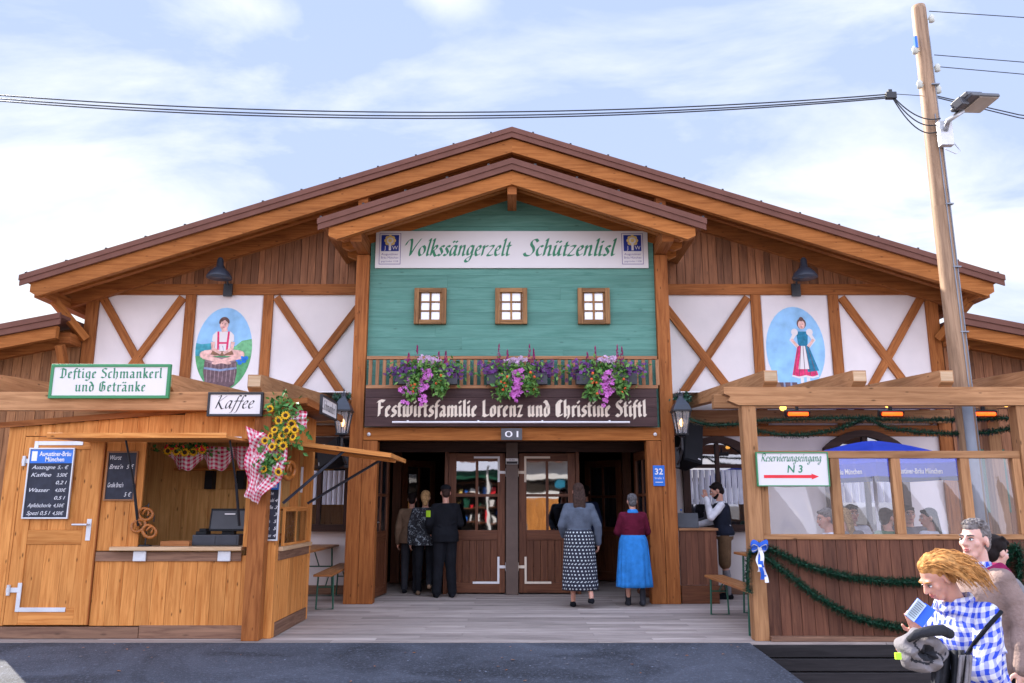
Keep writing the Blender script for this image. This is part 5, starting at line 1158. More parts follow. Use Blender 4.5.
def mural_left(m, cx, y):
    cx -= .05; rx, rr = .48, .72; cz = 4.0; e = .0006
    flat2(m, ellp(cx, cz, rx, rr), y, 0)
    flat2(m, ellp(cx, cz, rx, rr, 30, 0, 180)[:30], y - e * .5, 1) if False else None
    C = lambda p: clip_oval(p, cx, cz, rx, rr)
    arc = [(cx + rx * math.cos(R(a)), cz + rr * math.sin(R(a))) for a in range(175, 366, 6)]
    far = [(cx + rx * math.cos(R(a)), cz + rr * math.sin(R(a))) for a in range(172, 369, 4)]
    flat2(m, C(far + [(cx + .35, cz + .12), (cx + .2, cz + .05), (cx, cz + .02), (cx - .2, cz + .10), (cx - .38, cz + .08)]), y - e, 3)
    hill = [(cx + rx * math.cos(R(a)), cz + rr * math.sin(R(a))) for a in range(330, 376, 4)]
    flat2(m, C(hill + [(cx + .3, cz + .14), (cx + .12, cz - .02), (cx + .1, cz - .2)]), y - e * 1.5, 2)
    mead = [(cx + rx * math.cos(R(a)), cz + rr * math.sin(R(a))) for a in range(190, 351, 4)]
    flat2(m, mead, y - e * 2, 4)
    bx = cx - .02
    flat2(m, [(bx - .29, cz - .21), (bx + .25, cz - .21), (bx + .27, cz - .4), (bx + .24, cz - .61), (bx + .1, cz - .71), (bx - .1, cz - .71), (bx - .26, cz - .58), (bx - .30, cz - .4)], y - e * 3, 5)
    for k in range(8): flat2(m, strip([(bx - .24 + k * .068, cz - .24), (bx - .235 + k * .066, cz - .57)], .007), y - e * 4, 6)
    flat2(m, ellp(bx - .02, cz - .2, .265, .055), y - e * 4.5, 6); flat2(m, strip([(bx - .29, cz - .33), (bx - .02, cz - .37), (bx + .26, cz - .33)], .018), y - e * 5, 7)
    # legs, cross legged
    cap = lambda x0, z0, x1, z1, r0, r1: strip([(x0, z0), (x1, z1)], [r0, r1])
    for q in (-1, 1):
        flat2(m, cap(bx + q * .06, cz - .06, bx + q * .31, cz - .085, .062, .055), y - e * 6, 8); flat2(m, ellp(bx + q * .32, cz - .10, .06, .062, 14), y - e * 6.4, 8)
        flat2(m, cap(bx + q * .32, cz - .13, bx - q * .08, cz - .235, .045, .03), y - e * (7 + .4 * q), 8); flat2(m, ellp(bx - q * .11, cz - .245, .055, .026, 12), y - e * (7.2 + .4 * q), 8)
    flat2(m, [(bx - .16, cz - .02), (bx + .16, cz - .02), (bx + .2, cz - .10), (bx, cz - .125), (bx - .2, cz - .10)], y - e * 8, 11)
    flat2(m, [(bx - .12, cz + .30), (bx + .12, cz + .30), (bx + .18, cz + .24), (bx + .19, cz + .14), (bx + .13, cz + .1), (bx + .13, cz - .04), (bx - .13, cz - .04), (bx - .13, cz + .1), (bx - .19, cz + .14), (bx - .18, cz + .24)], y - e * 9, 12)
    for q in (-.06, .0, .07): flat2(m, cap(bx + q, cz + .05, bx + q + .02, cz - .03, .006, .003), y - e * 9.5, 7)
    for q in (-1, 1): flat2(m, strip([(bx + q * .09, cz + .3), (bx + q * .075, cz - .02)], .017), y - e * 10, 9)
    flat2(m, strip([(bx - .08, cz + .10), (bx + .08, cz + .10)], .016), y - e * 10.5, 9)
    for q in (-1, 1): flat2(m, strip([(bx + q * .17, cz + .12), (bx + q * .16, cz), (bx + q * .02, cz - .08)], [.035, .03, .024]), y - e * 11, 8)
    flat2(m, strip([(bx + .02, cz + .30), (bx, cz + .38)], .05), y - e * 11, 8)
    flat2(m, ellp(bx, cz + .43, .075, .105), y - e * 12, 8)
    flat2(m, ellp(bx, cz + .46, .090, .095, 20, -10, 205), y - e * 13, 10); flat2(m, [(bx - .055, cz + .47), (bx + .01, cz + .50), (bx + .06, cz + .46), (bx + .055, cz + .40), (bx - .055, cz + .40)], y - e * 13.3, 8); flat2(m, strip([(bx + .012, cz + .44), (bx + .016, cz + .405)], .004), y - e * 13.6, 5)
    for q in (-1, 1): flat2(m, ellp(bx + q * .028, cz + .435, .010, .007, 8), y - e * 14, 10)
    flat2(m, ellp(bx, cz + .375, .02, .007, 8), y - e * 14, 9)
    for dx, dz in ((0, 0), (.07, .03), (.03, .08), (.10, .08), (-.04, .05)): flat2(m, ellp(cx + .29 + dx, cz - .24 + dz, .04, .035, 10), y - e * (6 + dx * 20), 13)
    flat2(m, strip([(cx + .33, cz - .26), (cx + .29, cz - .5)], .008), y - e * 5, 4)
mural(-1, 'oval painting of a youth in braces sitting cross-legged on a barrel', mural_left, ['paint_sky', 'paint_sky_deep', 'paint_hill', 'paint_hill_far', 'paint_meadow', 'paint_barrel', 'paint_barrel_light', 'paint_hoop', 'paint_skin', 'paint_red', 'paint_hair', 'paint_brown', 'mural_white', 'paint_blue'])
def mural_right(m, cx, y):
    cx -= .03; rx, rr = .50, .735; cz = 4.0; e = .0006
    m.face([(x, y, z) for x, z in ellp(cx, cz, rx, rr)], mi=0)
    ox, oz = cx, cz
    def flat2(m, pts, y, mi): m.face([(ox + (x - ox - .03) * 1.28, y, oz + (z - oz - .06) * 1.25 + .0) for x, z in pts], mi=mi)
    m.face([(cx + rx * math.cos(R(a)), y - e, cz + rr * math.sin(R(a))) for a in range(236, 305, 4)], mi=1)
    # keg lying at the bottom left, woman simply standing beside it
    flat2(m, strip([(cx - .24, cz - .5), (cx + .02, cz - .5)], .10), y - e * 2, 2); flat2(m, ellp(cx - .24, cz - .5, .05, .10, 16), y - e * 3, 3)
    for q in (-.15, -.06): flat2(m, strip([(cx + q, cz - .4), (cx + q + .01, cz - .6)], .012), y - e * 3, 4)
    for q in (.09, .17): flat2(m, strip([(cx + q, cz - .3), (cx + q, cz - .56)], .022), y - e * 2.5, 8)
    flat2(m, [(cx + .06, cz + .12), (cx + .20, cz + .12), (cx + .31, cz - .32), (cx - .04, cz - .32)], y - e * 4, 6)
    flat2(m, [(cx + .13, cz + .12), (cx + .20, cz + .12), (cx + .32, cz - .24), (cx + .17, cz - .26)], y - e * 5, 7)
    flat2(m, [(cx + .05, cz + .30), (cx + .21, cz + .30), (cx + .19, cz + .10), (cx + .07, cz + .10)], y - e * 6, 7)
    for q in (-1, 1): flat2(m, strip([(cx + .13 + q * .08, cz + .30), (cx + .13 + q * .15, cz + .18), (cx + .13 + q * .07, cz + .09)], .025), y - e * 7, 8)
    for q in (-1, 1): flat2(m, ellp(cx + .13 + q * .10, cz + .29, .045, .05, 12), y - e * 8, 8 if False else 8)
    flat2(m, ellp(cx + .13, cz + .41, .062, .075, 18), y - e * 7.5, 9); flat2(m, ellp(cx + .13, cz + .395, .046, .062, 16), y - e * 8, 5); flat2(m, ellp(cx + .13, cz + .475, .03, .03, 12), y - e * 8.2, 9)
    for q in (-1, 1): flat2(m, ellp(cx + .13 + q * .018, cz + .405, .006, .005, 8), y - e * 8.6, 9); flat2(m, strip([(cx + .13 + q * .145, cz + .19), (cx + .13 + q * .07, cz + .09)], .018), y - e * 8.4, 5)
    flat2(m, ellp(cx + .13, cz + .365, .012, .005, 8), y - e * 8.6, 6)
    flat2(m, [(cx + .105, cz + .11), (cx + .155, cz + .11), (cx + .20, cz - .22), (cx + .05, cz - .22)], y - e * 5.6, 8)
    for q in range(5): flat2(m, strip([(cx + .07 + q * .03, cz + .10), (cx - .02 + q * .075, cz - .31)], .004), y - e * 6.2, 2)
    flat2(m, strip([(cx - .04, cz - .31), (cx + .05, cz - .335), (cx + .14, cz - .315), (cx + .23, cz - .335), (cx + .31, cz - .31)], .012), y - e * 6.4, 8)
mural(1, 'oval blue painting of a woman in red and teal skirt beside a keg', mural_right, ['paint_sky', 'paint_snow', 'paint_barrel', 'paint_brown', 'paint_hoop', 'paint_skin', 'paint_red', 'paint_teal', 'mural_white', 'paint_hair'])
# ================================================================== FLOWER BOXES
def flowerbox(u, label, seed):
    random.seed(seed)
    y = YP - .24; cx = WX(u, 372, y); zt = WZ(374, y)
    t = thing('flower_box', label, 'flower box', (cx, y, zt - .12), 'flower boxes on the balcony railing')
    part('planter', 'grey_plastic', t, lambda m: m.prism([(y - .09, zt), (y + .09, zt), (y + .07, zt - .16), (y - .07, zt - .16)], cx - .45, cx + .45, axis='x'), bevel=.008)
    part('foliage', ['leaf_green', 'leaf_light', 'leaf_dark'], t, lambda m: (leaves(m, (cx, y - .02, zt + .04), (.24, .05, .05), 260, .085, 0), leaves(m, (cx, y - .05, zt - .02), (.20, .05, .10), 240, .075, 1), leaves(m, (cx, y - .03, zt + .10), (.30, .06, .04), 120, .07, 1),
        [leaves(m, (cx + sx * (.17 + .06 * q), y - .13, zt - .05 - q * (.30 if sx < 0 else .25)), (.05, .03, .03), 1, .085, random.choice((0, 1, 1)), .6) for sx in (-1, 1) for q in [random.random() for _ in range(170)]]))
    def pet(m, c, n, sp, size, mi):
        for k in range(n):
            p = Vector(c) + Vector((random.gauss(0, sp[0]), random.gauss(0, sp[1]), random.gauss(0, sp[2])))
            rot = face_rot(random.uniform(-.8, .8), random.uniform(-.3, .9)); s = size * random.uniform(.7, 1.2)
            for j in range(5):
                a = j * 1.2566; m.face([p, p + rot @ Vector((math.cos(a - .5) * s * .8, math.sin(a - .5) * s * .8, s * .15)), p + rot @ Vector((math.cos(a) * s, math.sin(a) * s, s * .05)), p + rot @ Vector((math.cos(a + .5) * s * .8, math.sin(a + .5) * s * .8, s * .15))], mi=mi)
    part('purple_blossom', ['purple_petal', 'violet_petal'], t, lambda m: [pet(m, (cx + s * .34, y - .03, zt + .05), n_, (.11, .05, .06), .036, mi_) for s in (-1, 1) for n_, mi_ in ((60, 0), (26, 1))])
    part('pale_blossom', 'pale_petal', t, lambda m: pet(m, (cx + .01, y - .05, zt + .20), 45, (.09, .04, .025), .030, 0))
    part('pink_blossom', 'pink_petal', t, lambda m: (pet(m, (cx + random.uniform(-.03, .03), y - .14, zt - .08), 22, (.05, .02, .08), .042, 0), pet(m, (cx - .02 + random.uniform(-.03, .03), y - .15, zt - .26), 24, (.028, .02, .09), .036, 0), pet(m, (cx - .25 if seed == 1 else cx + .01, y - .15, zt - .25), 18, (.06, .02, .06), .04, 0)))
    part('orange_blossom', 'orange_petal', t, lambda m: [m.ell((cx + random.choice((-1, 1)) * random.uniform(.14, .27), y - .17, zt - random.uniform(0, .32)), (.022, .02, .022), nu=7, nv=5) for k in range(9)])
    def spike(m, dx):
        if 1:
            h = random.uniform(.20, .34); px = cx + dx + random.uniform(-.02, .02)
            for k in range(60):
                q = random.random(); r = .035 * (1 - q); a = random.uniform(0, 6.28); p = Vector((px + r * math.cos(a), y + r * math.sin(a), zt + .10 + q * h)); d = Vector((math.cos(a) * .4, math.sin(a) * .4, 1)).normalized() * .04
                sd = Vector((-math.sin(a), math.cos(a), 0)) * .010; m.face([p - sd, p + sd, p + d])
    for dx in (-.27, -.16, .17, .25): part('plume', 'magenta_petal', t, lambda m: spike(m, dx))
flowerbox(427.5, 'leftmost railing flower box, pink blossoms trailing on its left side', 1)
flowerbox(517, 'middle railing flower box, trailing down over the board below', 2)
flowerbox(606, 'rightmost railing flower box with two tall magenta plumes', 3)
random.seed(11)
# ================================================================== POLE, STREET LAMP, CABLES
PX, PY = 5.30, 9.30
def pole(px, py, label):
    t = thing('utility_pole', label, 'pole', (px, py, 0), 'wooden utility poles')
    part('shaft', 'pole_wood', t, lambda m: m.tube([(px, py, -.0), (px, py, 2.5), (px - .01, py, 5), (px, py, 7.72), (px, py, 7.77)], [.115, .11, .10, .088, .08], 20, rnd=.5), smooth=True)
    part('sleeve', 'dull_pipe', t, lambda m: m.tube([(px - .03, py - .115, 0), (px - .03, py - .115, 2.52)], .055, 14), smooth=True)
    part('conduit', 'dull_pipe', t, lambda m: (m.tube([(px + .08, py - .085, 0), (px + .07, py - .075, 5), (px + .06, py - .065, 7.3)], .009, 6), m.tube([(px + .02, py - .115, 2.6), (px + .01, py - .105, 5), (px + .0, py - .10, 6.2)], .007, 6), [m.mm(px + .0, px + .095, py - .118, py - .07, z, z + .014) for z in (3.4, 4.2, 5.0, 5.8, 6.6)]))
    def ins(m, dx, z):
        if 1:
            m.lathe((px + dx, py - .06, z), [(.012, -.05), (.035, -.04), (.03, 0), (.04, .02), (.02, .06), (0, .07)], 10)
            m.tube([(px, py - .03, z), (px + dx, py - .06, z)], .01, 6)
    for dx, z in ((.12, 7.55), (-.14, 7.1), (.10, 6.55), (.12, 6.85), (-.13, 6.62)): part('insulator', 'insulator', t, lambda m: ins(m, dx, z), smooth=True)
    part('connector', 'sign_blue', t, lambda m: m.tube([(px - .13, py - .08, 7.12), (px - .13, py - .08, 7.28)], .025, 8))
    return t
pole(PX, PY, 'tall round wooden utility pole rising from the right pergola')
sl = thing('street_lamp', 'grey flat street lamp on a short arm fixed to the wooden pole', 'street lamp', (PX + .1, PY - .1, 5.9))
part('bracket', 'zinc', sl, lambda m: (m.mm(PX - .02, PX + .14, PY - .20, PY - .118, 5.74, 6.06), m.tube([(PX + .02, PY - .2, 5.68), (PX + .12, PY - .24, 5.6), (PX + .2, PY - .2, 5.66), (PX + .18, PY - .12, 5.8)], .008, 6)), bevel=.008)
ax, az = W(958, 113, PY - .35)
part('arm', 'steel', sl, lambda m: m.tube([(PX + .06, PY - .17, 5.93), (ax - .12, PY - .33, az - .09), (ax + .05, PY - .37, az + .02)], .033, 12), smooth=True)
rl = Matrix.Rotation(R(22), 3, 'Z') @ Matrix.Rotation(R(-10), 3, 'Y') @ Matrix.Rotation(R(-14), 3, 'X')
hx, hz = W(975, 103, PY - .42)
hd = part('housing', 'led_grey', sl, lambda m: (m.box((hx, PY - .42, hz), (.50, .32, .045), rl), m.box(Vector((hx, PY - .42, hz)) + rl @ Vector((-.12, 0, .04)), (.28, .25, .06), rl), m.box(Vector((hx, PY - .42, hz)) + rl @ Vector((-.26, 0, -.01)), (.12, .12, .11), rl)), bevel=.012)
part('light_panel', 'led_face', hd, lambda m: m.box(Vector((hx, PY - .42, hz)) + rl @ Vector((.07, 0, -.025)), (.34, .28, .012), rl))
def cable(label, pts, r=.008):
    one('cable', 'black_metal', label, 'cable', lambda m: m.tube(pts, r, 6), 'overhead cables at the pole')
def par(x0, z0, x1, z1, sag, y0, y1, n=30): return [(x0 + (x1 - x0) * k / n, y0 + (y1 - y0) * k / n, z0 + (z1 - z0) * k / n - sag * 4 * (k / n) * (1 - k / n)) for k in range(n + 1)]
jx, jz = W(884, 100.5, PY)
pole(-10.6, PY, 'far wooden utility pole left of the hall')
for lab, dz, sg in (('uppermost cable of the bundle across the gable', .02, .45), ('middle cable of the bundle across the gable', -.01, .47), ('lowest cable of the bundle across the gable', -.03, .485)):
    cable(lab, par(-10.6, jz + .47 + dz, jx, jz + dz, sg, PY - .12, PY - .12, 40), .009)
one('cable_clamp', 'black_metal', 'black clamp joining the overhead cables left of the pole', 'clamp', lambda m: (m.box((jx + .03, PY - .12, jz), (.13, .06, .09)), m.box((jx + .02, PY - .12, jz + .05), (.05, .05, .06))), bevel=.008)
cable('thin straight wire from clamp to pole', par(jx, jz + .03, PX, jz + .06, .0, PY - .12, PY, 4), .005)
for lab, dz, sg, z1 in (('short upper loop hanging from clamp to pole', 0, .12, 5.98), ('short middle loop hanging from clamp to pole', -.01, .17, 5.92), ('lowest loop hanging from clamp to pole', -.03, .22, 5.84)):
    cable(lab, par(jx + .05, jz + dz, PX + .05, z1 + .15, sg, PY - .12, PY - .12, 14), .008)
for lab, v0, v1 in (('topmost wire leaving the pole to the right', 14, 20.5), ('second wire from the top, right of the pole', 57.5, 65), ('third wire from the top, right of the pole', 69, 77)):
    xa, za = W(938, v0, PY); xb, zb_ = W(1024, v1, PY); k = (zb_ - za) / (xb - xa)
    cable(lab, [(PX + .1, PY - .06, za), (xb, PY - .06, zb_), (xb + 2, PY - .06, zb_ + k * 2 + .05), (12, PY - .06, zb_ + .1)], .006)
for lab, v0, v1 in (('upper of two cables right of the street lamp', 98, 111), ('lower of two cables right of the street lamp', 99.5, 114)):
    xa, za = W(950, v0 - 3, PY); xb, zb_ = W(1024, v1, PY); k = (zb_ - za) / (xb - xa)
    cable(lab, [(PX + .05, PY, za), (xb, PY + .1, zb_), (xb + 2, PY + .1, zb_ + k * 1.2), (12, PY + .1, zb_ + k * 2)], .008)
# ================================================================== GARLANDS, BOW, HEATERS
def garland(label, pts, r=.058, dens=1600, group='green tinsel garlands'):
    P = [Vector(p) for p in pts]; segs = [(P[i + 1] - P[i]).length for i in range(len(P) - 1)]; tot = sum(segs)
    m = MB(); n = int(tot * dens)
    m.tube(P, r * .28, 6)
    for k in range(n):
        d = tot * k / n; i = 0
        while i < len(segs) - 1 and d > segs[i]: d -= segs[i]; i += 1
        c = P[i].lerp(P[i + 1], d / segs[i]); ax_ = (P[i + 1] - P[i]).normalized()
        v = Vector((random.gauss(0, 1), random.gauss(0, 1), random.gauss(0, 1))); v = (v - ax_ * v.dot(ax_) * .6).normalized(); q = v.cross(ax_).normalized() * .0035
        e = c + v * r * random.uniform(.7, 1.25); m.face([c - q * 1.6, c + q * 1.6, e + q, e - q])
    o = m.build('garland', 'tinsel'); return tag(o, label, 'garland', group)
def pp(us, y): return [(*((lambda a: (a[0], y, a[1]))(W(u, v, y))),) for u, v in us]
def smoothp(us, y): return pp(catmull(us, 6), y)
yg = YF - .03
garland('upper green swag across the dark panel under the windows', smoothp([(757, 548), (775, 551), (800, 563), (840, 575), (880, 581), (920, 582), (955, 578), (990, 565), (1014, 548)], yg))
garland('lower green swag across the dark panel, hanging deepest', smoothp([(757, 551), (785, 572), (815, 595), (850, 615), (885, 625), (920, 628), (955, 620), (990, 590), (1014, 550)], yg - .02))
garland('short green garland hanging down the left pergola post below the bow', smoothp([(766, 548), (755, 546), (749, 556), (748, 570), (748, 588), (750, 592)], yg), .06, 1400)
garland('thick green garland wrapped down the right pergola post', smoothp([(1016, 545), (1020, 560), (1019, 580), (1021, 600), (1024, 612)], yg), .085, 2200)
yi = 9.0
garland('straight dark green garland along the inside of the pergola beam', smoothp([(752, 421), (800, 419), (860, 418), (920, 420), (1012, 418)], yi + .35), .045, 700)
garland('sagging dark green garland inside the pergola, left half', smoothp([(752, 430), (790, 435), (830, 431), (858, 421), (868, 418)], yi + .3), .045, 900)
garland('sagging dark green garland inside the pergola, right half', smoothp([(868, 418), (890, 428), (935, 433), (980, 433), (1012, 428)], yi + .3), .045, 900)
garland('dark green garland at the rear left of the right pergola', smoothp([(690, 419), (710, 425), (740, 424)], 11.5), .06, 800)
b = thing('ribbon_bow', 'blue and white ribbon bow on the left pergola post', 'bow', (*((lambda a: (a[0], yg - .06, a[1]))(W(758, 560, yg))),))
bxx, bzz = W(758, 547, yg - .06); by = yg - .09
def loop(m, s, mi, k):
    m.grid(lambda a, c: (bxx + s * (.075 * math.sin(math.pi * a)) * (1 + .2 * k), by - .03 * math.sin(2 * math.pi * a) - .02 * k, bzz + .035 * math.sin(2 * math.pi * a) + .02 * k + (c - .5) * .045), 14, 2, mi=mi)
part('bow_loops', ['ribbon_blue', 'white_paint'], b, lambda m: [loop(m, s, mi, k) for s in (-1, 1) for mi, k in ((0, 0), (1, .6), (0, 1.1))], smooth=True)
def tail(m, dx, ln, mi): m.grid(lambda a, c: (bxx + dx * a + .012 * math.sin(a * 9) + (c - .5) * .04, by - .01 + .015 * math.sin(a * 7 + dx * 40), bzz - a * ln), 16, 2, mi=mi)
part('bow_tails', ['ribbon_blue', 'white_paint'], b, lambda m: (tail(m, .01, .33, 0), tail(m, .055, .36, 1), tail(m, .035, .30, 0), tail(m, -.02, .25, 1)), smooth=True)
for u, lab in ((798, 'glowing heater below the pergola beam, above the reservation sign'), (892, 'glowing heater in the middle of the three under the beam'), (985, 'glowing heater beside the pole under the beam')):
    y = 9.35; x, z = W(u, 414, y)
    t = thing('infrared_heater', lab, 'heater', (x, y, z), 'infrared heaters under the pergola')
    part('housing', 'black_metal', t, lambda m: (m.box((x, y + .03, z + .012), (.30, .05, .075), Matrix.Rotation(R(25), 3, 'X')), m.mm(x - .02, x + .02, y + .02, y + .05, z + .04, 2.60)), bevel=.006)
    part('heating_tube', 'heater_glow', t, lambda m: m.tube([(x - .115, y - .005, z), (x + .115, y - .005, z)], .022, 10), smooth=True)
for u, v, lab in ((783, 408, 'small round warm lamp left of the first heater'), (888, 405, 'small round warm lamp above the middle heater'), (1006, 404, 'small round warm lamp near the right pergola post')):
    x, z = W(u, v, 9.6)
    t = thing('bulb_lamp', lab, 'lamp', (x, 9.6, z), 'round lamps under the pergola')
    part('socket', 'black_metal', t, lambda m: m.tube([(x, 9.6, z + .03), (x, 9.6, z + .14)], .014, 8)); part('bulb', 'bulb_glow', t, lambda m: m.ell((x, 9.6, z), (.04, .04, .036)), smooth=True)
# ================================================================== UMBRELLA, COUNTER, BENCHES
UX, UY = 4.98, 11.1
um = thing('beer_umbrella', 'blue beer garden umbrella with white lettering behind the pergola windows', 'umbrella', (UX, UY, 0))
part('pole', 'white_paint', um, lambda m: m.tube([(UX, UY, 0), (UX, UY, 2.2)], .025, 10), smooth=True)
rr = 1.28; zt_, ze = 2.27, 1.92
def rimr(t_): return 1
def can(m):
    n = 8
    for k in range(n):
        a0, a1 = 2 * math.pi * k / n + .39, 2 * math.pi * (k + 1) / n + .39
        def f(q, r):
            a = (1 - r) * a0 + r * a1; ed = math.cos(math.pi / n) / math.cos(a - (a0 + a1) / 2); rad = rr * q * ed
            return (UX + rad * math.cos(a), UY + rad * math.sin(a), zt_ - (zt_ - ze) * (q ** 1.5) - .02 * math.sin(math.pi * r) * q)
        m.grid(f, 8, 6)
        def g(q, r):
            a = (1 - r) * a0 + r * a1; ed = math.cos(math.pi / n) / math.cos(a - (a0 + a1) / 2); rad = rr * ed
            return (UX + rad * math.cos(a), UY + rad * math.sin(a), ze - .02 * math.sin(math.pi * r) - q * .17)
        m.grid(g, 2, 6)
part('canopy', 'umbrella_blue', um, can, solid=.004)
def umt(m):
    for a, w_ in ((-R(90), .62), (-R(135), .62), (-R(45), .62)):
        d = Vector((math.cos(a), math.sin(a), 0)); c = Vector((UX, UY, ze - .14)) + d * (rr * math.cos(math.pi / 8) + .012)
        font_text(m, 'Augustiner-Bräu München', c, .062, w_, X=Vector((-d.y, d.x, 0)) , center=True, bold=.02)
part('lettering', 'white_paint', um, umt)
part('rib', 'steel', um, lambda m: [m.beam((UX, UY, 2.2), (UX + rr * .97 * math.cos(k * math.pi / 4 + .39), UY + rr * .97 * math.sin(k * math.pi / 4 + .39), ze - .01), .015, .015) for k in range(8)])
ct = thing('reception_counter', 'dark wooden reception counter beside the right porch post', 'counter', (2.75, 12.3, 0))
part('front_boards', 'panel_board', ct, lambda m: [m.mm(2.46 + k * .0915, 2.549 + k * .0915, 12.05, 12.08, .26, 1.03, grain=2) for k in range(6)], bevel=.002)
part('plinth', 'door_wood', ct, lambda m: m.mm(2.46, 3.008, 12.045, 12.085, .0, .255, grain=0), bevel=.003)
part('side_boards', 'panel_board', ct, lambda m: [m.mm(2.98, 3.008, 12.085 + k * .14, 12.222 + k * .14, 0, 1.03, grain=2) for k in range(4)], bevel=.002)
part('top', 'rail_wood', ct, lambda m: m.mm(2.45, 3.03, 12.02, 12.66, 1.031, 1.065, grain=0), bevel=.004)
lt = thing('laptop', 'open dark laptop on the reception counter', 'laptop', (2.62, 12.3, 1.066))
part('base', 'grey_plastic', lt, lambda m: m.mm(2.46, 2.78, 12.2, 12.42, 1.067, 1.083), bevel=.004)
part('lid', 'grey_plastic', lt, lambda m: m.box((2.62, 12.17, 1.175), (.32, .012, .22), Matrix.Rotation(R(-14), 3, 'X')), bevel=.004)
wb = thing('water_bottle', 'clear plastic water bottle on the reception counter', 'bottle', (2.60, 12.52, 1.066))
part('body', 'clear_glass', wb, lambda m: m.lathe((2.60, 12.52, 1.067), [(.034, 0), (.036, .03), (.034, .09), (.036, .16), (.03, .19), (.014, .225), (.013, .25)], 14), smooth=True)
part('cap', 'sign_blue', wb, lambda m: m.lathe((2.60, 12.52, 1.315), [(.016, 0), (.016, .022), (0, .024)], 12)); part('wrapper', 'paint_snow', wb, lambda m: m.lathe((2.60, 12.52, 1.16), [(.0365, 0), (.0368, .06)], 14), smooth=True)
bt_g = 'folding beer benches'
def bench(label):
    t = thing('beer_bench', label, 'bench', (0, 0, 0), bt_g)
    part('seat', 'bench_wood', t, lambda m: m.mm(-.125, .125, -1.1, 1.1, .455, .485, grain=1), bevel=.005)
    for y in (-.85, .85):
        part('leg', 'bench_green', t, lambda m: (m.tube([(-.10, y, .45), (-.115, y, .012), (.115, y, .012), (.10, y, .45)], .013, 8), m.tube([(-.104, y, .30), (.104, y, .30)], .009, 6), m.tube([(0, y, .30), (0, y - math.copysign(.28, y), .45)], .009, 6)))
    return t
def table(label):
    t = thing('beer_table', label, 'table', (0, 0, 0), 'folding beer tables')
    part('tabletop', 'bench_wood', t, lambda m: m.mm(-.25, .25, -1.1, 1.1, .745, .775, grain=1), bevel=.005)
    for y in (-.85, .85):
        part('leg', 'bench_green', t, lambda m: (m.tube([(-.19, y, .74), (-.22, y, .012), (.22, y, .012), (.19, y, .74)], .015, 8), m.tube([(-.2, y, .45), (.2, y, .45)], .01, 6), m.tube([(0, y, .45), (0, y - math.copysign(.4, y), .74)], .01, 6)))
    return t
b0 = bench('beer bench in the open, between left pergola post and reception counter'); b0.location = (2.70, 9.98, 0)
b1 = copy_tree(b0); b1.location = (-2.60, 12.2, 0); b1.rotation_euler.z = R(3); b1['label'] = 'beer bench beside the left porch post behind the kiosk'
t0 = table('beer table standing just inside the right pergola post'); t0.location = (3.28, 10.15, 0)
t1 = copy_tree(t0); t1.location = (-3.05, 12.2, 0); t1['label'] = 'beer table against the plaster wall behind the kiosk'
t2 = copy_tree(t0); t2.location = (4.65, 10.75, 0); t2.rotation_euler.z = R(90); t2['label'] = 'beer table of the seated guests behind the pergola windows'
for bx_, by_, lab in ((4.65, 10.25, 'beer bench nearest the pergola windows, guests seated on it'), (4.65, 11.35, 'beer bench on the far side of the guests\' table')):
    q = copy_tree(b0); q.location = (bx_, by_, 0); q.rotation_euler.z = R(90); q['label'] = lab
for k, (x, y) in enumerate(((4.2, 10.7), (4.55, 10.85), (5.1, 10.7), (3.25, 9.8))):
    t = thing('beer_mug', ('full beer mug at the left end of the guests\' table', 'full beer mug left of centre on the guests\' table', 'full beer mug at the right end of the guests\' table', 'full beer mug on the table beside the pergola post')[k], 'beer mug', (x, y, .776), 'beer mugs on the tables')
    part('glass', 'clear_glass', t, lambda m: (m.lathe((x, y, .777), [(.05, 0), (.052, .19)], 14), m.tube([(x + .05, y, .81), (x + .09, y, .83), (x + .09, y, .92), (x + .05, y, .94)], .009, 6)), smooth=True)
    part('beer', 'sunflower_petal', t, lambda m: m.lathe((x, y, .785), [(.045, 0), (.047, .14), (0, .14)], 12), smooth=True); part('foam', 'white_paint', t, lambda m: m.lathe((x, y, .926), [(.046, 0), (.047, .03), (.02, .045), (0, .045)], 12), smooth=True)
# street side opposite, seen reflected in the door panes
op = thing('opposite_stall', 'timber market stall across the street, reflected in the door panes', 'stall', (0, -16, GZ))
part('front', 'spruce', op, lambda m: [m.mm(.7 + k * .3, .996 + k * .3, -16, -15.9, GZ, 1.75, grain=2) for k in range(26)], bevel=.003)
part('sign_band', 'white_paint', op, lambda m: (m.mm(.7, 8.5, -16, -15.88, 2.75, 3.7), m.mm(.7, 8.5, -15.99, -15.9, 1.76, 2.05)))
part('awning', 'paint_teal', op, lambda m: m.prism([(-15.3, 2.35), (-16, 2.7), (-16, 2.66), (-15.3, 2.31)], 2.35, 2.75, axis='x'))
part('hatch', 'interior_dark', op, lambda m: (m.mm(.7, 8.5, -16.4, -16.2, 2.0, 2.8), m.mm(-9, .69, -17.4, -17.2, GZ, 2.9)))
part('shelf', 'door_wood', op, lambda m: [m.mm(-4.5, .3, -17.1, -16.6, z, z + .06, grain=0) for z in (.5, 1.2, 1.9, 2.5)])
part('goods', ['white_paint', 'bench_green', 'red_paint', 'gold', 'sign_blue'], op, lambda m: [m.mm(x, x + random.uniform(.08, .25), -17.0, -16.7, z + .06, z + random.uniform(.2, .55), mi=random.randrange(5)) for z in (.5, 1.2, 1.9) for x in [-4.4 + q * .36 + random.uniform(0, .1) for q in range(13)]])
part('post', 'white_paint', op, lambda m: m.mm(-1.32, -1.18, -16.1, -15.95, GZ, 3.4))
part('fascia', 'bench_green', op, lambda m: m.mm(-9, .6, -16.1, -16.0, 2.75, 3.2))
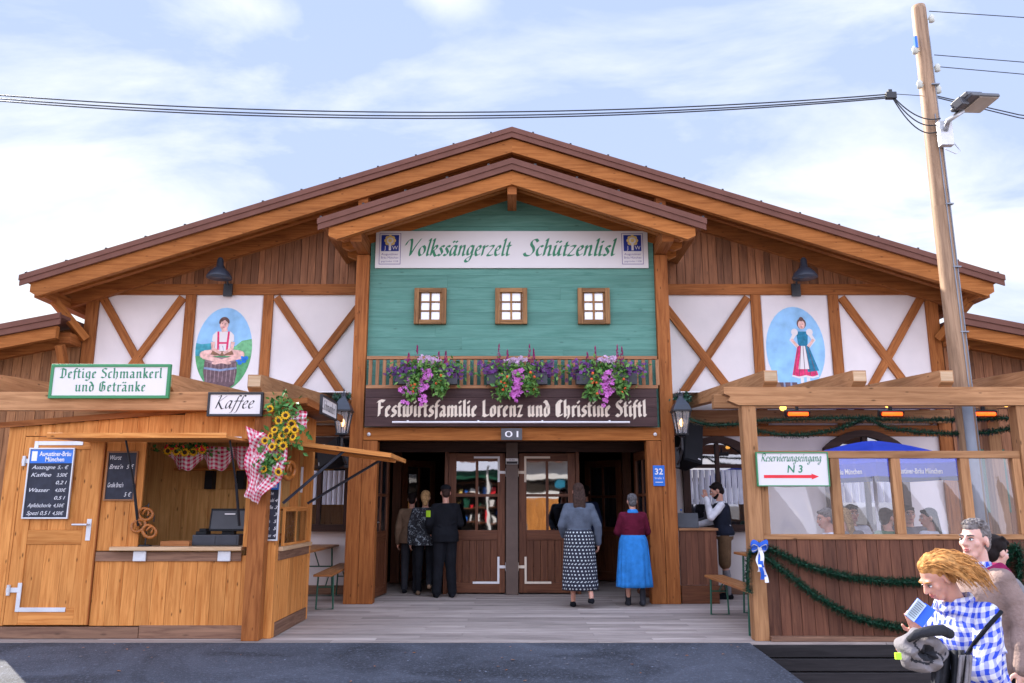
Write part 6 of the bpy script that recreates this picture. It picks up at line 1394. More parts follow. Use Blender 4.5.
part('roof', 'roof_metal', op, lambda m: m.prism([(-15.2, 3.72), (-20, 4.5), (-20, 4.4), (-15.2, 3.62)], -9, 8.6, axis='x'))
# ================================================================== PEOPLE  (local frame: +Y forward, +X the person's right... mirrored sides by sign)
def V(*a): return Vector(a)
class Fig:
    """standing skeleton for H=1.75, joints overridable; one continuous remeshed body, garments as children"""
    def __init__(s, label, loc, rotz, H=1.7, skin='skin', voxel=.011, group=None, J=None, lean=0, head=(0, 0), girth=1.0, twist=0, fingers=True, hs=1.0):
        s.k = H / 1.75; s.vx = voxel; s.skin = skin; s.g = girth; s.headrot = head
        s.J = dict(pelvis=V(0, 0, .96), waist=V(0, .005, 1.10), chest=V(0, .0, 1.30), neck=V(0, -.01, 1.475), head=V(0, .02, 1.635),
                   shR=V(.172, -.01, 1.405), elR=V(.235, -.03, 1.13), wrR=V(.245, .05, .88), shL=V(-.172, -.01, 1.405), elL=V(-.235, -.03, 1.13), wrL=V(-.245, .05, .88),
                   hipR=V(.09, 0, .92), knR=V(.10, .02, .50), anR=V(.10, -.01, .085), hipL=V(-.09, 0, .92), knL=V(-.10, .02, .50), anL=V(-.10, -.01, .085))
        if lean or twist:
            M = Matrix.Rotation(-lean, 3, 'X') @ Matrix.Rotation(twist, 3, 'Z'); p0 = s.J['pelvis'].copy()
            for q in ('waist', 'chest', 'neck', 'head', 'shR', 'elR', 'wrR', 'shL', 'elL', 'wrL'): s.J[q] = p0 + M @ (s.J[q] - p0)
        for q, v in (J or {}).items(): s.J[q] = Vector(v)
        s.J = {q: v * s.k for q, v in s.J.items()}
        s.root = thing('person', label, 'person', (0, 0, 0), group); s.fingers = fingers
        s.loc = loc; s.rz = rotz; s.hs = hs
        s.HM = Matrix.Rotation(head[0], 3, 'Z') @ Matrix.Rotation(head[1], 3, 'X')
        s.body()
    def hp(s, *a): return s.J['head'] + s.HM @ (Vector(a) * s.k * s.hs)
    def torso_rings(s, add=0, lo='pelvis', drop=.0, bust=0):
        J = s.J; k = s.k; g = s.g
        R_ = [(J['pelvis'] - V(0, 0, .08 + drop) * k, .168 * g, .118 * g), (J['pelvis'] + V(0, -.01, .02) * k, .172 * g, .125 * g), (J['waist'], .145 * g, .108 * g), (J['chest'] - V(0, -.0, .06) * k, .160 * g, .118 * g + bust), (J['chest'] + V(0, 0, .03) * k, .172 * g, .118 * g + bust * .8), (J['chest'] + V(0, -.005, .09) * k, .176 * g, .105 * g), (J['neck'] - V(0, 0, .055) * k, .115, .078), (J['neck'] - V(0, 0, .005) * k, .07, .062)]
        return [(c, (rx + add) * k, (ry + add) * k) for c, rx, ry in R_]
    def hand(s, m, wr, el, side, curl=.5, aim=None):
        k = s.k; d = (wr - el).normalized() if aim is None else (Vector(aim)).normalized()
        fwd = V(0, 1, 0); x = fwd - d * fwd.dot(d)
        x = x.normalized() if x.length > .1 else V(0, 0, 1)     # thumb side
        n = d.cross(x) * side                                     # palm normal
        c = wr + d * .05 * k
        m.limb(wr, wr + d * .045 * k, .026 * k, .030 * k, 10)
        for q in (-1, 1): m.limb(wr + d * .03 * k + x * q * .018 * k, wr + d * .085 * k + x * q * .022 * k, .018 * k, .016 * k, 8)
        for i, (o, ln) in enumerate(((.029, .072), (.010, .082), (-.010, .076), (-.028, .06))):
            b0 = wr + d * .088 * k + x * o * k; b1 = b0 + (d * (1 - .3 * curl) - n * .55 * curl).normalized() * ln * .5 * k; b2 = b1 + (d * (1 - curl) - n * 1.1 * curl + x * o * .5).normalized() * ln * .55 * k
            m.chain([b0 - d * .02 * k, b0, b1, b2], [.0105 * k, .0095 * k, .009 * k, .0075 * k], n=8)
        t0 = wr + d * .03 * k + x * .028 * k; t1 = t0 + (d * .6 + x * .7 - n * .3).normalized() * .04 * k; t2 = t1 + (d * .9 + x * .15 - n * .5 * curl).normalized() * .033 * k
        m.chain([t0, t1, t2], [.0135 * k, .0115 * k, .009 * k], n=8)
    def body(s):
        J = s.J; k = s.k; m = MB()
        m.loft(s.torso_rings(-.012), 20)
        m.limb(J['neck'] - V(0, 0, .04) * k, J['head'] - s.HM @ V(0, .025, .06) * k, .058 * k, .052 * k, 14)
        for a in 'RL':
            m.limb(J['neck'] - V(0, 0, .05) * k, J['sh' + a], .055 * k, .054 * k); m.chain([J['sh' + a], J['el' + a]], [.05 * k, .038 * k]); m.chain([J['el' + a], J['wr' + a]], [.039 * k, .026 * k])
            m.chain([J['hip' + a], J['kn' + a]], [.082 * k * s.g, .052 * k]); mid = J['kn' + a].lerp(J['an' + a], .3) - V(0, .015, 0) * k
            m.chain([J['kn' + a], mid, J['an' + a]], [.05 * k, .052 * k, .035 * k])
            fd = V(0, 1, 0); m.chain([J['an' + a] - V(0, .03, .045) * k, J['an' + a] + V(0, .12, -.055) * k], [.032 * k, .026 * k])
            if s.fingers: s.hand(m, J['wr' + a], J['el' + a], 1 if a == 'R' else -1, getattr(s, 'curl', .5), getattr(s, 'aim' + a, None))
        H = lambda *a: s.hp(*a)
        k = k * s.hs
        m.ell(H(0, -.015, .035), (.074 * k, .094 * k, .083 * k), s.HM); m.ell(H(0, .025, -.03), (.060 * k, .068 * k, .078 * k), s.HM)
        m.limb(H(-.02, .055, -.088), H(.02, .055, -.088), .026 * k, .026 * k); m.limb(H(0, -.02, -.045), H(0, .045, -.075), .052 * k, .036 * k)
        m.chain([H(0, .086, .022), H(0, .112, -.022)], [.009 * k, .0145 * k]); m.limb(H(-.012, .098, -.026), H(.012, .098, -.026), .010 * k, .010 * k)
        m.limb(H(-.036, .078, .030), H(.036, .078, .030), .013 * k, .013 * k); m.limb(H(-.016, .085, -.058), H(.016, .085, -.058), .011 * k, .011 * k)
        for q in (-1, 1): m.ell(H(q * .045, .055, -.018), (.024 * k, .022 * k, .024 * k), s.HM); m.ell(H(q * .077, -.012, -.008), (.011 * k, .022 * k, .034 * k), s.HM @ Matrix.Rotation(q * R(-18), 3, 'Z'))
        s.bodyobj = mesh_child('body', remesh(m, s.vx, 3, (s.skin,)), s.root)
    def face(s, hair='hair_brown', detail=True):
        k = s.k * s.hs; H = s.hp
        m = MB(); 
        for q in (-1, 1): m.ell(H(q * .031, .0835, .006), (.0135 * k, .0085 * k, .0085 * k), s.HM, mi=0); m.ell(H(q * .031, .0905, .006), (.0062 * k, .003 * k, .0065 * k), s.HM, 8, 6, mi=1); m.chain([H(q * .047, .080, .013), H(q * .031, .093, .0155), H(q * .018, .090, .010)], [.002 * k, .0028 * k, .002 * k], n=6, mi=1)
        m.build('eyes', ['eye_white', 'eye_dark'], s.root, smooth=True)
        m = MB(); m.chain([H(-.024, .085, -.058), H(0, .0985, -.0545), H(.024, .085, -.058)], [.0035 * k, .006 * k, .0035 * k], n=8); m.chain([H(-.02, .085, -.063), H(0, .0965, -.066), H(.02, .085, -.063)], [.003 * k, .0065 * k, .003 * k], n=8); m.build('lips', 'lip', s.root, smooth=True)
        m = MB()
        for q in (-1, 1): m.chain([H(q * .05, .078, .030), H(q * .034, .092, .034), H(q * .014, .093, .030)], [.003 * k, .005 * k, .0045 * k], n=6)
        m.build('eyebrows', hair, s.root, smooth=True)
    def child(s, name, m, mats, voxel=None, smooth=5, mesh=None):
        me = mesh or remesh(m, voxel or s.vx, smooth, mats if isinstance(mats, (list, tuple)) else (mats,))
        return mesh_child(name, me, s.root)
    def top(s, name, mat, add=.022, drop=.08, sleeve=1.0, flare=0, sl_r=.014, bust=.0, collar=True):
        J = s.J; k = s.k; m = MB(); rg = s.torso_rings(add, bust=bust)
        b = J['pelvis'] - V(0, 0, .08 + drop) * k; rg[0] = (b, (.17 * s.g + add + flare) * k, (.125 * s.g + add + flare) * k)
        if not collar: rg = rg[:-1] + [(rg[-1][0] - V(0, 0, .02) * k, rg[-1][1], rg[-1][2])]
        m.loft(rg, 24)
        for a in 'RL':
            m.limb(J['neck'] - V(0, 0, .05) * k, J['sh' + a], .052 * k, (.044 + sl_r) * k)
            e = J['el' + a]; w = J['el' + a].lerp(J['wr' + a], min(1, max(0, sleeve * 2 - 1))) if sleeve > .5 else None
            if sleeve >= .5:
                mid = J['sh' + a].lerp(e, .5) + V(0, -.004, 0)
                m.chain([J['sh' + a], mid, e], [(.045 + sl_r) * k, (.047 + sl_r) * k, (.044 + sl_r) * k])
                if w is not None: m.chain([e, e.lerp(w, .5), w], [(.044 + sl_r) * k, (.040 + sl_r) * k, (.030 + sl_r) * k])
            elif sleeve > 0: m.limb(J['sh' + a], J['sh' + a].lerp(e, sleeve * 2), (.052 + sl_r) * k, (.05 + sl_r) * k)
        # folds: soft diagonal ridges where cloth bunches
        rs = random.Random(int(J['neck'].z * 1e4) + len(name))
        for _ in range(14):
            z = rs.uniform(b.z + .02, J['chest'].z); q = rs.choice((-1, 1)); yy = rs.choice((-1, 1)); fr = (z - J['pelvis'].z) / (J['chest'].z - J['pelvis'].z); c = Vector((J['waist'].x + q * rs.uniform(.02, .10) * k, J['pelvis'].lerp(J['chest'], fr).y + yy * (.110 * s.g + add - .012) * k, z))
            m.limb(c, c + V(q * .07, -yy * .02, rs.uniform(-.05, .05)) * k, .010 * k, .006 * k, 8)
        return s.child(name, m, mat)
    def trousers(s, mat, add=.02, legs=1.0, name='trousers'):
        J = s.J; k = s.k; m = MB(); m.loft([(c, a, b) for c, a, b in s.torso_rings(.012)[:3]], 20)
        for a in 'RL':
            kn, an = J['kn' + a], J['an' + a] + V(0, 0, .0)
            if legs < .6: m.limb(J['hip' + a], J['hip' + a].lerp(kn, legs * 2), (.088 * s.g + add) * k, (.07 + add) * k)
            else: m.chain([J['hip' + a], kn, kn.lerp(an, .55), an], [(.088 * s.g + add) * k, (.066 + add) * k, (.058 + add) * k, (.05 + add) * k])
        return s.child(name, m, mat)
    def skirt(s, mat, hem, flare=.25, folds=14, top=None, amp=.06):
        k = s.k; J = s.J; m = MB(); zt = (J['waist'].z - .0) if top is None else top; P = J['pelvis']
        rg = []
        for i in range(15):
            q = i / 14; z = zt + (hem - zt) * q; r0x = .158 * s.g + .018 + flare * q ** .8 * .5 + (.03 if .1 < q else .3 * q); r0y = r0x * .78
            c = V(J['waist'].x * (1 - q) + P.x * q, J['waist'].y * (1 - q) + (P.y - .01) * q, z)
            rg.append((c, r0x * k, r0y * k, (lambda q: (lambda t: 1 + amp * q * (math.sin(t * folds + 1.3 * math.sin(t * 2) + q * 1.2) * .7 + .5 * math.sin(t * folds * .43 + q))))(q)))
        m.loft(rg[::-1], 96, cap=False)
        return m.build('skirt', mat, s.root, smooth=True, solid=.006)
    def shoes(s, mat, boot=False, name='shoe'):
        J = s.J; k = s.k
        for a in 'RL':
            m = MB(); an = J['an' + a]; d = getattr(s, 'toe' + a, V(0, 1, 0))
            m.chain([an - V(0, 0, .048) * k - d * .035 * k, an - V(0, 0, .052) * k + d * .08 * k, an - V(0, 0, .058) * k + d * .155 * k], [.042 * k, .04 * k, .03 * k])
            m.loft([(an - V(0, 0, .086) * k + d * .06 * k, .040 * k, .125 * k), (an - V(0, 0, .068) * k + d * .06 * k, .044 * k, .13 * k)], 16, axes=(d.cross(V(0, 0, 1)), d))
            if boot: m.limb(an - V(0, 0, .04) * k, an + V(0, 0, .14) * k, .048 * k, .05 * k)
            s.child(name, m, mat, voxel=max(s.vx * .8, .006))
    def hair_cap(s, mat, fringe=True, vol=0, name='hair', low=-.02, extra=None, voxel=None):
        k = s.k * s.hs; m = MB(); H = s.hp
        m.ell(H(0, -.026, .045 + vol * .3), ((.080 + vol) * k, (.092 + vol) * k, (.082 + vol) * k), s.HM)
        m.ell(H(0, -.060, low), ((.066 + vol) * k, (.055 + vol) * k, .075 * k), s.HM)
        if fringe: m.limb(H(-.045, .055, .088), H(.045, .055, .088), .022 * k, .022 * k)
        if extra: extra(m, H, k)
        return s.child(name, m, mat, voxel, 3)
    def place(s):
        s.root.location = s.loc; s.root.rotation_euler.z = s.rz; return s
AW = 0.0
# -- woman in grey-blue sweater and dotted skirt
f = Fig('person walking in: long brown hair, grey-blue sweater, black dotted midi skirt', (.955, 11.66, 0), R(3), 1.70, voxel=.010, J=dict(elR=(.27, -.04, 1.14), wrR=(.285, .05, .90), elL=(-.25, .02, 1.15), wrL=(-.20, .20, 1.0), anR=(.14, -.17, .155), knR=(.12, .05, .5), anL=(-.09, .08, .085)))
f.top('sweater', 'cloth_greyblue', .035, .0, 1.0, .012, .022); f.skirt('dot_skirt', .235, .10, 13, amp=.05); f.shoes('cloth_black')
f.hair_cap('hair_brown', vol=.006, extra=lambda m, H, k: [m.chain([H(x, -.075, .02), H(x * 1.2, -.115, -.12), H(x * 1.1, -.125, -.26), H(x * .9, -.125, -.36 - random.uniform(0, .08))], [.035 * k, .034 * k, .028 * k, .008 * k]) for x in (-.055, -.03, 0, .03, .055)]); f.place()
# -- elderly woman in maroon cardigan and blue skirt
f = Fig('person walking in: short grey hair, maroon cardigan, bright blue gathered skirt', (1.745, 11.80, 0), R(2), 1.555, voxel=.010, girth=1.08, J=dict(elR=(.245, .06, 1.15), wrR=(.13, .22, 1.08), elL=(-.245, .06, 1.15), wrL=(-.13, .22, 1.08), anR=(.11, -.08, .10), anL=(-.09, .10, .085)))
f.top('cardigan', 'cloth_maroon', .028, .0, 1.0, .0, .02, collar=False)
m = MB(); m.loft([(f.J['neck'] - V(0, 0, .03), .10, .085), (f.J['neck'] + V(0, 0, .0), .078, .07), (f.J['neck'] + V(0, 0, .03), .066, .062)], 16); f.child('collar', m, 'cloth_blue')
f.skirt('cloth_blue', .26, .11, 15, amp=.08); f.shoes('cloth_charcoal', True); f.trousers('cloth_charcoal', -.02, 1.0, 'stockings'); f.hair_cap('hair_grey', vol=.004); f.place()
# -- security guard
f = Fig('person in black security uniform and cap with a yellow-green sleeve badge, seen from behind', (-1.05, 12.85, 0), R(14), 1.70, voxel=.010, girth=1.1, J=dict(elR=(.25, .03, 1.15), wrR=(.15, .22, 1.10), elL=(-.27, .0, 1.15), wrL=(-.22, .17, 1.02), anR=(.13, 0, .085), anL=(-.12, .02, .085)))
f.top('jacket', 'cloth_black', .035, .02, 1.0, .0, .024); f.trousers('cloth_black', .026); f.shoes('cloth_black'); f.hair_cap('hair_brown', False, low=-.01)
m = MB(); m.ell(f.hp(0, -.015, .075), (.088, .104, .062), f.HM); m.limb(f.hp(-.05, .085, .06), f.hp(.05, .085, .06), .02, .02); f.child('cap', m, 'cloth_black')
m = MB(); m.box(f.J['shL'].lerp(f.J['elL'], .40) + V(-.072, -.035, 0), (.012, .085, .10), Matrix.Rotation(R(38), 3, 'Z')); m.build('badge', 'badge', f.root); f.place()
# -- two people going in on the left
f = Fig('person going in: grey-blond hair, black coat with pale leafy pattern', (-1.40, 13.15, 0), R(4), 1.62, voxel=.011, J=dict(anR=(.1, -.25, .22), knR=(.1, .03, .52), anL=(-.1, .1, .085)))
f.top('coat', 'pattern_coat', .045, .05, 1.0, .02, .026); f.trousers('cloth_black', .01); f.shoes('cloth_beige'); f.hair_cap('hair_blond', vol=.008, extra=lambda m, H, k: m.chain([H(-.03, -.08, .0), H(.0, -.09, -.1)], [.06 * k, .045 * k])); f.place()
f = Fig('person going in: beige jacket, half hidden behind the patterned coat', (-1.66, 13.5, 0), R(0), 1.60, voxel=.012)
f.top('jacket', 'cloth_beige', .04, .02, 1.0, .01, .024); f.trousers('cloth_charcoal', .01); f.shoes('cloth_black'); f.hair_cap('hair_dark'); f.place()
# -- dark figures just inside the right opening
f = Fig('person in dark clothes standing deep in the right doorway', (1.30, 14.4, 0), R(0), 1.74, voxel=.013); f.top('jacket', 'cloth_navy', .035, .05, 1.0, 0, .02); f.trousers('cloth_black', .02); f.shoes('cloth_black'); f.hair_cap('hair_dark'); f.place()
# -- waiter
f = Fig('person in white shirt, dark waistcoat and leather shorts with hand to face, behind the counter', (3.30, 12.72, 0), R(78), 1.74, voxel=.010, lean=R(6), head=(R(5), R(-22)), J=dict(elL=(-.235, .20, 1.22), wrL=(-.06, .25, 1.50), elR=(.24, .12, 1.16), wrR=(.15, .42, 1.10)))
f.face('hair_dark'); f.top('shirt', 'cloth_white', .016, -.05, 1.0, 0, .016)
m = MB(); rg = f.torso_rings(.028); rg[0] = (f.J['pelvis'] + V(0, 0, -.02), .19, .145); m.loft(rg[:6] + [(rg[5][0] + V(0, 0, .05), .13, .10)], 24)
for a in 'RL': m.limb(f.J['sh' + a] * .62 + f.J['neck'] * .38 - V(0, 0, .03), f.J['sh' + a] * .6 + f.J['chest'] * .4, .07, .07)
f.child('waistcoat', m, 'cloth_vest'); f.trousers('cloth_leather', .022, .47, 'shorts')
for a in 'RL':
    kn, an = f.J['kn' + a], f.J['an' + a]; m = MB(); m.chain([kn.lerp(an, .25) - V(0, .012, 0), kn.lerp(an, .4) - V(0, .012, 0), an], [.060, .062, .045]); f.child('sock', m, 'cloth_grey')
f.shoes('cloth_black'); f.hair_cap('hair_dark', vol=.006); m = MB(); m.limb(f.hp(-.02, .06, -.09), f.hp(.02, .06, -.09), .03, .03); m.chain([f.hp(-.066, .01, -.06), f.hp(-.03, .06, -.095)], [.02, .024]); m.chain([f.hp(.066, .01, -.06), f.hp(.03, .06, -.095)], [.02, .024]); f.child('beard', m, 'hair_dark'); f.place()
# -- guests seated behind the window film
SIT = dict(pelvis=(0, 0, .56), waist=(0, .02, .72), chest=(0, .04, .92), neck=(0, .04, 1.10), head=(0, .07, 1.26), shR=(.185, .03, 1.05), elR=(.24, .12, .80), wrR=(.16, .36, .80), shL=(-.185, .03, 1.05), elL=(-.24, .12, .80), wrL=(-.16, .36, .80), hipR=(.09, .02, .54), knR=(.11, .44, .54), anR=(.11, .42, .085), hipL=(-.09, .02, .54), knL=(-.11, .44, .54), anL=(-.11, .42, .085))
def seated(label, x, y, rz_, top, hair, H=1.72, hd=(0, 0), long=False):
    f = Fig(label, (x, y, 0), rz_, H, voxel=.013, J=SIT, head=hd, group='guests seated at the tables'); f.face(hair)
    f.top('shirt', top, .02, -.02, 1.0, 0, .016); f.trousers('cloth_jeans', .015); f.shoes('cloth_black')
    f.hair_cap(hair, vol=.005, extra=(lambda m, H_, k: [m.chain([H_(x_, -.07, .0), H_(x_ * 1.1, -.09, -.2)], [.04 * k, .025 * k]) for x_ in (-.06, 0, .06)]) if long else None); f.place()
seated('seated guest in white shirt behind the leftmost window film', 3.82, 9.75, R(75), 'cloth_white', 'hair_silver', hd=(R(20), R(-8)))
seated('seated guest in pale grey top between the white shirt and the second window post', 4.20, 10.32, R(-8), 'cloth_grey', 'hair_blond', long=True, hd=(R(60), R(-6)))
seated('seated guest in green top behind the second window film', 4.78, 10.30, R(15), 'cloth_green', 'hair_brown', hd=(R(-70), R(-5)))
seated('seated guest in white shirt behind the third window film, facing out', 4.72, 11.38, R(180), 'cloth_white', 'hair_dark', 1.78)
seated('seated dark haired guest in white shirt right of the third window film centre', 5.32, 10.30, R(30), 'cloth_white', 'hair_dark', hd=(R(50), R(-5)), long=True)
seated('seated guest with brown hair beside the fourth window post', 5.52, 11.38, R(170), 'cloth_grey', 'hair_brown', 1.76)
# ------------------------------------------------------------------ foreground, right
def scalp(s, n, seed, ok):
    """random points and normals on the skull, head frame"""
    rs = random.Random(seed); out = []
    while len(out) < n:
        d = Vector((rs.gauss(0, 1), rs.gauss(0, 1), rs.gauss(0, 1))).normalized()
        lim = (.42 + .35 * d.y) if d.y > .25 else (.02 if d.y > -.25 else -.55)
        if d.z > lim and ok(d): out.append((Vector((d.x * .077, d.y * .096 - .016, d.z * .087 + .037)), d, rs))
    return out
# man in brown knit with burgundy hood
f = Fig('person in brown knitted jacket with burgundy hood looking left, short grey hair', (2.95, 5.2, GZ), R(100), 1.71, 'skin_pale', voxel=.0068, head=(R(17), R(3)), J=dict(elL=(-.235, -.06, 1.15), wrL=(-.25, .0, .90), elR=(.25, .02, 1.14), wrR=(.26, .12, .9)))
f.face('hair_grey'); f.top('jacket', 'cloth_knit', .035, .04, 1.0, .0, .026)
m = MB(); J = f.J
m.chain([J['neck'] + V(-.12, -.02, -.045), J['neck'] + V(-.085, -.075, -.005), J['neck'] + V(0, -.105, -.01), J['neck'] + V(.085, -.075, -.005), J['neck'] + V(.12, -.02, -.045)], [.022, .028, .034, .028, .022])
m.chain([J['neck'] + V(-.085, -.06, .01), J['neck'] + V(-.09, .03, -.02), J['neck'] + V(-.06, .10, -.10), J['neck'] + V(-.045, .125, -.2)], [.022, .020, .016, .012]); m.chain([J['neck'] + V(.085, -.06, .01), J['neck'] + V(.09, .03, -.02), J['neck'] + V(.06, .10, -.10), J['neck'] + V(.045, .125, -.2)], [.022, .020, .016, .012]); m.ell(J['neck'] + V(0, -.135, -.09), (.10, .045, .10))
f.child('hood', m, 'cloth_burgundy')
m = MB(); m.loft([(J['neck'] + V(0, .008, -.03), .078, .076), (J['neck'] + V(0, .008, .015), .066, .064), (J['neck'] + V(0, .004, .032), .061, .060)], 18); f.child('shirt_collar', m, 'plaid')
f.trousers('cloth_black', .02); f.shoes('cloth_black')
m = MB(); H = f.hp; k = f.k
m.ell(H(0, -.022, .040), (.0765 * k, .0925 * k, .084 * k), f.HM); m.ell(H(0, -.055, -.01), (.066 * k, .058 * k, .07 * k), f.HM); m.ell(H(0, .012, .082), (.055 * k, .062 * k, .045 * k), f.HM)
for p, d, rs in scalp(f, 900, 3, lambda d: True):
    top = max(0, min(1, (d.z - .35) / .4)); ln = .006 + .020 * top; dr = (d + Vector((rs.uniform(-.3, .3), .5 * top, rs.uniform(-.2, .3)))).normalized()
    q = p * 1.0; m.limb(H(*q), H(*(q + dr * ln)), .0042 * k, .0022 * k, n=5)
f.child('hair', m, 'hair_silver', voxel=.0042, smooth=1); f.place()
# woman in blue checked shirt
f = Fig('person in blue and white checked shirt reading a booklet, wavy ginger hair', (2.31, 4.2, GZ), R(97), 1.64, 'skin', voxel=.0062, girth=.90, hs=.88, head=(R(4), R(-34)),
    J=dict(waist=(0, .0, 1.10), chest=(0, .03, 1.28), neck=(0, .07, 1.44), head=(0, .18, 1.555), shR=(.165, .03, 1.385), shL=(-.165, .03, 1.385), elL=(-.245, .13, 1.12), wrL=(-.15, .37, 1.16), elR=(.23, .14, 1.13), wrR=(.07, .27, 1.27)))
f.aimR = (-.35, .75, .35)
f.face('hair_ginger'); shirt = f.top('shirt', 'plaid', .026, .14, .96, .03, .022, bust=.025)
m = MB(); J = f.J
for q in (-1, 1): m.chain([J['neck'] + V(q * .066, -.03, .012), J['neck'] + V(q * .068, .05, .0), J['neck'] + V(q * .035, .10, -.045)], [.018, .017, .012])
m.chain([J['neck'] + V(-.066, -.03, .012), J['neck'] + V(0, -.062, .022), J['neck'] + V(.066, -.03, .012)], [.018, .02, .018])
f.child('collar', m, 'plaid'); f.trousers('cloth_jeans', .02); f.shoes('cloth_black')
H = f.hp; k = f.k * f.hs; m = MB()
m.ell(H(0, -.028, .046), (.081 * k, .094 * k, .084 * k), f.HM); m.ell(H(0, -.062, -.01), (.071 * k, .055 * k, .085 * k), f.HM); m.ell(H(0, -.005, .078), (.064 * k, .070 * k, .052 * k), f.HM)
def lock(p, d, rs, ln, wave):
    side = d.x; a = H(*(p * 1.05)); pts = [a]; cur = a
    t0 = (f.HM @ Vector((d.x * .5, -.85, .1))).normalized(); g = Vector((side * .40, -.56, -.82)).normalized(); n = 9; ph = rs.uniform(0, 6.28)
    for i in range(1, n + 1):
        q = i / n; dr = (t0 * (1 - q) ** 2.2 + g * q ** .5 + f.HM @ d * .30 * (1 - q)).normalized()
        dr = dr + Vector((math.sin(ph + q * 9), math.cos(ph * 1.7 + q * 8) * .6, math.sin(ph * .6 + q * 10))) * wave * (0.3 + q)
        cur = cur + dr.normalized() * ln / n * k; pts.append(cur.copy())
    return pts
for p, d, rs in scalp(f, 60, 9, lambda d: d.z > -.3):
    pts = lock(p, d, rs, rs.uniform(.19, .28), .30); m.chain(pts, [k * r for r in (.012, .015, .017, .017, .016, .015, .013, .010, .007, .004)], n=6)
hr = f.child('hair', m, 'hair_ginger', voxel=.0062, smooth=3)
m = MB()
for p, d, rs in scalp(f, 800, 10, lambda d: d.z > -.35):
    pts = lock(p * 1.03, d, rs, rs.uniform(.14, .33), .62); m.tube(pts, [k * r * rs.uniform(.6, 1.2) for r in (.0026, .003, .003, .003, .0028, .0026, .0024, .002, .0016, .001)], 5)
m.build('strands', 'hair_ginger', hr, smooth=True)
f.place(); woman = f
# things she holds (world coordinates)
def at(u, v, y): x, z = W(u, v, y); return Vector((x, y, z))
YB_ = 3.98
c0 = at(919, 613, YB_)
bk = thing('booklet', 'small open booklet with blue cover held by the person in checked shirt', 'booklet', tuple(c0))
rb = Matrix.Rotation(R(-8), 3, 'Z') @ Matrix.Rotation(R(40), 3, 'Y'); Zp = Matrix.Rotation(R(16), 3, 'Z'); Zc = Matrix.Rotation(R(-30), 3, 'Z')
part('pages', 'paint_snow', bk, lambda m: m.box(c0 + rb @ V(-.022, -.012, 0), (.054, .004, .10), rb @ Zp), bevel=.001)
part('print', 'grey_plastic', bk, lambda m: [m.box(c0 + rb @ V(-.022, -.0155, .038 - q * .0105), (.038, .0015, .002), rb @ Zp) for q in range(8)])
part('cover', 'ribbon_blue', bk, lambda m: (m.box(c0 + rb @ V(.022, .001, .006), (.054, .004, .104), rb @ Zc), m.box(c0 + rb @ V(-.022, -.008, .0), (.057, .003, .104), rb @ Zp)), bevel=.001)
from mathutils.bvhtree import BVHTree
MW = Matrix.Translation(woman.root.location) @ Matrix.Rotation(woman.rz, 4, 'Z')
bv = BVHTree.FromPolygons([MW @ v.co for v in shirt.data.vertices], [tuple(p.vertices) for p in shirt.data.polygons])
def on_shirt(u, v):
    o = Vector((0, 0, CAMZ)); d = (at(u, v, 4) - o).normalized(); h = bv.ray_cast(o, d)
    return h[0] + h[1] * .006 if h[0] else None
sp = [q for q in (on_shirt(1000 - 6 * i, 612 + 8.2 * i - .35 * i * (8 - i) * .4) for i in range(9)) if q]
if len(sp) > 3: one('bag_strap', 'cloth_black', 'black bag strap slanting across the back of the checked shirt', 'strap', lambda m: m.tube(sp, .010, 8), smooth=True)
# jacket over her arm
yj = 3.80
def P_(u, v, dy=0): return at(u, v, yj + dy)
jk = thing('jacket', 'grey and black jacket bundled over the forearm of the person in checked shirt', 'jacket', tuple(P_(925, 655)))
c1 = P_(921, 652, .10)
def bundle(m, part_):
    """cloth rolled round the arm: a rounded mass with folds swirling towards a dark opening"""
    rs = random.Random(4); nt, nr = 96, 40; rows = []
    for i in range(nr + 1):
        q = i / nr; row = []
        for j in range(nt):
            t = 2 * math.pi * j / nt; ang = q * math.pi                      # 0 = facing the camera, pi = back
            rad = math.sin(ang); dep = -math.cos(ang)
            sw = t * 3 + 7.5 * rad + 1.2 * math.sin(t * 2 + .6); f1 = math.sin(sw) ; f2 = math.sin(t * 5 - 9 * rad + 2); f3 = math.sin(t * 11 + 14 * rad)
            k1 = 1 + .085 * f1 + .05 * f2 + .02 * f3; hol = -.55 * math.exp(-((rad - .0) / .36) ** 2) if dep < 0 else 0
            x = .108 * rad * math.cos(t) * k1; z = .095 * rad * math.sin(t) * k1 * (1 + .15 * math.sin(t + .5)); y = .085 * (dep * (1 + .10 * f1) - hol * 1.0) + .014 * f2 * rad
            row.append(m.v.__len__()); m.v.append(c1 + Vector((x, y, z)) if False else c1 + Vector((x, y, z)))
        rows.append(row)
    for i in range(nr):
        for j in range(nt):
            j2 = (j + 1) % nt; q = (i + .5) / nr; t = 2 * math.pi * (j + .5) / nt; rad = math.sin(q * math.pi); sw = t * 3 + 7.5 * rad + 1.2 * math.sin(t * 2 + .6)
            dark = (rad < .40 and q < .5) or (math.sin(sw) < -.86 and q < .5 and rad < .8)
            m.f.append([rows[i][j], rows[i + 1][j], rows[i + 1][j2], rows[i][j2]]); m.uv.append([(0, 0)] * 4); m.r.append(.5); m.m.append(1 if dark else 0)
part('bundled_cloth', ['cloth_grey', 'cloth_charcoal'], jk, lambda m: bundle(m, 0), smooth=True)
def hang(us, y0, y1, wob, ph):
    def f(a, b):
        u = us[0][0] + (us[1][0] - us[0][0]) * b; v = us[0][1] + (735 - us[0][1]) * a
        p = P_(u + wob * math.sin(a * 4 + ph), v, y0 + y1 * math.sin(b * 11 + ph + a * 2) * .4 + .02 * math.sin(b * 23 + ph)); return p
    return f
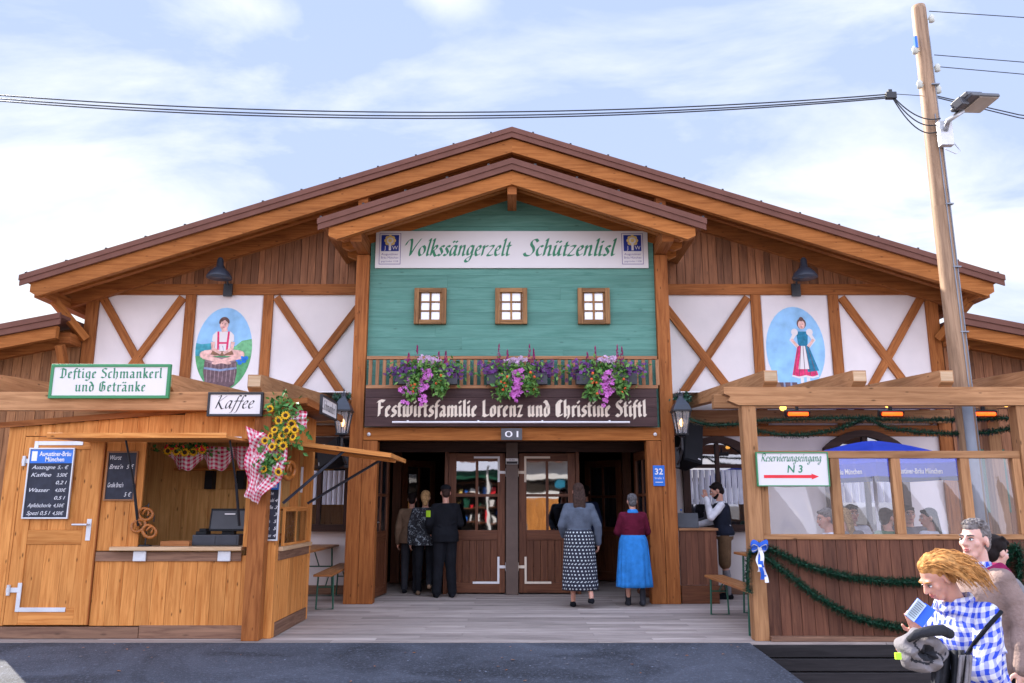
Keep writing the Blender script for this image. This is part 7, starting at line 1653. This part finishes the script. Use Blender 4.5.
part('hanging_lining', 'cloth_charcoal', jk, lambda m: m.grid(hang([(930, 650), (962, 640)], .10, .10, 2, 1), 14, 40), smooth=True, solid=.008)
part('hanging_sleeve', 'cloth_grey', jk, lambda m: m.grid(hang([(957, 655), (970, 655)], .06, .10, 2, 2), 14, 24), smooth=True, solid=.008)
part('collar_roll', 'cloth_charcoal', jk, lambda m: m.tube([P_(908, 640, .05), P_(917, 634, .02), P_(930, 631, .02), P_(942, 630, .04), P_(950, 634, .08)], [.012, .020, .024, .026, .022], 12), smooth=True)
m = MB(); m.box(P_(898, 656, .06), (.026, .014, .028)); m.build('label_tag', 'badge', jk)
# third person, further right
f = Fig('person with tied dark hair and pale sleeves, half hidden behind the brown jacket', (3.36, 5.75, GZ), R(-80), 1.60, 'skin_pale', voxel=.009, head=(R(10), R(-14)), J=dict(elL=(-.23, .12, 1.16), wrL=(-.10, .38, 1.18), elR=(.24, .14, 1.16), wrR=(.12, .40, 1.2)))
f.face('hair_dark'); f.top('shirt', 'cloth_grey', .028, .03, 1.0, 0, .02); f.trousers('cloth_jeans', .02); f.shoes('cloth_black')
f.hair_cap('hair_dark', True, .008, extra=lambda m, H, k: (m.chain([H(0, -.11, .05), H(0, -.15, .01), H(0, -.15, -.08)], [.04, .035, .015]), [m.chain([H(x, .05, .10), H(x * 1.6, -.03, .11), H(x * .8, -.11, .05)], [.010, .014, .012], n=6) for x in (-.05, -.03, -.01, .01, .03, .05)])); f.place()

# dry leaves and scraps on the asphalt
def litter(m):
    rs = random.Random(8)
    for _ in range(70):
        x = rs.uniform(-5.2, 2.3); y = 8.7 - abs(rs.gauss(0, 1.0)); z = -.004 - (8.74 - y) * (.412 / 4.24) + .006
        a = rs.uniform(0, 6.28); r = rs.uniform(.008, .026); P = [Vector((x + r * math.cos(a + t) * (1 if i % 2 else .55), y + r * math.sin(a + t) * (1 if i % 2 else .55), z + rs.uniform(0, .006))) for i, t in enumerate((0, 1.1, 2.1, 3.1, 4.2, 5.2))]
        m.face(P, mi=rs.randrange(3))
mb = MB(); litter(mb); o = mb.build('leaf_litter', ['paint_brown', 'crust', 'cloth_grey']); tag(o, 'dry leaves and scraps scattered over the dark asphalt', 'litter'); o['kind'] = 'stuff'
